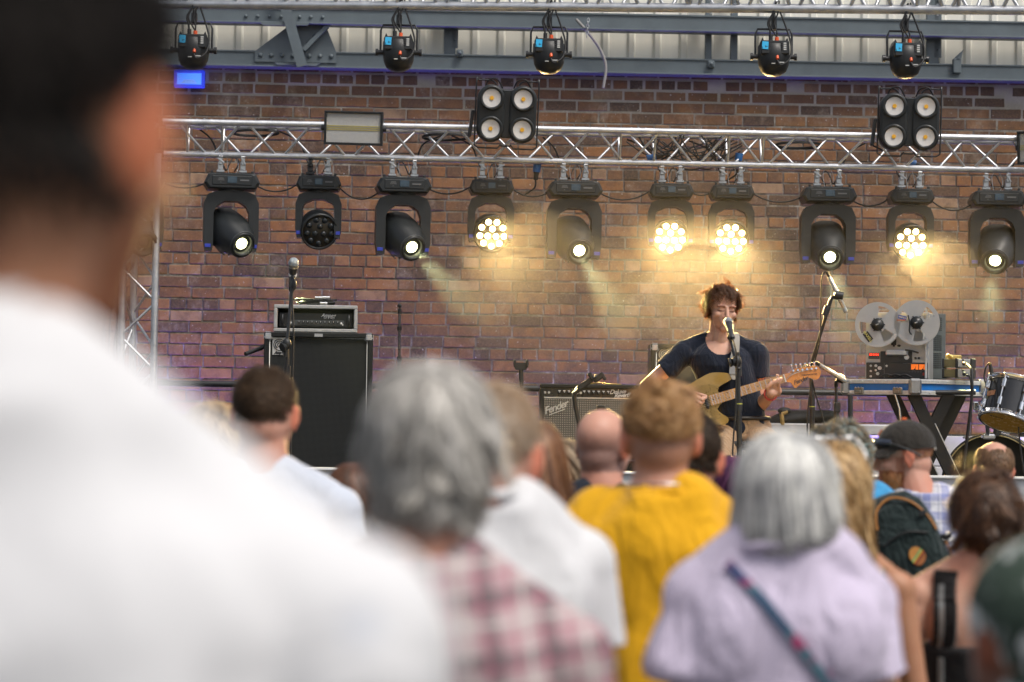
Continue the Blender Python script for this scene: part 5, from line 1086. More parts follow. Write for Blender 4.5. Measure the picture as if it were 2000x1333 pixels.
k = MB(); c = SL(th, 1930, 794, 13.7); k.box(c, (0.10, 0.05, 0.032), ch=0.006); k.tube(c + Vector((-0.06, 0, 0)), c + Vector((0.09, 0, 0.004)), 0.007); k.box(c + Vector((-0.07, 0, 0)), (0.03, 0.03, 0.05), ch=0.006); k.build("clamp_block", M_CHROME, th)
k = MB(); k.tube(SL(th, 1939, 822, 13.68), SL(th, 1938, 757, 13.68), 0.0125); k.box(SL(th, 1938, 759, 13.68), (0.075, 0.05, 0.045), ch=0.008); k.ell(SL(th, 1942, 745, 13.66), (0.03, 0.03, 0.015)); k.build("memory_rod", M_CHROME, th)
k = MB(); a = SL(th, 1957, 843, 14.0); 
for px in (1945, 1996): k.tube(SL(th, px, 852, 14.1), SL(th, px + 2, 835, 14.1), 0.018)
k.build("rear_tube", M_BLACKM, th)
dm = thing("drum_microphone", "small black clip on microphone standing above the tom rim", "microphone", T(*P(1938, 738, 13.62)))
k = MB(); k.box((0, 0, 0), (0.03, 0.04, 0.062), RY(R(-10)), ch=0.006); k.box((0.008, 0, -0.03), (0.05, 0.03, 0.03), RY(R(-20)), ch=0.006); k.tube((-0.004, 0, 0.03), (-0.012, 0, 0.075), 0.012, 0.009, n=10); k.build("body", M_BLACK, dm)
k = MB(); k.tube((-0.013, 0, 0.074), (-0.015, 0, 0.085), 0.009, n=10); k.build("gold_tip", M_GOLDW, dm)
k = MB(); k.path(crom([(-0.014, 0, 0.085), (-0.035, 0, 0.06), (-0.045, 0, 0.0), (-0.03, -0.02, -0.045), (0.02, -0.03, -0.055), (0.08, -0.03, -0.09), (0.13, -0.04, -0.18), (0.15, -0.06, -0.4), (0.2, -0.1, -0.75)], 6), 0.005, 6); k.build("cable", M_RUBBER, dm)
# ================================================================== people
def mat_skin(name, tone):
    m, nt, p = _new(name)
    at = N(nt, "ShaderNodeAttribute"); at.attribute_name = "tint"
    f = noise(nt, 28, 5, 0.6); c = mixc(nt, ramp(nt, f, [(0.3, (0,) * 3), (0.75, (0.35,) * 3)]), tone, (tone[0] * 0.85, tone[1] * 0.62, tone[2] * 0.58))
    c = mixc(nt, 1.0, c, at.outputs["Color"], 'MULTIPLY')
    nt.links.new(c, p.inputs["Base Color"]); p.inputs["Roughness"].default_value = 0.5
    p.inputs["Subsurface Weight"].default_value = 0.12; p.inputs["Subsurface Radius"].default_value = (0.012, 0.004, 0.002); p.inputs["Subsurface Scale"].default_value = 1.0
    p.inputs["Specular IOR Level"].default_value = 0.35; bump(nt, p, noise(nt, 220, 3), 0.08, 0.004); return m
SKIN = {"fair": mat_skin("fair_skin", (0.56, 0.325, 0.235)), "pink": mat_skin("pink_skin", (0.53, 0.29, 0.215)), "tan": mat_skin("tan_skin", (0.40, 0.205, 0.12)), "brown": mat_skin("brown_skin", (0.20, 0.10, 0.065))}
def mat_hair(name, stops, rough=0.42, vary=0.35, glow=0.0):
    m, nt, p = _new(name); geo = N(nt, "ShaderNodeNewGeometry")
    f = noise(nt, 14, 3, 0.6)
    mx = N(nt, "ShaderNodeMath", operation='MULTIPLY_ADD'); nt.links.new(f, mx.inputs[0]); mx.inputs[1].default_value = 0.7
    m2 = N(nt, "ShaderNodeMath", operation='MULTIPLY'); nt.links.new(geo.outputs["Random Per Island"], m2.inputs[0]); m2.inputs[1].default_value = 0.4; nt.links.new(m2.outputs[0], mx.inputs[2])
    n = len(stops); nt.links.new(ramp(nt, mx.outputs[0], [(0.25 + 0.5 * i / max(1, n - 1), c) for i, c in enumerate(stops)]), p.inputs["Base Color"])
    p.inputs["Roughness"].default_value = rough; p.inputs["Specular IOR Level"].default_value = 0.4 if stops[0][0] > 0.02 else 0.15
    if glow:
        tr = N(nt, "ShaderNodeBsdfTranslucent"); tr.inputs[0].default_value = (0.75, 0.28, 0.07, 1); ms = N(nt, "ShaderNodeMixShader"); ms.inputs[0].default_value = glow
        nt.links.new(p.outputs[0], ms.inputs[1]); nt.links.new(tr.outputs[0], ms.inputs[2]); nt.links.new(ms.outputs[0], nt.nodes["Material Output"].inputs[0])
    return m
def mat_cloth(name, col, wr=0.25, bs=9.0, sheen=0.15, weave=700):
    m, nt, p = _new(name); col = Vector(col[:3])
    nt.links.new(ramp(nt, noise(nt, 5, 4), [(0.3, tuple(col * 0.93)), (0.7, tuple(col * 1.05))]), p.inputs["Base Color"])
    p.inputs["Roughness"].default_value = 0.85; p.inputs["Sheen Weight"].default_value = sheen; p.inputs["Specular IOR Level"].default_value = 0.2
    tc = N(nt, "ShaderNodeTexCoord"); mp = N(nt, "ShaderNodeMapping"); mp.inputs["Scale"].default_value = (1.6, 1.6, 0.7); nt.links.new(tc.outputs["Object"], mp.inputs[0])
    h = noise(nt, bs, 3, 0.5, mp.outputs[0], dist=1.2); fine = noise(nt, weave, 2)
    a = N(nt, "ShaderNodeMath", operation='MULTIPLY_ADD'); nt.links.new(fine, a.inputs[0]); a.inputs[1].default_value = 0.03; nt.links.new(h, a.inputs[2])
    bump(nt, p, a.outputs[0], wr, 0.05); return m
def mat_plaid(name, base, bands, wr=0.2, tilt=0.0):
    """woven check: bands = [(period, width, offset, colour, strength)] applied along x and z"""
    m, nt, p = _new(name); tc = N(nt, "ShaderNodeTexCoord"); mp = N(nt, "ShaderNodeMapping"); mp.inputs["Rotation"].default_value = (0, tilt, 0); nt.links.new(tc.outputs["Object"], mp.inputs[0])
    wrp = N(nt, "ShaderNodeTexNoise"); wrp.inputs["Scale"].default_value = 4; nt.links.new(mp.outputs[0], wrp.inputs["Vector"])
    vv = N(nt, "ShaderNodeVectorMath", operation='MULTIPLY_ADD'); nt.links.new(wrp.outputs["Color"], vv.inputs[0]); vv.inputs[1].default_value = (0.03,) * 3; nt.links.new(mp.outputs[0], vv.inputs[2])
    sep = N(nt, "ShaderNodeSeparateXYZ"); nt.links.new(vv.outputs[0], sep.inputs[0]); c = base
    for (per, wid, off, col, stg) in bands:
        for ax in (0, 2):
            a = N(nt, "ShaderNodeMath", operation='MULTIPLY_ADD'); nt.links.new(sep.outputs[ax], a.inputs[0]); a.inputs[1].default_value = 1.0 / per; a.inputs[2].default_value = off + 50
            fr = N(nt, "ShaderNodeMath", operation='FRACT'); nt.links.new(a.outputs[0], fr.inputs[0])
            lt = N(nt, "ShaderNodeMath", operation='LESS_THAN'); nt.links.new(fr.outputs[0], lt.inputs[0]); lt.inputs[1].default_value = wid
            s_ = N(nt, "ShaderNodeMath", operation='MULTIPLY'); nt.links.new(lt.outputs[0], s_.inputs[0]); s_.inputs[1].default_value = stg
            c = mixc(nt, s_.outputs[0], c, col)
    nt.links.new(c, p.inputs["Base Color"]); p.inputs["Roughness"].default_value = 0.85; p.inputs["Specular IOR Level"].default_value = 0.2
    bump(nt, p, noise(nt, 9, 3, 0.5, mp.outputs[0], dist=1.0), wr, 0.05); return m
M_TROUS = mat_cloth("dark_trousers", (0.03, 0.035, 0.05)); M_SHOE = mat("shoe_leather", (0.03, 0.025, 0.022), 0.5)

def remesh(mb, name, mats, parent, voxel, smooth=3, fac=0.5, disp=None, M=None, tint=None, cut=None):
    """fuse overlapping closed shapes into ONE continuous skin"""
    me = mb.mesh(name); t = bpy.data.objects.new(name, me); COL.objects.link(t)
    r = t.modifiers.new("r", 'REMESH'); r.mode = 'VOXEL'; r.voxel_size = voxel; r.use_smooth_shade = True
    if smooth: s = t.modifiers.new("s", 'SMOOTH'); s.factor = fac; s.iterations = smooth
    dg = bpy.context.evaluated_depsgraph_get(); m2 = bpy.data.meshes.new_from_object(t.evaluated_get(dg))
    bpy.data.objects.remove(t); m2.name = name; n = len(m2.vertices)
    co = np.empty(n * 3, np.float32); m2.vertices.foreach_get("co", co); co = co.reshape(-1, 3)
    if disp is not None:
        nr = np.empty(n * 3, np.float32); m2.vertices.foreach_get("normal", nr); nr = nr.reshape(-1, 3)
        co = co + nr * disp(co, nr)[:, None]; m2.vertices.foreach_set("co", co.ravel().astype(np.float32)); m2.update()
    if cut is not None:
        import bmesh
        bm = bmesh.new(); bm.from_mesh(m2); bm.verts.ensure_lookup_table(); kill = cut(co)
        bmesh.ops.delete(bm, geom=[v for v in bm.verts if kill[v.index]], context='VERTS'); bm.to_mesh(m2); bm.free(); co = co[~kill]; n = len(m2.vertices)
    at = m2.color_attributes.new("tint", 'FLOAT_COLOR', 'POINT'); col = np.ones((n, 4), np.float32)
    if tint is not None: col[:, :3] = tint(co)
    assert len(col) == len(m2.vertices)
    at.data.foreach_set("color", col.ravel())
    m2.materials.clear()
    for q in (mats if isinstance(mats, (list, tuple)) else [mats]): m2.materials.append(q)
    m2.polygons.foreach_set("use_smooth", [True] * len(m2.polygons)); m2.polygons.foreach_set("material_index", [0] * len(m2.polygons))
    o = bpy.data.objects.new(name, m2); COL.objects.link(o)
    if parent is not None: o.parent = parent
    if M is not None: o.matrix_local = M
    return o
def folds(seed, amp=0.006, k=1.0, vertical=True):
    r = np.random.default_rng(seed); W = []
    for i in range(9):
        d = r.normal(size=3); d[2] *= 0.35 if vertical else 1.0; d /= np.linalg.norm(d); W.append((d, r.uniform(18, 60) * k, r.uniform(0, 6.28), r.uniform(0.4, 1.0), r.normal(size=3) * 7))
    def f(co, nr):
        h = np.zeros(len(co))
        for d, kk, ph, a, w in W: h += a * np.sin(co @ d * kk + ph + 1.3 * np.sin(co @ w)) / (kk / 30)
        h = np.abs(h) ** 0.8 * np.sign(h); return amp * h / 2.2
    return f

# ---- hair as real strands
def strands(name, m, parent, M, c, rad, N_, length, mask, seed=0, width=0.0016, lift=0.25, grav=0.6, flow=1.0, crown=(0, -0.35, 0.93), curl=0.0, curlf=60.0, K=9, jitter=0.2, clump=0.0, wave=0.0, wavef=25.0, part=None, limit=None, shell=True, layer=0.012, sdir=None, helix=None):
    r = np.random.default_rng(seed); c = np.array(c, float); rad = np.array(rad, float)
    D = r.normal(size=(int(N_ * 4), 3)); D /= np.linalg.norm(D, axis=1)[:, None]; D = D[mask(D)][:N_]; n = len(D)
    Nn = D / rad; Nn /= np.linalg.norm(Nn, axis=1)[:, None]
    p = c + D * rad; cr = np.array(crown, float); cr /= np.linalg.norm(cr)
    L = length(D, r) if callable(length) else np.full(n, length); L = L * r.uniform(0.75, 1.1, n)
    off = r.uniform(0, layer, n); cl = r.normal(size=(n, 3)) * jitter
    if clump:
        G = r.normal(size=(160, 3)); G /= np.linalg.norm(G, axis=1)[:, None]; gi = np.argmax(D @ G.T, axis=1); Gj = r.normal(size=(160, 3)) * jitter * 2.2; cl = cl * (1 - clump) + Gj[gi] * clump
        ph = r.uniform(0, 6.28, 160)[gi] + r.normal(size=n) * 0.5
    else: ph = r.uniform(0, 6.28, n)
    c2, r2 = np.array((0, -0.03, -0.03)), np.array((0.064, 0.072, 0.062))        # nape bulge below the cranium
    def nape(p, o):
        q = (p - c2) / r2; ql = np.linalg.norm(q, axis=1); b = ql < 1 + o; p[b] = c2 + (q[b] / ql[b][:, None]) * (1 + o if np.isscalar(o) else (1 + o)[b])[:, None] * r2 if not np.isscalar(o) else c2 + (q[b] / ql[b][:, None]) * (1 + o) * r2; return p
    if shell: p = nape(p, 0.0)
    pts = [p.copy()]; d = None
    for i in range(1, K):
        q = (p - c) / rad; ql = np.linalg.norm(q, axis=1)[:, None]; qn = q / ql; nn = qn / rad; nn /= np.linalg.norm(nn, axis=1)[:, None]
        ref = cr if part is None else np.stack([np.clip(qn[:, 0], -part, part) * 0.0 + np.sign(qn[:, 0]) * 0.02, qn[:, 1] * 0.8, np.full(n, 0.9)], 1)
        tg = qn - ref; tg -= nn * np.sum(tg * nn, 1)[:, None]; tg /= np.linalg.norm(tg, axis=1)[:, None] + 1e-6
        out = np.clip(1.25 - ql, 0, 1)
        want = tg * flow * np.clip(1.6 - ql, 0.0, 1) + np.array([0, 0, -1.0]) * grav + cl + (nn * lift if i < 3 else 0)
        if sdir is not None: want = want + np.array(sdir)
        if wave:
            s_ = np.cross(tg, nn); want = want + s_ * (wave * np.sin(wavef * (i / K) + ph))[:, None]
        if curl:
            a = curlf * i / K + ph; s_ = np.cross(tg, nn); want = want + curl * (s_ * np.sin(a)[:, None] + nn * np.cos(a)[:, None])
        want /= np.linalg.norm(want, axis=1)[:, None] + 1e-6
        d = want if d is None else d * 0.35 + want * 0.65; d /= np.linalg.norm(d, axis=1)[:, None] + 1e-6
        p = p + d * (L / (K - 1))[:, None]
        q = (p - c) / rad; ql = np.linalg.norm(q, axis=1); mn = 1.0 + off / rad.mean() * (i / K) ** 0.5 + 0.01
        b = ql < mn; p[b] = c + (q[b] / ql[b][:, None]) * mn[b][:, None] * rad
        if shell: p = nape(p, off / 0.066 * (i / K) ** 0.5 + 0.02)
        if limit is not None: p = limit(p)
        pts.append(p.copy())
    X = np.stack(pts, 1)                                  # n,K,3
    Tn = np.gradient(X, axis=1); Tn /= np.linalg.norm(Tn, axis=2)[..., None] + 1e-9
    Nr = (X - c) / rad ** 2; Nr /= np.linalg.norm(Nr, axis=2)[..., None] + 1e-9
    S = np.cross(Tn, Nr); S /= np.linalg.norm(S, axis=2)[..., None] + 1e-9
    if helix:
        tt = np.linspace(0, 1, K)[None, :]; ha = ph[:, None] + 6.283 * helix[1] * tt * r.uniform(0.7, 1.3, (n, 1)); hr = helix[0] * np.minimum(1, tt * 3) * r.uniform(0.6, 1.3, (n, 1))
        X = X + S * (hr * np.cos(ha))[..., None] + Nr * (hr * (np.sin(ha) + 0.6))[..., None]
        Tn = np.gradient(X, axis=1); Tn /= np.linalg.norm(Tn, axis=2)[..., None] + 1e-9; S = np.cross(Tn, Nr); S /= np.linalg.norm(S, axis=2)[..., None] + 1e-9
    w = width * (1 - 0.75 * np.linspace(0, 1, K) ** 2) * r.uniform(0.6, 1.3, (n, 1))
    V = np.stack([X - S * w[..., None], X + Nr * (w * 0.5)[..., None], X + S * w[..., None]], 2).reshape(-1, 3)
    b = (np.arange(n) * K * 3)[:, None, None] + (np.arange(K - 1) * 3)[None, :, None]
    F = np.stack([np.concatenate([b + 0, b + 1, b + 4, b + 3], 2), np.concatenate([b + 1, b + 2, b + 5, b + 4], 2)], 2).reshape(-1, 4)
    verts = V; faces = F
    me = bpy.data.meshes.new(name); extra = MB()
    if shell:
        u, v = 28, 18; sv = []; 
        e = MB(); e.ell((0, 0, 0), (1, 1, 1), None, u, v); E = np.array(e.v); keep = mask(E / (np.linalg.norm(E, axis=1)[:, None] + 1e-9))
        E = c + E * (rad * 1.012); ef = [f for f in e.f if all(keep[i] for i in f)]; base = len(verts)
        verts = np.concatenate([verts, E]); 
    me.vertices.add(len(verts)); me.vertices.foreach_set("co", verts.astype(np.float32).ravel())
    loops = faces.ravel(); starts = np.arange(len(faces)) * 4; tot = np.full(len(faces), 4)
    if shell and ef:
        el = np.concatenate([np.array(f) + base for f in ef]); lens = np.array([len(f) for f in ef]); st_ = np.concatenate([[0], np.cumsum(lens)[:-1]]) + len(loops)
        loops = np.concatenate([loops, el]); starts = np.concatenate([starts, st_]); tot = np.concatenate([tot, lens])
    me.loops.add(len(loops)); me.loops.foreach_set("vertex_index", loops.astype(np.int32)); me.polygons.add(len(starts)); me.polygons.foreach_set("loop_start", starts.astype(np.int32))
    me.polygons.foreach_set("use_smooth", np.ones(len(starts), bool)); me.update(calc_edges=True); me.validate(); me.materials.append(m)
    o = bpy.data.objects.new(name, me); COL.objects.link(o); o.parent = parent; o.matrix_local = M; return o

SK_C, SK_R = (0, -0.012, 0.035), (0.0765, 0.096, 0.083)      # cranium in head space (origin between the eyes, +Y forward)
def head_blobs(k, M, face=True, jaw=1.0, nose=1.0):
    e = lambda c, r, Q=None: k.ell(c, r, M if Q is None else M @ Q, 20, 14)
    e(SK_C, SK_R); e((0, 0.028, -0.03), (0.062, 0.064, 0.08)); e((0, 0.03, -0.078), (0.05 * jaw, 0.05, 0.038)); e((0, 0.072, -0.1), (0.022 * jaw, 0.02, 0.018)); e((0, -0.03, -0.03), (0.062, 0.07, 0.06))
    for s in (-1, 1):
        Q = T(s * 0.074, -0.008, -0.012) @ RZ(R(s * -22)) @ RX(R(-12)); e((s * 0.006, -0.006, 0), (0.0075, 0.018, 0.031), Q)
        k.path([(s * 0.012, -0.008 + 0.017 * math.cos(a), 0.004 + 0.026 * math.sin(a)) for a in [R(-30 + 25 * i) for i in range(11)]], 0.0048, 6, M=M @ Q); e((s * 0.008, 0.0, -0.024), (0.006, 0.009, 0.009), Q)
    if face:
        for s in (-1, 1):
            e((s * 0.028, 0.078, 0.021), (0.027, 0.014, 0.008)); e((s * 0.043, 0.062, -0.026), (0.02, 0.024, 0.02)); e((s * 0.031, 0.0725, 0.002), (0.0155, 0.0135, 0.0115)); e((s * 0.011, 0.1, -0.039), (0.0085, 0.01, 0.0075)); k.cap((s * 0.018, 0.083, -0.068), (0, 0.0935, -0.0655), 0.004, 0.006, M=M); k.cap((s * 0.016, 0.083, -0.072), (0, 0.0915, -0.0775), 0.004, 0.0065, M=M)
        k.cap((0, 0.086, 0.014), (0, 0.108 * nose, -0.034), 0.0085, 0.0105, M=M); e((0, 0.084, -0.0655), (0.03, 0.012, 0.02))
def neck_blobs(k, M, base, r=0.057, r2=0.066):
    a = M @ Vector((0, -0.022, -0.06)); k.cap(a, base, r, r2, 16)
def hand_blobs(k, w, e, side, curl=0.5, up=None):
    """relaxed hand hanging at the wrist w, continuing from the elbow e"""
    ax = (Vector(w) - Vector(e)).normalized(); A = frame(w, z=ax, x=up or (0, 1, 0))          # x = thumb side / forward
    k.cap(A @ Vector((0, 0, 0.0)), A @ Vector((0.0, 0, 0.075)), 0.026, 0.03); k.ell((0, 0, 0.05), (0.04, 0.017, 0.045), A)
    for i in range(4):
        x = -0.028 + 0.0187 * i; L = (0.062, 0.075, 0.08, 0.07)[i]; z0 = 0.085; b = curl
        p = [Vector((x, 0, z0)), Vector((x, -side * 0.006 * b * 4, z0 + L * 0.45)), Vector((x, -side * 0.02 * b * 2, z0 + L * 0.8)), Vector((x, -side * 0.04 * b * 2, z0 + L * 0.98))]
        for a, c in zip(p[:-1], p[1:]): k.cap(A @ a, A @ c, 0.0085, 0.0078, 8)
    for a, c in (((0.03, 0, 0.02), (0.058, -side * 0.012, 0.055)), ((0.058, -side * 0.012, 0.055), (0.066, -side * 0.02, 0.085))): k.cap(A @ Vector(a), A @ Vector(c), 0.011, 0.009, 8)

def ering(z, hw, hd, y=0.0, e=2.4, n=28, x=0.0):
    return [(x + hw * math.copysign(abs(math.cos(a)) ** (2 / e), math.cos(a)), y + hd * math.copysign(abs(math.sin(a)) ** (2 / e), math.sin(a)), z) for a in [2 * math.pi * i / n for i in range(n)]]
TORSO = [(.84, .165, .105, 0), (.92, .176, .118, 0), (1.0, .166, .112, 0), (1.1, .152, .104, 0), (1.2, .160, .110, 0), (1.3, .172, .118, 0), (1.38, .172, .112, -.006), (1.43, .150, .092, -.012), (1.465, .11, .075, -.018), (1.50, .078, .064, -.022)]
class Body:
    """standing person seen mostly from behind; local +Y is where the person looks"""
    def __init__(s, label, px, top, d, yaw=0, skin="fair", fem=False, build=1.0, head_yaw=0, head_tilt=0, head_roll=0, lean=0.0, sh=1.0, hs=None, pos=None, H=None, drop=0.0):
        q = P(px, top, d); s.H = H or q.z; s.s = (s.H + drop) / 1.76; s.skin = SKIN[skin]; s.label = label
        s.o = thing("person", label, "person", T(q.x - lean * math.cos(R(yaw)), q.y - lean * math.sin(R(yaw)), 0) @ RZ(R(yaw)), "people in the audience")
        s.sh = (0.88 if fem else 1.0) * sh; s.b = build; s.fem = fem; s.hs = hs or (0.35 + 0.65 * s.s); s.lean = lean; s.seed = abs(int(px * 7 + d * 13))
        s.HM = T(lean, 0.012 * s.s, s.H - 0.118 * s.hs) @ RZ(R(head_yaw)) @ RX(R(head_tilt)) @ RY(R(head_roll)) @ Matrix.Scale(s.hs, 4)
        k_ = s.s; self_ = s
        s.arms = {}
        for sd in (-1, 1): s.arms[sd] = [Vector((sd * .188 * s.sh * k_, -.008 * k_, 1.395 * k_)), Vector((sd * (.225 * s.sh + .015) * k_, -.02 * k_, 1.12 * k_)), Vector((sd * (.22 * s.sh + .02) * k_, .07 * k_, .885 * k_))]
        s.voxel = 0.0085
    def torso(s, k, add=0.0, zmin=0.0, zmax=9, flare=0.0, drop=1.0):
        R_ = []
        for (z, w, dd, y) in TORSO:
            if z < zmin or z > zmax: continue
            f = s.sh if z > 1.25 else (1.0 if not s.fem else (0.90 if 1.05 < z < 1.25 else 0.97))
            fl = flare * max(0, 1.25 - z)
            R_.append(ering(z * s.s, (w * f * s.b + add + fl) * s.s, (dd * s.b + add + fl * 0.7) * s.s, y * s.s))
        k.loft(R_)
        for sd in (-1, 1):
            k.cap(Vector((sd * .045 * s.s, -.03 * s.s, 1.485 * s.s)), s.arms[sd][0] + Vector((-sd * .025, 0, 0.028)) * s.s, (.05 + add * .6) * s.s, (.043 + add) * s.s, 14)
            k.ell(s.arms[sd][0], ((.056 + add) * s.s,) * 3)
            k.ell((sd * 0.085 * s.s, -0.07 * s.s, 1.33 * s.s), ((0.075 + add) * s.s, (0.045 + add) * s.s, (0.09 + add) * s.s))
            if s.fem: k.ell((sd * 0.075 * s.s, 0.085 * s.s, 1.26 * s.s), ((0.07 + add * 0.5) * s.s,) * 3)
    def body(s, face=False, tint=None, hands=True, extra=None, voxel=None):
        k = MB(); s.torso(k, -0.008); head_blobs(k, s.HM, face); neck_blobs(k, s.HM, Vector((0, -.02 * s.s, 1.47 * s.s)) + Vector((s.lean * 0.3, 0, 0)), 0.056 * (0.9 if s.fem else 1.03), 0.066 * (0.88 if s.fem else 1.03))
        for sd in (-1, 1):
            a, b, c = s.arms[sd]; f = 0.85 if s.fem else 1.0
            k.cap(a, b, .05 * f * s.s, .039 * f * s.s, 14); k.cap(b, b.lerp(c, .35), .039 * f * s.s, .04 * f * s.s); k.cap(b.lerp(c, .35), c, .04 * f * s.s, .027 * f * s.s)
            if hands: hand_blobs(k, c, b, sd)
            k.cap((sd * .088 * s.s, 0, .86 * s.s), (sd * .095 * s.s, .01, .48 * s.s), .08 * s.s, .05 * s.s); k.cap((sd * .095 * s.s, .01, .48 * s.s), (sd * .1 * s.s, -.01, .07 * s.s), .05 * s.s, .036 * s.s)
        if extra: extra(k)
        Hi = s.HM.inverted(); HI = np.array(Hi)
        def tf(co):
            h = co @ HI[:3, :3].T + HI[:3, 3]; t = np.ones((len(co), 3), np.float32)
            ear = (np.abs(h[:, 0]) > 0.073) & (np.abs(h[:, 2] + 0.01) < 0.05) & (np.abs(h[:, 1] + 0.012) < 0.04); t[ear] = (1.12, 0.72, 0.6)
            nk = np.clip((-0.05 - h[:, 2]) / 0.05, 0, 1) * np.clip((0.22 + h[:, 2]) / 0.05, 0, 1) * (np.hypot(h[:, 0], h[:, 1]) < 0.12); t *= 1 - nk[:, None] * np.array([0.02, 0.14, 0.17]) 
            if tint is not None: t = tint(h, t)
            return t
        s.bodyo = remesh(k, "body", s.skin, s.o, voxel or s.voxel, 3, 0.5, None, None, tf); return s.bodyo
    def top(s, name, m, add=0.014, sleeve=0.62, zmin=0.9, flare=0.02, amp=0.007, cuff=0.012, parent=None, extra=None, neck=None, zmax=9, voxel=0.009, kf=1.0, wide=0.0):
        k = MB(); s.torso(k, add, zmin, zmax, flare)
        for sd in (-1, 1):
            a, b, c = s.arms[sd]; f = 0.85 if s.fem else 1.0
            if sleeve <= 1: k.tube(a.lerp(b, -0.02), a.lerp(b, sleeve), (.052 * f + add) * s.s, (.047 * f + add + cuff) * s.s, n=20)
            else:
                k.cap(a, b, (.05 * f + add) * s.s, (.043 * f + add) * s.s, 16); e = b.lerp(c, sleeve - 1); k.cap(b, b.lerp(c, 0.35), (.043 * f + add) * s.s, (.042 * f + add) * s.s, 16); k.tube(b.lerp(c, 0.3), e, (.042 * f + add) * s.s, (.032 * f + add) * s.s, n=20)
        if extra: extra(k)
        o = remesh(k, name, m, parent or s.o, voxel, 2, 0.5, folds(s.seed, amp, kf)); return o
    def collar_ring(s, m, r=0.078, z=1.497, th=0.009, parent=None, tilt=14, name="collar_rib"):
        k = MB(); k.path([(r * 1.08 * math.cos(a), r * math.sin(a), 0) for a in [2 * math.pi * i / 32 for i in range(32)]], th, 8, closed=True); o = k.build(name, m, parent or s.o, M=T(0, -.018 * s.s, z * s.s) @ RX(R(-tilt)) @ Matrix.Scale(s.s, 4)); return o
    def lower(s, m=None, shoes=True):
        k = MB(); k.loft([ering(z * s.s, w * s.b * s.s, dd * s.b * s.s, 0) for z, w, dd in ((.80, .15, .1), (.86, .172, .115), (.92, .178, .12), (1.0, .168, .114), (1.03, .16, .108))])
        for sd in (-1, 1): k.cap((sd * .088 * s.s, 0, .86 * s.s), (sd * .095 * s.s, .01, .48 * s.s), .09 * s.s, .066 * s.s, 16); k.tube((sd * .095 * s.s, .01, .5 * s.s), (sd * .1 * s.s, -.01, .07 * s.s), .066 * s.s, .058 * s.s, n=16)
        remesh(k, "trousers", m or M_TROUS, s.o, 0.014, 2, 0.5, folds(s.seed + 1, 0.007))
        if shoes:
            for sd in (-1, 1): k = MB(); k.ell((sd * .1 * s.s, .04, .05), (.048, .12, .05)); k.box((sd * .1 * s.s, .045, .012), (.09, .25, .022), ch=0.008); k.build("shoe", M_SHOE, s.o)
    def hair(s, name, m, **kw):
        kw.setdefault("c", SK_C); kw.setdefault("rad", SK_R); kw.setdefault("seed", s.seed)
        return strands(name, m, s.o, s.HM, **kw)
def on_back(o, x, z, off=0.004, front=False):
    """point on the back (or front) of a garment at height z"""
    ok, loc, nr, fi = o.ray_cast(Vector((x, 1.0 if front else -1.0, z)), Vector((0, -1.0 if front else 1.0, 0)))
    return (loc + nr * off, nr) if ok else (Vector((x, 0.12 if front else -0.12, z)), Vector((0, -1, 0)))
def band(o, xz, w, name, m, parent, th=0.004, s=1.0, drop_first=None):
    """flat strap lying on a garment's back through the (x, z) points"""
    bpy.context.view_layer.update(); k = MB(); rg = []; pts = crom([(x * s, 0, z * s) for x, z in xz], 6)
    H_ = [on_back(o, p.x, p.z, 0.002) for p in pts]; q = [h[0] for h in H_]
    for i in range(len(q)):
        t = (q[min(i + 1, len(q) - 1)] - q[max(i - 1, 0)]).normalized(); nr = H_[i][1]; sd = t.cross(nr).normalized()
        rg.append([q[i] + sd * w - nr * 0.004, q[i] + sd * w + nr * th, q[i] - sd * w + nr * th, q[i] - sd * w - nr * 0.004])
    k.loft(rg, smooth=False); return k.build(name, m, parent)
# masks in head space: direction on the skull
def m_full(front=0.62, low=-0.55, side=0.2):
    """all hair but the face: front hairline height, nape depth"""
    def f(D):
        y, z = D[:, 1], D[:, 2]; line = np.where(y > 0.15, front * np.clip((y - 0.15) / 0.5, 0, 1) + (-0.05) * (1 - np.clip((y - 0.15) / 0.5, 0, 1)), low + (y + 1) * 0.25)
        ear = (np.abs(D[:, 0]) > 0.82) & (z < -0.28); return (z > line) & ~ear
    return f
def m_bald(top=0.72, low=-0.5):
    g = m_full(0.9, low)
    def f(D): return g(D) & ~((D[:, 2] > top) | ((D[:, 2] > top - 0.25) & (np.abs(D[:, 0]) < 0.45) & (D[:, 1] > -0.72)))
    return f
# ================================================================== the singer
MD = 13.1
def S(px, py, t=0.0): return P(px, py, MD - t)
o0 = S(1440, 858, 0.0); mus = thing("person", "seated singer with curly auburn hair and navy t-shirt playing a gold guitar", "person", T(o0.x, o0.y, STAGE_Z))
MI = mus.matrix_world.inverted(); L_ = lambda px, py, t=0.0: MI @ S(px, py, t)
ey = (-CF + CR * 0.20 - CU * 0.10).normalized(); hx = ey.cross(Vector((0.05, 0, 1))).normalized(); hz = hx.cross(ey)
hp = L_(1411, 604, 0.02); HMm = Matrix(((hx.x, ey.x, hz.x, hp.x), (hx.y, ey.y, hz.y, hp.y), (hx.z, ey.z, hz.z, hp.z), (0, 0, 0, 1)))
k = MB(); head_blobs(k, HMm, True, 0.98, 1.04); k.cap(HMm @ Vector((0, -0.02, -0.07)), L_(1406, 668, -0.03), 0.056, 0.066, 16)
k.cap(HMm @ Vector((0, 0.02, -0.10)), L_(1408, 665, 0.03), 0.04, 0.04)
chest = lambda add: [[p for p in ering(0, w + add, dd + add)] for w, dd in ()]
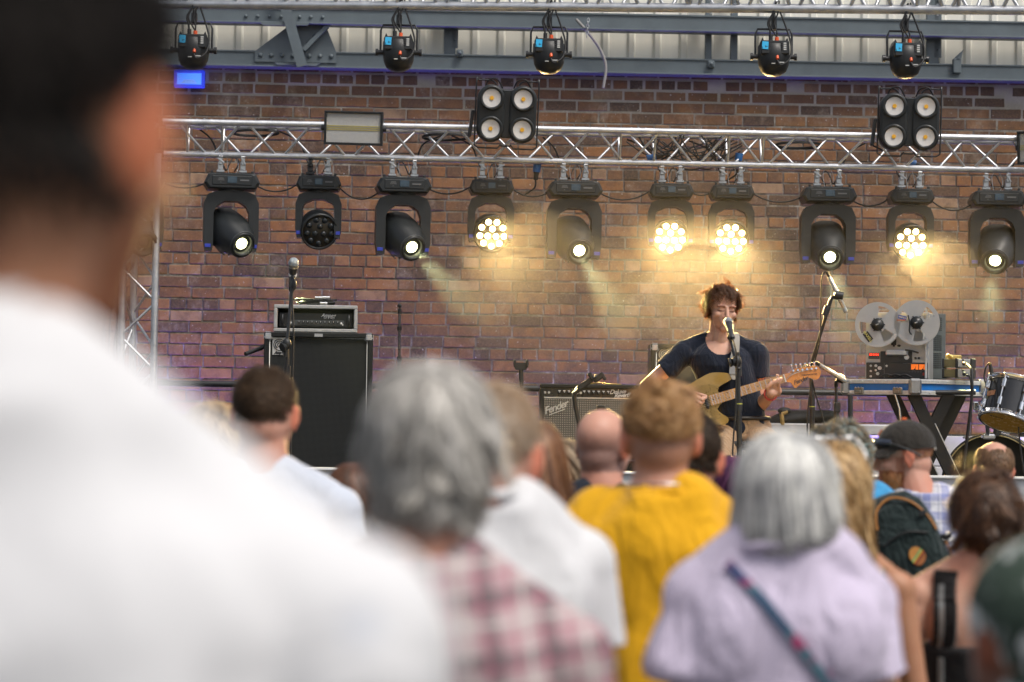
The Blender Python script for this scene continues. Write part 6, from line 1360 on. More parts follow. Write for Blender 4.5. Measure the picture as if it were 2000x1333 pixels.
def torso_m(k, add, lo=True):
    rows = [(1440, 850, .165, .12), (1440, 826, .158, .115), (1437, 800, .150, .108), (1428, 770, .150, .11), (1418, 740, .162, .116), (1410, 715, .170, .118), (1406, 695, .168, .105), (1405, 680, .125, .085), (1405, 668, .08, .068)]
    if not lo: rows = rows[1:]
    k.loft([[(L_(px, py, 0).x + x, L_(px, py, 0).y - 0.0 + y, L_(px, py, 0).z) for x, y, _ in ering(0, w + add, dd + add)] for px, py, w, dd in rows])
    for a, b in ((L_(1388, 662, -.02), L_(1336, 684, -.01)), (L_(1424, 662, -.02), L_(1474, 686, -.01))): k.cap(a, b, .045 + add * 0.5, .048 + add, 14)
RS, RE, RW = L_(1334, 692, 0), L_(1262, 756, -0.02), L_(1342, 779, 0.19)
LS, LE, LW = L_(1478, 694, 0), L_(1483, 794, -0.01), L_(1507, 768, 0.20)
torso_m(k, -0.008)
for a, b, c in ((RS, RE, RW), (LS, LE, LW)):
    k.ell(a, 0.052); k.cap(a, b, .048, .039, 14); k.cap(b, b.lerp(c, .3), .038, .04); k.cap(b.lerp(c, .3), c, .04, .026)
# fretting hand: palm behind and below the neck, four fingers curling round the front, thumb over the top
k.ell(L_(1512, 764, 0.165), (0.042, 0.03, 0.036)); k.cap(LW, L_(1511, 764, 0.18), 0.026, 0.03)
for i, (x0, y0, x1, y1, x2, y2) in enumerate(((1503, 771, 1497.5, 757, 1505, 751), (1508.5, 770, 1504.5, 753, 1512, 747), (1515, 768, 1512.5, 750, 1519, 744), (1521, 766, 1521, 749, 1525, 743.5))):
    a, b, c, d = L_(x0, y0, 0.185), L_(x1, y1, 0.225), L_(x2, y2 - 2, 0.228), L_(x2 + 1.5, y2 - 4.5, 0.208)
    k.cap(a, b, .0096, .009, 10); k.cap(b, c, .009, .0084, 10); k.cap(c, d, .0084, .0075, 10)
k.cap(L_(1516, 758, 0.14), L_(1521, 743, 0.145), 0.013, 0.012, 10); k.cap(L_(1521, 743, 0.145), L_(1518.5, 734.5, 0.175), 0.012, 0.0105, 10)
# picking hand
k.ell(L_(1351, 778, 0.205), (0.045, 0.03, 0.035)); k.cap(RW, L_(1350, 778, 0.2), 0.026, 0.03)
for pts in (((1356, 768, .21), (1366, 770.5, .232), (1379, 774, .222)), ((1360, 776, .235), (1371, 781, .245), (1379, 777.5, .226)), ((1358, 781, .235), (1368, 788, .245), (1374, 785, .226)), ((1355, 785, .23), (1363, 793, .24), (1369, 791, .225)), ((1351, 787, .225), (1357, 797, .235), (1363, 796, .222))):
    q = [L_(*p) for p in pts]; k.cap(q[0], q[1], .0105, .0095, 10); k.cap(q[1], q[2], .0095, .008, 10)
HI = np.array(HMm.inverted())
def mus_tint(co):
    h = co @ HI[:3, :3].T + HI[:3, 3]; t = np.ones((len(co), 3), np.float32); x, y, z = np.abs(h[:, 0]), h[:, 1], h[:, 2]
    def put(m, c): t[m] = t[m] * np.array(c)
    put((x > 0.073) & (np.abs(z + 0.01) < 0.05) & (np.abs(y) < 0.05), (1.05, 0.75, 0.62))
    put((np.abs(z - 0.021 + 3.0 * (x - 0.03) ** 2 * 4) < 0.006) & (x > 0.012) & (x < 0.055) & (y > 0.055), (0.5, 0.38, 0.33))       # brows
    put((np.abs(z + 0.0065 - (x - 0.031) ** 2 * 9) < 0.0035) & (np.abs(x - 0.031) < 0.017) & (y > 0.055), (0.22, 0.16, 0.16))   # closed lash line
    put((np.abs(z + 0.072) < 0.010) & (x < 0.022) & (y > 0.07), (0.85, 0.55, 0.55)); put((np.abs(z + 0.0715) < 0.003) & (x < 0.02) & (y > 0.07), (0.35, 0.25, 0.25))
    put((np.abs(z + 0.045) < 0.0045) & (np.abs(x - 0.009) < 0.005) & (y > 0.08), (0.3, 0.2, 0.2))
    beard = (z < -0.045) & (z > -0.125) & (y > -0.02) & ~((np.abs(z + 0.072) < 0.012) & (x < 0.024)); t[beard] *= np.array((0.86, 0.82, 0.82)); return t
remesh(k, "body", SKIN["fair"], mus, 0.0042, 2, 0.4, None, None, mus_tint)
M_MHAIR = mat_hair("auburn_curls", [(0.03, 0.014, 0.007), (0.07, 0.032, 0.014), (0.13, 0.06, 0.025)], 0.4, glow=0.14)
def m_mus(D):
    y, z = D[:, 1], D[:, 2]; line = np.where(y > 0.1, -0.1 + 0.75 * np.clip((y - 0.1) / 0.62, 0, 1), -0.75); return z > line
strands("hair", M_MHAIR, mus, HMm, SK_C, np.array(SK_R) * 1.04, 1900, lambda D, r: 0.060 + 0.012 * (D[:, 2] > 0.3), m_mus, 5, 0.0017, 0.65, 0.3, 0.9, crown=(0, -0.3, 0.95), K=24, jitter=0.18, clump=0.85, layer=0.022, helix=(0.008, 2.2))
# navy t-shirt
def tee(k):
    torso_m(k, 0.007, True)
    for a, b, f in ((RS, RE, 0.50), (LS, LE, 0.44)): k.ell(a, 0.066); k.tube(a, a.lerp(b, f), .066, .071, n=20)
k = MB(); tee(k); M_NAVY = mat_cloth("navy_cotton", (0.008, 0.012, 0.024), 0.35, 12)
nc = np.array(L_(1408, 664, 0.06))
def neck_cut(co):
    e = (co - nc) / np.array((0.080, 0.16, 0.084)); return (np.sum(e * e, 1) < 1) | ((np.hypot(co[:, 0] - nc[0], (co[:, 1] - nc[1] - 0.08)) < 0.075) & (co[:, 2] > nc[2] + 0.0))
ts = remesh(k, "t_shirt", M_NAVY, mus, 0.0045, 3, 0.5, folds(4, 0.006, 1.3), cut=neck_cut); sm2 = ts.modifiers.new("hem", 'SOLIDIFY'); sm2.thickness = 0.004; sm2.offset = -1
# rolled neckline: the edge follows the scoop cut out of the shirt
# khaki trousers
KN = {1: (L_(1392, 912, 0.42), L_(1398, 1035, 0.45)), -1: (L_(1548, 893, 0.36), L_(1556, 1035, 0.42))}
k = MB(); k.ell(L_(1442, 842, -0.01), (.185, .145, .12)); k.loft([[(L_(1440, py, 0).x + x, L_(1440, py, 0).y + y, L_(1440, py, 0).z) for x, y, _ in ering(0, .167, .124)] for py in (850, 830, 815)])
for s, hp_ in ((1, L_(1420, 852, 0.02)), (-1, L_(1464, 852, 0.02))):
    a, b = KN[s]; k.cap(hp_, a, .092, .07, 18); k.cap(a, b, .07, .055, 16)
M_KHAKI = mat_cloth("khaki_twill", (0.34, 0.225, 0.135), 0.5, 14); remesh(k, "trousers", M_KHAKI, mus, 0.008, 2, 0.5, folds(9, 0.010, 1.5, False))
k = MB(); k.path([(L_(1441, 817, 0).x + 0.17 * math.cos(a), L_(1441, 817, 0).y + 0.127 * math.sin(a), L_(1441, 817, 0).z) for a in [2 * math.pi * i / 32 for i in range(32)]], 0.012, 8, closed=True); k.build("belt", mat("belt_leather", (0.02, 0.014, 0.01), 0.4), mus)
for s in (1, -1): a, b = KN[s]; k = MB(); k.ell((b.x, b.y - 0.05, 0.05), (.05, .13, .05)); k.box((b.x, b.y - 0.05, 0.012), (.095, .26, .022), ch=0.008); k.build("shoe", M_SHOE, mus)
k = MB(); k.path([LW.lerp(LE, 0.10) + frame(LW, z=LE - LW).to_3x3() @ Vector((0.033 * math.cos(a), 0.033 * math.sin(a), 0)) for a in [2 * math.pi * i / 20 for i in range(20)]], 0.006, 6, closed=True); k.build("wristband", mat("red_band", (0.5, 0.06, 0.04), 0.4), mus)
# stool: small black amplifier box used as a seat
sq = S(1442, 868, 0.05); stl = thing("stool", "low black box seat with white lettering under the singer", "stool", T(sq.x, sq.y, STAGE_Z)); sh_ = sq.z - STAGE_Z
k = MB(); k.box((0, 0, sh_ / 2 - 0.01), (0.30, 0.30, sh_ - 0.02), ch=0.012); k.build("seat_box", M_TOLEX, stl); k = MB(); k.box((0, 0, sh_), (0.33, 0.33, 0.035), ch=0.012); k.build("seat", M_RUBBER, stl)
text("MAR", 0.05, T(-0.02, -0.152, sh_ - 0.05) @ RX(R(90)), M_WHITE, stl)

# ---- guitar
ang = math.atan2(43.6, 140); gx = (CR * math.cos(ang) + CU * math.sin(ang) - CF * 0.06).normalized(); gzv = (-CF + CU * 0.12).normalized()
GM = frame(S(1388, 783, 0.185), x=gx, z=gzv)
gtr = thing("electric_guitar", "gold bodied electric guitar with maple neck held by the seated singer", "guitar", GM)
ol = crom([(.055, .028, 0), (.052, .05, 0), (.078, .062, 0), (.12, .072, 0), (.150, .083, 0), (.143, .106, 0), (.10, .128, 0), (.04, .142, 0), (-.03, .130, 0), (-.09, .117, 0), (-.16, .126, 0), (-.23, .142, 0), (-.29, .122, 0), (-.325, .06, 0), (-.33, 0, 0), (-.32, -.07, 0), (-.28, -.13, 0), (-.21, -.16, 0), (-.14, -.152, 0), (-.08, -.128, 0), (-.03, -.126, 0), (.02, -.142, 0), (.052, -.138, 0), (.062, -.116, 0), (.04, -.088, 0), (.022, -.06, 0), (.03, -.036, 0), (.055, -.028, 0)], 4, True)
k = MB(); k.prism([(p.x, p.y) for p in ol], -0.042, 0.0, smooth=True)
def mat_gold():
    m, nt, p = _new("aged_gold_lacquer"); nt.links.new(ramp(nt, noise(nt, 7, 5, 0.65), [(0.3, (0.27, 0.16, 0.035)), (0.7, (0.38, 0.235, 0.06))]), p.inputs["Base Color"]); p.inputs["Roughness"].default_value = 0.22; p.inputs["Coat Weight"].default_value = 0.5; p.inputs["Metallic"].default_value = 0.25; return m
gb_ = k.build("body", mat_gold(), gtr, bevel=0.008, seg=3)
pg = crom([(.05, .034, 0), (.06, .056, 0), (.02, .085, 0), (-.04, .09, 0), (-.10, .06, 0), (-.16, .03, 0), (-.19, -.04, 0), (-.25, -.09, 0), (-.21, -.125, 0), (-.12, -.11, 0), (-.06, -.09, 0), (0, -.1, 0), (.03, -.09, 0), (.012, -.06, 0), (.04, -.034, 0)], 4, True)
k = MB(); k.prism([(p.x, p.y) for p in pg], 0.0002, 0.003); k.build("pickguard", mat("gold_pickguard", (0.26, 0.165, 0.05), 0.3, metal=0.4), gtr)
M_MAPLE = mat("maple", (0.50, 0.25, 0.07), 0.28, var=0.2, scale=12, coat=0.4); M_MAPLEH = mat("amber_maple", (0.52, 0.19, 0.03), 0.25, var=0.15, coat=0.5)
NL = 0.412 * 1.0; k = MB(); k.prism([(-0.005, -0.028), (NL, -0.0215), (NL, 0.0215), (-0.005, 0.028)], -0.001, 0.012); k.loft([[(x, w * math.cos(a), -0.001 - 0.02 * math.sin(a)) for a in [math.pi * i / 10 for i in range(11)]] for x, w in ((0.0, 0.027), (NL, 0.021))]); nk = k.build("neck", M_MAPLE, gtr)
k = MB(); sc_ = 0.648; x0 = NL - sc_ * 0
for f in range(1, 22):
    x = NL - (sc_ - sc_ / 2 ** (f / 12.0))
    if x > -0.004: k.box((x, 0, 0.0127), (0.0022, 0.043 + 0.013 * (1 - x / NL), 0.0012))
k.build("fret", M_CHROME, nk)
k = MB()
for f in (3, 5, 7, 9, 12, 15, 17, 19):
    x = NL - (sc_ - sc_ / 2 ** ((f - 0.5) / 12.0)); 
    for y in ((-0.014, 0.014) if f == 12 else (0,)):
        if x > 0: k.tube((x, y, 0.0121), (x, y, 0.0126), 0.0036, n=10)
k.build("fret_dot", M_BLACK, nk)
k = MB(); k.box((NL + 0.002, 0, 0.012), (0.005, 0.043, 0.006)); k.build("nut", M_PIPING, nk)
ho = crom([(NL, .0215, 0), (NL + .03, .024, 0), (NL + .055, .043, 0), (NL + .08, .047, 0), (NL + .14, .05, 0), (NL + .175, .048, 0), (NL + .195, .030, 0), (NL + .197, .006, 0), (NL + .182, -.018, 0), (NL + .16, -.024, 0), (NL + .14, -.012, 0), (NL + .115, -.012, 0), (NL + .085, -.036, 0), (NL + .06, -.055, 0), (NL + .045, -.052, 0), (NL + .03, -.03, 0), (NL, -.0215, 0)], 4)
HR = lambda x, y, a=-11: (NL + (x - NL) * math.cos(R(a)) - y * math.sin(R(a)) * 1.0, (x - NL) * math.sin(R(a)) + y * math.cos(R(a)))
ho = [Vector((*HR(p.x, p.y, -11 * min(1, max(0, (p.x - NL) / 0.05))), 0)) for p in ho]
k = MB(); k.prism([(p.x, p.y) for p in ho], -0.008, 0.006); hs_ = k.build("headstock", M_MAPLEH, gtr, bevel=0.002)
for i in range(6):
    x, yy = HR(NL + .052 + i * 0.0245, 0.036); k = MB(); k.tube((x, yy, 0.006), (x, yy, 0.016), 0.0055, n=10); k.tube((x, yy + .01, -0.004), (x, yy + .026, -0.002), 0.003, n=8); k.box((x, yy + .032, -0.002), (0.012, 0.012, 0.01), ch=0.003); k.build("tuning_peg", M_CHROME, hs_)
text("Fender", 0.032, T(*HR(NL + .085, -0.020), 0.0066) @ RZ(R(4)), M_BLACK, hs_, "lettering", 0.4, 0.0003, 0.0005, 0.9); text("STRATOCASTER", 0.0115, T(*HR(NL + .135, 0.006), 0.0066) @ RZ(R(-11)), M_BLACK, hs_, "lettering", 0.2, 0.0003, 0.0002)
k = MB(); [k.tube((NL + .002, y, 0.0155), (-0.22, y * 1.35, 0.016), 0.0006, n=5, caps=False) for y in [-0.017 + 0.0068 * i for i in range(6)]]; [k.tube((NL + .002, -0.017 + 0.0068 * i, 0.0155), (*HR(NL + .052 + i * 0.0245, 0.036), 0.014), 0.0006, n=5, caps=False) for i in range(6)]; k.build("string", M_STEEL, gtr)
for x in (-0.025, -0.095, -0.165):
    k = MB(); k.box((x, 0, 0.007), (0.018, 0.078, 0.012), ch=0.006); k.build("pickup", M_BLACK, gtr)
k = MB(); k.box((-0.225, 0, 0.006), (0.04, 0.075, 0.01), ch=0.003); k.build("bridge", M_STEEL, gtr)
for x, y in ((-0.14, -0.085), (-0.19, -0.095), (-0.23, -0.105)): k = MB(); k.lathe([(0.012, 0.003), (0.011, 0.012), (0.009, 0.018), (1e-6, 0.019)], T(x, y, 0), 14); k.build("knob", M_BLACK, gtr)
k = MB(); k.tube((0.143, 0.088, -0.02), (0.155, 0.092, -0.02), 0.006, n=10); k.build("strap_pin", M_CHROME, gtr)
# strap: over the left shoulder down to the upper horn
pts = crom([L_(1424, 652, -0.10), L_(1430, 650, -0.02), L_(1436, 654, 0.055), L_(1437, 670, 0.115), L_(1435, 700, 0.150), L_(1433, 722, 0.165), L_(1433, 742, 0.175)], 5)
k = MB(); rg = []
for i, p in enumerate(pts):
    w = 0.021 if i < len(pts) - 3 else 0.021 - 0.005 * (i - len(pts) + 4); tg = (pts[min(i + 1, len(pts) - 1)] - pts[max(i - 1, 0)]).normalized(); sd = Vector((1, 0, 0)); nn = sd.cross(tg).normalized()
    rg.append([p + sd * w + nn * .002, p - sd * w + nn * .002, p - sd * w - nn * .002, p + sd * w - nn * .002])
k.loft(rg, smooth=False); st_o = k.build("strap", mat_cloth("grey_webbing", (0.30, 0.28, 0.25), 0.1, 40), None); st_o.matrix_world = mus.matrix_world.copy(); tag(st_o, "pale grey guitar strap over the singer's shoulder down to the gold guitar", "guitar strap")
k = MB(); rg = [];
k.loft([[q + (p1 - q) * 0 for q in (p + Vector((1, 0, 0)) * 0.024, p - Vector((1, 0, 0)) * 0.024, p - Vector((1, 0, 0)) * 0.024 + Vector((0, 0.006, 0)), p + Vector((1, 0, 0)) * 0.024 + Vector((0, 0.006, 0)))] for p, p1 in ((pts[-12], pts[-1]), (pts[-8], pts[-1]), (pts[-4], pts[-1]))], smooth=False)
k.build("strap_end", mat("grey_leather", (0.22, 0.22, 0.22), 0.4), st_o, M=T(0, -0.006, 0))
# ================================================================== the audience
def mat_floral(name, c1, c2, sc):
    m, nt, p = _new(name); f = noise(nt, sc, 3, 0.55, dist=1.6); nt.links.new(ramp(nt, f, [(0.47, c1), (0.55, c2)]), p.inputs["Base Color"]); p.inputs["Roughness"].default_value = 0.85; return m
GREY = lambda n, a: mat_hair(n, a)
# 1 nearest man, left edge
b = Body("tall man in white patterned shirt with dark cropped hair, filling the left of the frame", 34, -205, 1.36, skin="tan", head_yaw=-15, sh=1.12, build=1.0, hs=1.10, lean=0.045)
for sd in (-1, 1):
    for j in range(3): b.arms[sd][j].z -= 0.04
M_SPOT = None
def mat_spotted():
    m, nt, p = _new("white_dotted_cotton"); tc = N(nt, "ShaderNodeTexCoord"); v = N(nt, "ShaderNodeTexVoronoi"); v.inputs["Scale"].default_value = 11; nt.links.new(tc.outputs["Object"], v.inputs["Vector"])
    nt.links.new(ramp(nt, v.outputs["Distance"], [(0.10, (0.50, 0.53, 0.60)), (0.2, (0.60, 0.60, 0.615))]), p.inputs["Base Color"]); p.inputs["Roughness"].default_value = 0.8; p.inputs["Specular IOR Level"].default_value = 0.2
    bump(nt, p, noise(nt, 7, 3, 0.5, dist=1.0), 0.3, 0.05); return m
def tint_near(h, t):
    beard = (h[:, 2] < -0.03) & (h[:, 1] > 0.0) & (h[:, 2] > -0.13); t[beard] *= np.array((0.62, 0.52, 0.45)); return t
b.body(True, tint_near); 
def hi_collar(k):
    k.lathe([(0.080, 0.0), (0.077, 0.05), (0.072, 0.085), (0.066, 0.085), (0.066, 0.0)], T(0, -0.022 * b.s, 1.475 * b.s) @ RX(R(8)), 28)
b.top("shirt", mat_spotted(), 0.022, 1.2, 0.85, 0.03, 0.009); k = MB(); hi_collar(k); k.build("collar", MATS.get("wc") or mat_cloth("white_cotton", (0.62, 0.62, 0.635)), b.o); b.lower()
M_WHITEC = bpy.data.materials["white_cotton"]
b.hair("hair", mat_hair("near_black_hair", [(0.003, 0.0025, 0.002), (0.007, 0.005, 0.004), (0.012, 0.008, 0.006)], 0.6), N_=5200, length=lambda D, r: 0.022 + 0.022 * np.clip(D[:, 2], 0, 1), mask=m_full(0.6, -1.05), width=0.0011, lift=0.4, grav=0.2, flow=0.9, K=6, layer=0.012)
# 2 blond head low left
b = Body("person with wavy blond hair, low at the left below the truss tower", 414, 790, 6.8, skin="fair", build=0.95)
b.body(); b.top("shirt", mat_cloth("cream_cotton", (0.62, 0.58, 0.5)), 0.014, 0.6); b.lower()
b.hair("hair", mat_hair("blond_hair", [(0.22, 0.12, 0.045), (0.45, 0.29, 0.13), (0.62, 0.46, 0.26)]), N_=2400, length=0.075, mask=m_full(0.6, -0.7), width=0.002, lift=0.3, grav=0.3, K=9, clump=0.6, wave=0.6, wavef=10, layer=0.02)
# 3 dark cropped man before the cabinet
b = Body("man with cropped dark brown hair standing in front of the tall bass cabinet", 519, 719, 6.0, skin="pink", head_yaw=-6)
b.body(); b.top("shirt", mat_cloth("pale_blue_cotton", (0.5, 0.54, 0.62)), 0.014, 0.6); b.lower()
b.hair("hair", mat_hair("dark_brown_crop", [(0.018, 0.011, 0.006), (0.045, 0.027, 0.015), (0.085, 0.05, 0.028)]), N_=4200, length=lambda D, r: 0.012 + 0.010 * np.clip(D[:, 2], 0, 1), mask=m_full(0.62, -0.66), width=0.0012, lift=0.6, grav=0.25, K=5, layer=0.006)
# 4 low woman left of the grey haired man
b = Body("woman with straight brown hair tinged red, low left of the grey haired man", 690, 905, 6.6, skin="fair", fem=True)
b.body(); b.top("blouse", mat_cloth("white_linen", (0.75, 0.74, 0.74)), 0.014, 0.6); b.lower()
b.hair("hair", mat_hair("reddish_brown_hair", [(0.03, 0.016, 0.010), (0.075, 0.036, 0.02), (0.16, 0.06, 0.03)]), N_=3000, length=0.34, mask=m_full(0.6, -0.6), width=0.0018, lift=0.05, grav=1.0, part=0.3, K=12, clump=0.5, layer=0.012)
# 5 grey haired man
b = Body("older man with thick grey hair in pink and grey plaid shirt", 838, 722, 3.1, skin="fair", head_yaw=8, sh=1.0, build=1.0)
for sd in (-1, 1):
    for j in range(3): b.arms[sd][j].z -= 0.025
b.body()
b.top("plaid_shirt", mat_plaid("pink_plaid", (0.40, 0.27, 0.29), [(0.074, 0.42, 0.1, (0.40, 0.35, 0.345), 0.5), (0.074, 0.30, 0.62, (0.06, 0.055, 0.06), 0.55), (0.037, 0.12, 0.2, (0.36, 0.12, 0.17), 0.6), (0.074, 0.07, 0.9, (0.52, 0.46, 0.45), 0.6)], tilt=0.12), 0.018, 1.3, 0.85, 0.02, 0.007)
k = MB(); k.lathe([(0.082, 0.0), (0.075, 0.04), (0.07, 0.05), (0.066, 0.0)], T(0, -0.022 * b.s, 1.47 * b.s) @ RX(R(8)), 28); k.build("collar", bpy.data.materials["pink_plaid"], b.o); b.lower()
b.hair("hair", mat_hair("silver_grey_hair", [(0.17, 0.16, 0.145), (0.36, 0.34, 0.31), (0.60, 0.57, 0.53)]), N_=4200, length=lambda D, r: 0.062 + 0.03 * np.clip(-D[:, 1], 0, 1), mask=m_full(0.6, -0.95), rad=np.array(SK_R) * 1.03, width=0.0021, lift=0.22, grav=0.6, flow=0.8, K=12, clump=0.8, wave=0.5, wavef=9, jitter=0.16, layer=0.020)
# 6 man in white t-shirt
b = Body("man with short sandy hair and folded arms in a plain white t-shirt", 968, 752, 3.9, skin="pink", yaw=24, head_yaw=-38, sh=0.90, drop=0.065, lean=0.03)
for sd in (-1, 1): b.arms[sd][1] += Vector((sd * 0.0, 0.05, 0.0)); b.arms[sd][2] = Vector((-sd * 0.07, 0.24, 1.17)) * b.s
b.arms[-1][2] = Vector((0.17, 0.15, 1.17)) * b.s
b.body(); b.top("t_shirt", M_WHITEC, 0.02, 0.5, 0.85, 0.02, 0.014, 0.022); b.collar_ring(M_WHITEC); b.lower()
b.hair("hair", mat_hair("sandy_grey_hair", [(0.20, 0.115, 0.055), (0.32, 0.20, 0.11), (0.42, 0.34, 0.26)]), N_=4200, length=lambda D, r: 0.014 + 0.022 * np.clip(D[:, 2], 0, 1), mask=m_full(0.6, -0.6), width=0.0013, lift=0.4, grav=0.25, K=6, layer=0.010)
# 7 long straight brown hair
b = Body("woman with long straight chestnut hair between the white t-shirt and the silver combo", 1040, 822, 5.6, skin="fair", fem=True)
b.body(); b.top("top", mat_cloth("rust_cotton", (0.16, 0.07, 0.04)), 0.014, 0.5); b.lower()
b.hair("hair", mat_hair("chestnut_hair", [(0.06, 0.026, 0.012), (0.15, 0.065, 0.028), (0.24, 0.115, 0.05)]), N_=3200, length=0.42, mask=m_full(0.6, -0.7), width=0.0018, lift=0.06, grav=1.0, K=13, clump=0.4, layer=0.016)
# 8 light brown bob far
b = Body("woman with streaked light brown hair just left of the bald man", 1104, 858, 7.6, skin="fair", fem=True, head_yaw=-30)
b.body(True); b.top("top", mat_cloth("dusty_cotton", (0.22, 0.16, 0.13)), 0.014, 0.6); b.lower()
b.hair("hair", mat_hair("streaked_brown_hair", [(0.07, 0.045, 0.025), (0.20, 0.13, 0.07), (0.36, 0.26, 0.15)]), N_=2600, length=0.26, mask=m_full(0.62, -0.6), width=0.0018, lift=0.08, grav=0.9, K=11, clump=0.6, wave=0.25, layer=0.012)
# 9 bald man
b = Body("bald man with shaved head in a dark navy jacket in front of the silver combo", 1180, 800, 7.0, skin="pink", head_yaw=-28)
def tint_bald(h, t):
    q = np.clip((0.06 - h[:, 2]) / 0.07, 0, 1) * (h[:, 1] < 0.03) * (h[:, 2] > -0.07) * (np.abs(h[:, 0]) < 0.079); t *= 1 - q[:, None] * np.array([0.58, 0.55, 0.5]); return t
b.body(True, tint_bald)
jk = b.top("jacket", mat_cloth("navy_nylon", (0.012, 0.017, 0.028), 0.4, 14), 0.024, 1.9, 0.85, 0.02, 0.008)
k = MB(); k.lathe([(0.092, 0.0), (0.088, 0.045), (0.08, 0.06), (0.07, 0.05), (0.07, 0)], T(0, -0.02 * b.s, 1.455 * b.s) @ RX(R(8)), 28); k.build("collar", bpy.data.materials["navy_nylon"], b.o)
band(jk, [(-0.10, 1.452), (-0.14, 1.43), (-0.18, 1.40)], 0.011, "white_stripe", M_WHITE, b.o, 0.003, b.s); b.lower()
# 10 yellow t-shirt
b = Body("man with short ginger blond hair in mustard yellow t-shirt", 1292, 750, 5.1, skin="fair", sh=1.08, build=1.06, drop=0.02)
def tint_fade(h, t):
    q = np.clip((0.01 - h[:, 2]) / 0.03, 0, 1) * np.clip((h[:, 2] + 0.085) / 0.04, 0, 1) * (h[:, 1] < 0.02) * (np.abs(h[:, 0]) < 0.078); t *= 1 - q[:, None] * np.array([0.42, 0.5, 0.58]); return t
b.body(False, tint_fade); M_YELLOW = mat_cloth("mustard_cotton", (0.70, 0.36, 0.008), 0.5, 8)
b.top("t_shirt", M_YELLOW, 0.018, 0.68, 0.85, 0.03, 0.015, 0.018); b.collar_ring(M_YELLOW, 0.082, 1.487, 0.010); b.lower()
k = MB(); k.path([(0.074 * math.cos(a), 0.066 * math.sin(a), 0) for a in [2 * math.pi * i / 32 for i in range(32)]], 0.0022, 6, closed=True); k.build("necklace", M_STEEL, b.o, M=T(0, -.022 * b.s, 1.512 * b.s) @ RX(R(-10)))
b.hair("hair", mat_hair("ginger_blond_hair", [(0.18, 0.08, 0.025), (0.36, 0.18, 0.065), (0.52, 0.31, 0.13)]), N_=5000, length=lambda D, r: (0.009 + 0.021 * np.clip(D[:, 2] + 0.2, 0, 1)) * r.uniform(0.6, 1.2, len(D)), mask=m_full(0.62, -0.42), width=0.0013, lift=0.9, grav=0.15, K=8, clump=0.6, jitter=0.3, helix=(0.003, 0.8), layer=0.010)
# 11 dark haired man right of him
b = Body("man with dark swept hair and a red ear right of the yellow t-shirt", 1348, 806, 5.8, skin="pink", head_yaw=-5)
b.body(); b.top("shirt", mat_cloth("grey_cotton", (0.12, 0.13, 0.14)), 0.014, 0.6); b.lower()
b.hair("hair", mat_hair("black_brown_hair", [(0.010, 0.007, 0.005), (0.026, 0.017, 0.011), (0.06, 0.04, 0.026)]), N_=4000, length=lambda D, r: 0.03 + 0.02 * np.clip(D[:, 2], 0, 1), mask=m_full(0.62, -0.8), width=0.0014, lift=0.3, grav=0.2, K=7, clump=0.4, layer=0.010, sdir=(-0.25, 0, 0))
# 12 purple hair
b = Body("person with short purple dyed hair in a green striped top near the stool", 1428, 892, 8.0, skin="fair", fem=True)
b.body(); b.top("striped_top", mat_plaid("green_stripes", (0.16, 0.30, 0.22), [(0.02, 0.3, 0.0, (0.35, 0.48, 0.38), 0.8)]), 0.016, 0.6); b.lower()
b.hair("hair", mat_hair("purple_hair", [(0.020, 0.010, 0.018), (0.06, 0.018, 0.055), (0.16, 0.05, 0.12)]), N_=2600, length=0.13, mask=m_full(0.62, -0.75), width=0.0018, lift=0.12, grav=0.8, K=10, clump=0.4, layer=0.012)
# 13 white bob
b = Body("woman with a white silver bob haircut in a pale lilac t-shirt", 1536, 852, 4.0, skin="pink", fem=True, sh=0.83, build=0.98, drop=0.07, lean=0.006)
b.body(); M_LILAC = mat_cloth("lilac_cotton", (0.53, 0.47, 0.60), 0.5, 8)
lil = b.top("t_shirt", M_LILAC, 0.015, 0.5, 0.85, 0.03, 0.014, 0.026); b.collar_ring(M_LILAC, 0.086, 1.478, 0.008); b.lower()
bob_n = np.random.default_rng(4).normal(size=9000) * 0.007
def bob_lim(p):
    z = p[:, 2]; rx_ = np.interp(z, [-0.08, -0.065, -0.03, 0.03, 0.09], [0.080, 0.095, 0.106, 0.100, 0.095]); x, y = p[:, 0], p[:, 1] + 0.012
    q = np.hypot(x / rx_, y / (rx_ * 1.22)); f = np.where(q > 1, 1 / q, 1.0); return np.stack([x * f, y * f - 0.012, np.maximum(z, -0.07 + bob_n[:len(p)])], 1)
b.hair("hair", mat_hair("white_silver_hair", [(0.09, 0.09, 0.095), (0.34, 0.34, 0.34), (0.66, 0.65, 0.62), (0.88, 0.87, 0.81)], 0.3), N_=5200, length=lambda D, r: np.clip(0.125 + 0.10 * (D[:, 2] + 0.25), 0.06, 0.30), mask=m_full(0.6, -0.75), rad=np.array(SK_R) * 1.06, width=0.0019, lift=0.06, grav=1.0, flow=0.45, K=13, clump=0.55, jitter=0.07, layer=0.016, limit=bob_lim)
def mat_strap():
    m, nt, p = _new("woven_strap"); nt.links.new(ramp(nt, noise(nt, 16, 2, 0.4), [(0.38, (0.02, 0.06, 0.12)), (0.5, (0.05, 0.14, 0.18)), (0.56, (0.30, 0.02, 0.10)), (0.66, (0.03, 0.05, 0.14))]), p.inputs["Base Color"]); p.inputs["Roughness"].default_value = 0.8; return m
so_ = band(lil, [(-0.10, 1.462), (-0.06, 1.42), (0.0, 1.35), (0.07, 1.26), (0.13, 1.17), (0.165, 1.10)], 0.0075, "bag_strap", mat_strap(), None, 0.006, b.s); so_.matrix_world = b.o.matrix_world.copy(); tag(so_, "navy and pink woven bag strap across the back of the lilac t-shirt", "bag strap")
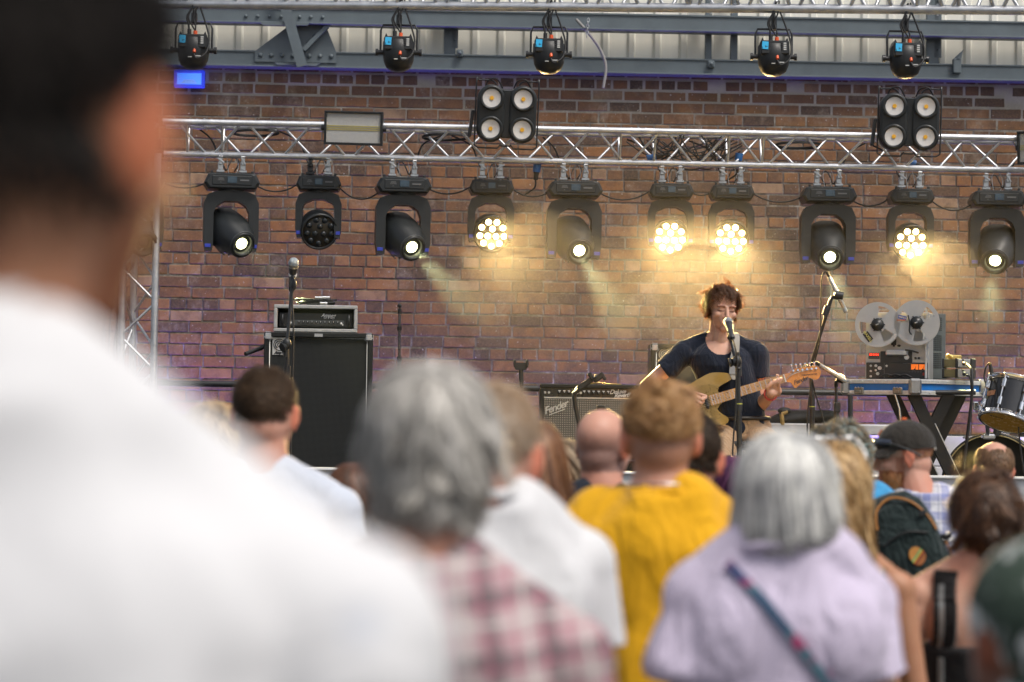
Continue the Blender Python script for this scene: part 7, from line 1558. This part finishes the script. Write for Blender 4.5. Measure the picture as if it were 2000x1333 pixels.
def curl_lim(p):
    q = np.hypot(p[:, 0], (p[:, 1] + 0.012) / 1.15); f = np.where(q > 0.098, 0.098 / q, 1.0); return np.stack([p[:, 0] * f, (p[:, 1] + 0.012) * f - 0.012, p[:, 2]], 1)
# 14 curly teal hair person wearing the backpack
b = Body("person with frizzy teal and brown curls in a bright blue top, wearing the dark backpack", 1645, 829, 7.9, skin="tan", lean=-0.065, drop=0.015, sh=0.88)
b.body(); M_BLUET = mat_cloth("sky_blue_cotton", (0.05, 0.27, 0.52), 0.3); b.top("t_shirt", M_BLUET, 0.018, 0.6); b.lower()
b.hair("hair", mat_hair("teal_brown_curls", [(0.05, 0.035, 0.025), (0.10, 0.13, 0.125), (0.30, 0.19, 0.09), (0.20, 0.30, 0.29)]), N_=1900, length=lambda D, r: 0.08 + 0.06 * (D[:, 2] < 0.2), mask=m_full(0.8, -0.95), width=0.0022, lift=0.5, grav=0.55, K=20, clump=0.75, jitter=0.22, layer=0.026, helix=(0.007, 2.4), limit=curl_lim)
bp = thing("backpack", "dark green backpack with orange piping and a burger patch", "backpack", frame(P(1776, 1072, 7.5), x=CR + CU * -0.40 - CF * 0.15, z=Vector((-0.40, 0.10, 1))) @ Matrix.Diagonal((0.74, 0.85, 0.88, 1)))
def bring(z, hw, y0, y1, n=24):
    return [(hw * math.copysign(abs(math.cos(a)) ** 0.6, math.cos(a)), (y0 + y1) / 2 + (y1 - y0) / 2 * math.copysign(abs(math.sin(a)) ** 0.6, math.sin(a)), z) for a in [2 * math.pi * i / n for i in range(n)]]
M_PACK = mat_cloth("dark_green_canvas", (0.012, 0.022, 0.022), 0.6, 16)
k = MB(); k.loft([bring(-0.245, 0.10, -0.05, 0.06), bring(-0.235, 0.135, -0.10, 0.08), bring(-0.1, 0.148, -0.13, 0.08), bring(0.05, 0.142, -0.11, 0.08), bring(0.15, 0.118, -0.07, 0.075), bring(0.20, 0.08, -0.03, 0.06), bring(0.21, 0.04, 0, 0.04)]); remesh(k, "pack_body", M_PACK, bp, 0.007, 1, 0.5, folds(3, 0.006, 1.2))
M_PIPE = mat("tan_piping", (0.36, 0.15, 0.03), 0.5)
k = MB(); k.path(crom([(-0.10, -0.085, 0.10), (-0.07, -0.072, 0.165), (0.0, -0.06, 0.188), (0.07, -0.072, 0.155), (0.115, -0.085, 0.09), (0.128, -0.10, 0.03)], 6), 0.0048, 8); k.path(crom([(0.146, -0.08, -0.02), (0.15, -0.07, -0.12), (0.14, -0.06, -0.18)], 5), 0.0045, 8); k.build("piping", M_PIPE, bp)
k = MB(); k.path(crom([(-0.10, -0.10, 0.04), (0.0, -0.118, 0.06), (0.09, -0.108, 0.03)], 5), 0.004, 6); k.box((0.10, -0.10, 0.10), (0.03, 0.012, 0.02), ch=0.003); k.build("zip", M_RUBBER, bp)
k = MB(); [k.path([(0.148, -0.05 - 0.02 * 0, z) for z in (0.0, -0.03)], 0.012, 8)]; k.box((0.158, -0.06, -0.01), (0.04, 0.012, 0.035), ch=0.004); k.build("strap_webbing", M_RUBBER, bp)
k = MB(); k.path([(0.135, -0.07, 0.004), (0.178, -0.07, 0.004), (0.182, -0.07, -0.02), (0.14, -0.07, -0.025)], 0.0045, 8, closed=True); k.build("buckle", M_STEEL, bp)
BM = T(0.012, -0.128, -0.03) @ RX(R(90)) @ RZ(R(30)) @ Matrix.Diagonal((0.62, 0.62, 1, 1))
pt = MB()
def arc(w, h, z0, z1, y0, top=True): return [(w * math.cos(a), y0 + h * math.sin(a)) for a in ([math.pi * i / 12 for i in range(13)] if top else [math.pi + math.pi * i / 12 for i in range(13)])]
pt.prism(arc(0.048, 0.046, 0, 0, 0.006), -0.01, 0.004, BM); pb2 = pt.build("burger_patch", mat("bun_thread", (0.50, 0.22, 0.05), 0.8, var=0.2, scale=60), bp)
pt = MB(); pt.prism(arc(0.046, 0.028, 0, 0, -0.026, False), -0.01, 0.004, BM); pt.build("bun_base", mat("bun_thread_dark", (0.34, 0.12, 0.035), 0.8), pb2)
for (y0, y1, c, nm) in ((-0.003, 0.007, (0.12, 0.40, 0.16), "lettuce"), (-0.011, -0.003, (0.62, 0.42, 0.04), "cheese"), (-0.018, -0.011, (0.45, 0.05, 0.02), "tomato"), (-0.027, -0.018, (0.14, 0.05, 0.03), "patty")):
    pt = MB(); n = 16; pts = [(-0.049 + 0.098 * i / n, y1 + 0.003 * math.sin(i * 2.2)) for i in range(n + 1)] + [(0.049 - 0.098 * i / n, y0) for i in range(n + 1)]; pt.prism(pts, -0.009, 0.0045 if nm != "patty" else 0.004, BM); pt.build(nm, mat(nm + "_thread", c, 0.8), pb2)
k = MB(); k.path(crom([(-0.10, 0.03, 0.12), (-0.11, 0.0, 0.17), (-0.09, 0.06, 0.21), (-0.07, 0.16, 0.16)], 6), 0.018, 8); k.build("shoulder_strap", M_PACK, bp)
# 15 long wavy blond woman
b = Body("woman with long wavy blond hair, bare back and leopard print straps", 1628, 872, 5.5, skin="tan", fem=True, sh=1.02)
b.body(); b.lower()
def leopard():
    m, nt, p = _new("leopard_print"); tc = N(nt, "ShaderNodeTexCoord"); v = N(nt, "ShaderNodeTexVoronoi"); v.inputs["Scale"].default_value = 60; nt.links.new(tc.outputs["Object"], v.inputs["Vector"]); nt.links.new(ramp(nt, v.outputs["Distance"], [(0.4, (0.02, 0.015, 0.01)), (0.5, (0.42, 0.30, 0.16))]), p.inputs["Base Color"]); p.inputs["Roughness"].default_value = 0.7; return m
k = MB(); b.torso(k, 0.012, 0.84, 1.26); k2 = MB(); k2.loft([ering(z * b.s, w * b.s, d_ * b.s) for z, w, d_ in ((.86, .185, .125), (1.0, .172, .118), (1.12, .155, .115), (1.2, .166, .124), (1.235, .17, .126))]); remesh(k2, "dress", mat_floral("leopard_cloth", (0.02, 0.015, 0.01), (0.42, 0.30, 0.16), 60), b.o, 0.009, 2, 0.5, folds(8, 0.004))
leo = leopard()
for sd in (-1, 1): band(b.bodyo, [(sd * 0.10, 1.20), (sd * 0.118, 1.30), (sd * 0.122, 1.40), (sd * 0.118, 1.452)], 0.009, "strap", leo, b.o, 0.005, b.s)
b.hair("hair", mat_hair("wavy_blond_hair", [(0.12, 0.06, 0.022), (0.40, 0.235, 0.09), (0.66, 0.46, 0.24)]), N_=4200, length=lambda D, r: 0.24 + 0.1 * r.uniform(0, 1, len(D)), mask=m_full(0.6, -0.8), width=0.0022, lift=0.05, grav=1.1, flow=0.5, K=20, clump=0.8, jitter=0.06, layer=0.018, helix=(0.008, 2.2), limit=lambda p: np.stack([np.clip(p[:, 0], -0.10 - 0.1 * np.clip(p[:, 2] + 0.1, 0, 1), 0.095), np.where(p[:, 2] < -0.06, np.minimum(p[:, 1], -0.055 + 0.25 * np.clip(p[:, 2] + 0.14, 0, 1)), p[:, 1]), p[:, 2]], 1))
sg = thing("sunglasses", "sunglasses with shiny rims pushed up on the long blond woman's head", "sunglasses", b.o.matrix_world @ b.HM)
for sd in (-1, 1):
    k = MB(); k.path([(sd * 0.034 + 0.027 * math.cos(a), 0.045 + 0.02 * math.sin(a), 0.138 - 0.0 + 0.004 * math.cos(a) * sd) for a in [2 * math.pi * i / 20 for i in range(20)]], 0.004, 8, closed=True); k.build("rim", M_STEEL, sg); k = MB(); k.ell((sd * 0.034, 0.045, 0.138), (0.026, 0.019, 0.003)); k.build("lens", mat("dark_glass", (0.03, 0.02, 0.02), 0.05, var=0), sg); k = MB(); k.path(crom([(sd * 0.062, 0.045, 0.138), (sd * 0.083, 0.02, 0.10), (sd * 0.086, -0.01, 0.05)], 5), 0.003, 6); k.build("temple", M_STEEL, sg)
k = MB(); k.path([(-0.012, 0.047, 0.14), (0.012, 0.047, 0.14)], 0.003, 6); k.build("bridge", M_STEEL, sg)
# 16 man with cap
b = Body("red bearded man in dark cap and blue check shirt looking left", 1766, 829, 8.3, skin="pink", lean=-0.075, head_yaw=82, head_tilt=-5, sh=1.03)
def tint_beard(h, t):
    x, y, z = np.abs(h[:, 0]), h[:, 1], h[:, 2]
    br_ = (z < -0.045 - 0.5 * np.clip(0.055 - y, 0, 0.05) * 0.4) & (z > -0.15) & (y > 0.008) & ~((np.abs(z + 0.071) < 0.009) & (x < 0.022)); t[br_] = np.array((0.62, 0.38, 0.22)); sb = (y > -0.0) & (y < 0.03) & (z < -0.0) & (z > -0.09); t[sb] = t[sb] * np.array((0.75, 0.6, 0.5))
    t[(np.abs(z - 0.0) < 0.005) & (np.abs(x - 0.031) < 0.016) & (y > 0.06)] = (0.25, 0.2, 0.2); t[(np.abs(z - 0.021) < 0.007) & (x > 0.012) & (x < 0.05) & (y > 0.06)] *= np.array((0.55, 0.42, 0.35)); t[(np.abs(z + 0.07) < 0.005) & (x < 0.02) & (y > 0.07)] = (0.7, 0.4, 0.4); return t
b.body(True, tint_beard, voxel=0.0055)
M_CHECK = mat_plaid("blue_check", (0.56, 0.56, 0.60), [(0.062, 0.40, 0.1, (0.11, 0.14, 0.38), 0.5), (0.062, 0.10, 0.75, (0.09, 0.12, 0.36), 0.55), (0.062, 0.04, 0.28, (0.03, 0.04, 0.16), 0.6), (0.031, 0.10, 0.4, (0.62, 0.6, 0.6), 0.4)])
b.top("check_shirt", M_CHECK, 0.018, 1.1, 0.85, 0.02, 0.007)
k = MB(); k.lathe([(0.088, 0.0), (0.082, 0.035), (0.076, 0.048), (0.07, 0.04), (0.07, 0.0)], T(-0.012, -0.02 * b.s, 1.462 * b.s) @ RX(R(6)), 28); k.build("collar", M_CHECK, b.o); b.lower()
b.hair("beard", mat_hair("red_beard", [(0.24, 0.08, 0.025), (0.45, 0.18, 0.06), (0.55, 0.27, 0.11)]), c=(0, 0.034, -0.06), rad=(0.055, 0.058, 0.062), N_=1400, length=0.02, mask=lambda D: (D[:, 2] < 0.15) & (D[:, 1] > -0.35) & ~((D[:, 1] > 0.8) & (D[:, 2] > -0.35)), width=0.0012, lift=0.5, grav=0.5, K=5, shell=False, crown=(0, 0, 1), layer=0.004)
b.hair("hair", bpy.data.materials["red_beard"], N_=900, length=0.01, mask=lambda D: (D[:, 2] < -0.05) & (D[:, 2] > -0.5) & (D[:, 1] < 0.1), width=0.001, lift=0.4, K=4, shell=False, layer=0.003)
cp = thing("cap", "faded black baseball cap with orange details on the bearded man", "cap", b.o.matrix_world @ b.HM)
k = MB(); c = Vector(SK_C); rx, ry, rz = SK_R[0] + 0.011, SK_R[1] + 0.012, SK_R[2] + 0.016; rings = []
for t in np.linspace(-0.10, 1.52, 12): rings.append([(c.x + rx * math.cos(t) * math.cos(a), c.y + ry * math.cos(t) * math.sin(a), c.z + rz * math.sin(t)) for a in [2 * math.pi * i / 32 for i in range(32)]])
k.loft(rings); ccr = k.build("crown", mat_cloth("washed_black", (0.028, 0.024, 0.020), 0.35, 18), cp)
k = MB(); rg = []
for i in range(13):
    a = R(18 + 144 * i / 12); x, y = c.x + rx * math.cos(a), c.y + ry * math.sin(a); e = 0.088 * max(0.0, math.sin(a)) ** 0.8; zz = c.z - rz * 0.09 + 0.004
    rg.append([(x, y - 0.004, zz + 0.004), (x * 1.02, y + e, zz - 0.016 - 0.010 * abs(math.cos(a))), (x * 1.02, y + e, zz - 0.020 - 0.010 * abs(math.cos(a))), (x, y - 0.004, zz - 0.001)])
k.loft(rg, smooth=False); k.build("brim", bpy.data.materials["washed_black"], cp)
M_ORF = mat("orange_felt", (0.60, 0.10, 0.015), 0.8, var=0.1)
k = MB(); k.ell((0, c.y, c.z + rz + 0.002), (0.012, 0.012, 0.006)); k.build("top_button", M_ORF, cp)
A = T(c.x + rx * 0.94, c.y + 0.015, c.z + 0.004) @ RY(R(83)); k = MB(); k.prism([(-0.018, -0.018), (0.012, -0.022), (0.016, 0.0), (0.004, 0.02), (-0.014, 0.014)], -0.002, 0.004, A); k.build("orange_patch", M_ORF, cp)
k = MB(); k.prism([(-0.025, -0.01), (0.025, -0.01), (0.03, 0.012), (-0.02, 0.016)], -0.002, 0.004, T(0.02, c.y + ry * 0.80, c.z + rz * 0.60) @ RX(R(-55))); k.build("front_logo", M_ORF, cp)
k = MB(); k.box((0.03, c.y - ry * 0.97, c.z - rz * 0.06), (0.03, 0.006, 0.026), RZ(0), ch=0.002); k.build("back_label", M_PIPING, cp)
sg = thing("sunglasses", "dark wraparound sunglasses resting on the peak of the black cap", "sunglasses", b.o.matrix_world @ b.HM)
k = MB(); rg = []
for i in range(15):
    a = R(28 + 124 * i / 14); x, y, z = c.x + (rx + 0.007) * math.cos(a), c.y + (ry + 0.010) * math.sin(a), c.z + 0.012 + 0.012 * math.sin(a); h = 0.017 * (0.55 + 0.45 * math.sin(a)) ; rg.append([(x, y, z - h), (x * 1.03, y + 0.004, z), (x * 0.99, y - 0.002, z + h), (x * 0.97, y - 0.004, z)])
k.loft(rg); k.build("lens", mat("mirror_lens", (0.02, 0.025, 0.04), 0.06, var=0, coat=0.5), sg)
for sd in (-1, 1): k = MB(); k.path(crom([(sd * (rx + 0.006) * math.cos(R(28)), c.y + (ry + 0.008) * math.sin(R(28)), c.z + 0.016), (sd * (rx + 0.007), c.y, c.z - 0.008), (sd * (rx + 0.003), c.y - 0.05, c.z - 0.036)], 6), 0.0038, 8); k.build("temple", M_BLACK, sg)
# 17 balding man by the drum
b = Body("balding man with a bare crown in front of the bass drum", 1942, 864, 9.3, skin="pink")
b.body(); b.top("shirt", mat_cloth("dark_green_cotton", (0.03, 0.05, 0.04)), 0.014, 0.6); b.lower()
b.hair("hair", mat_hair("ginger_brown_hair", [(0.05, 0.026, 0.013), (0.13, 0.07, 0.035), (0.25, 0.14, 0.07)]), N_=3000, length=0.018, mask=m_bald(0.72), width=0.0014, lift=0.4, grav=0.4, K=6, layer=0.008, shell=False)
# 18 short haired woman
b = Body("woman with short brown hair in a black tank top with zip piping", 1926, 930, 5.8, skin="fair", fem=True, sh=1.14, drop=0.03)
b.body(); b.lower()
M_TANK = mat_cloth("black_jersey", (0.010, 0.010, 0.011), 0.3)
k = MB(); k.loft([ering(z * b.s, w * b.s, d_ * b.s, y_ * b.s) for z, w, d_, y_ in ((.86, .185, .128, 0), (1.0, .176, .124, 0), (1.12, .160, .12, 0), (1.2, .170, .126, 0), (1.255, .176, .132, 0))])
tank = remesh(k, "tank_top", M_TANK, b.o, 0.009, 2, 0.5, folds(12, 0.004))
for sd in (-1, 1):
    sb_ = band(b.bodyo, [(sd * 0.126, 1.22), (sd * 0.127, 1.30), (sd * 0.126, 1.38), (sd * 0.122, 1.43), (sd * 0.118, 1.462)], 0.028, "shoulder_strap", M_TANK, b.o, 0.007, b.s)
    if sd < 0: band(sb_, [(-0.138, 1.225), (-0.139, 1.30), (-0.138, 1.38), (-0.134, 1.425)], 0.006, "zip_piping", mat("grey_zip", (0.25, 0.27, 0.27), 0.5, metal=0.3), sb_, 0.004, b.s)
band(tank, [(-0.132, 0.95), (-0.134, 1.1), (-0.136, 1.225)], 0.006, "zip_piping", MATS["grey_zip"], tank, 0.004, b.s)
b.hair("hair", mat_hair("brown_red_short_hair", [(0.022, 0.010, 0.005), (0.06, 0.026, 0.011), (0.13, 0.058, 0.024)]), N_=4200, length=lambda D, r: 0.068 + 0.04 * np.clip(D[:, 2], 0, 1), mask=m_full(0.6, -1.05), rad=np.array(SK_R) * 1.05, width=0.0019, lift=0.4, grav=0.45, K=9, clump=0.6, wave=0.35, wavef=9, layer=0.02)
# 19 patterned head scarf at the right edge
b = Body("person in a green and white floral headscarf at the lower right edge", 2020, 1075, 2.75, skin="brown", fem=True, head_yaw=20)
b.body()
k = MB(); k.ell(SK_C, (SK_R[0] + 0.012, SK_R[1] + 0.012, SK_R[2] + 0.014)); k.ell((0, -0.075, -0.01), (0.06, 0.05, 0.07)); k.ell((0, -0.05, -0.06), (0.066, 0.055, 0.07)); k.cap((0, -0.08, -0.08), (0.02, -0.10, -0.2), 0.04, 0.055)
remesh(k, "headscarf", mat_floral("green_floral", (0.03, 0.05, 0.035), (0.66, 0.68, 0.66), 10), b.o, 0.006, 2, 0.5, folds(7, 0.004), b.HM)
b.top("dress", mat_floral("lilac_floral", (0.34, 0.30, 0.38), (0.07, 0.10, 0.09), 10), 0.02, 0.8, 0.8, 0.03, 0.007); b.lower()
# ---- stage smoke: a thin veil over the stage and thicker puffs drifting under the lamps, lit by them
def smoke_mat(name, den, an=0.3):
    m = bpy.data.materials.new(name); m.use_nodes = True; nt = m.node_tree; nt.nodes.remove(nt.nodes["Principled BSDF"])
    v = N(nt, "ShaderNodeVolumeScatter"); v.inputs["Color"].default_value = (1, 1, 1, 1); v.inputs["Density"].default_value = den; v.inputs["Anisotropy"].default_value = an
    nt.links.new(v.outputs[0], nt.nodes["Material Output"].inputs["Volume"]); return m
k = MB(); k.box((0, 0, 0), (9.2, 4.3, 3.55)); so = k.build("smoke", smoke_mat("thin_smoke", 0.0022)); so.location = (0, 15.35, 2.80); tag(so, kind="stuff")
rs = random.Random(21); k = MB()
def puff(px, py, d, rx, ry, rz, rot=0):
    c = P(px, py, d); b = len(k.v); k.ell((0, 0, 0), (rx, ry, rz), T(*c) @ RY(R(rot)), 40, 26); ph = [rs.uniform(0, 6) for _ in range(6)]
    for i in range(b, len(k.v)):
        v = Vector(k.v[i]) - c; f = 1 + 0.16 * math.sin(v.x * 7 + ph[0]) * math.sin(v.z * 9 + ph[1]) + 0.12 * math.sin(v.x * 13 + v.y * 11 + ph[2]) + 0.08 * math.sin(v.z * 23 + v.x * 17 + ph[3]); k.v[i] = tuple(c + v * f)
for a in ((1330, 610, 15.0, 1.55, 0.9, 0.60, 6), (1010, 600, 15.0, 0.85, 0.7, 0.40, 14), (1170, 610, 15.5, 1.2, 0.6, 0.36, -4), (1400, 585, 14.9, 0.8, 0.6, 0.34, -10), (1640, 560, 15.0, 0.5, 0.5, 0.3, 10), (1790, 560, 14.9, 0.55, 0.5, 0.3, 0), (1930, 570, 15.0, 0.5, 0.5, 0.3, -15), (880, 570, 15.0, 0.5, 0.45, 0.22, 30)): puff(*a)
tag(k.build("smoke_puffs", smoke_mat("thick_smoke", 0.026, 0.1)), kind="stuff")
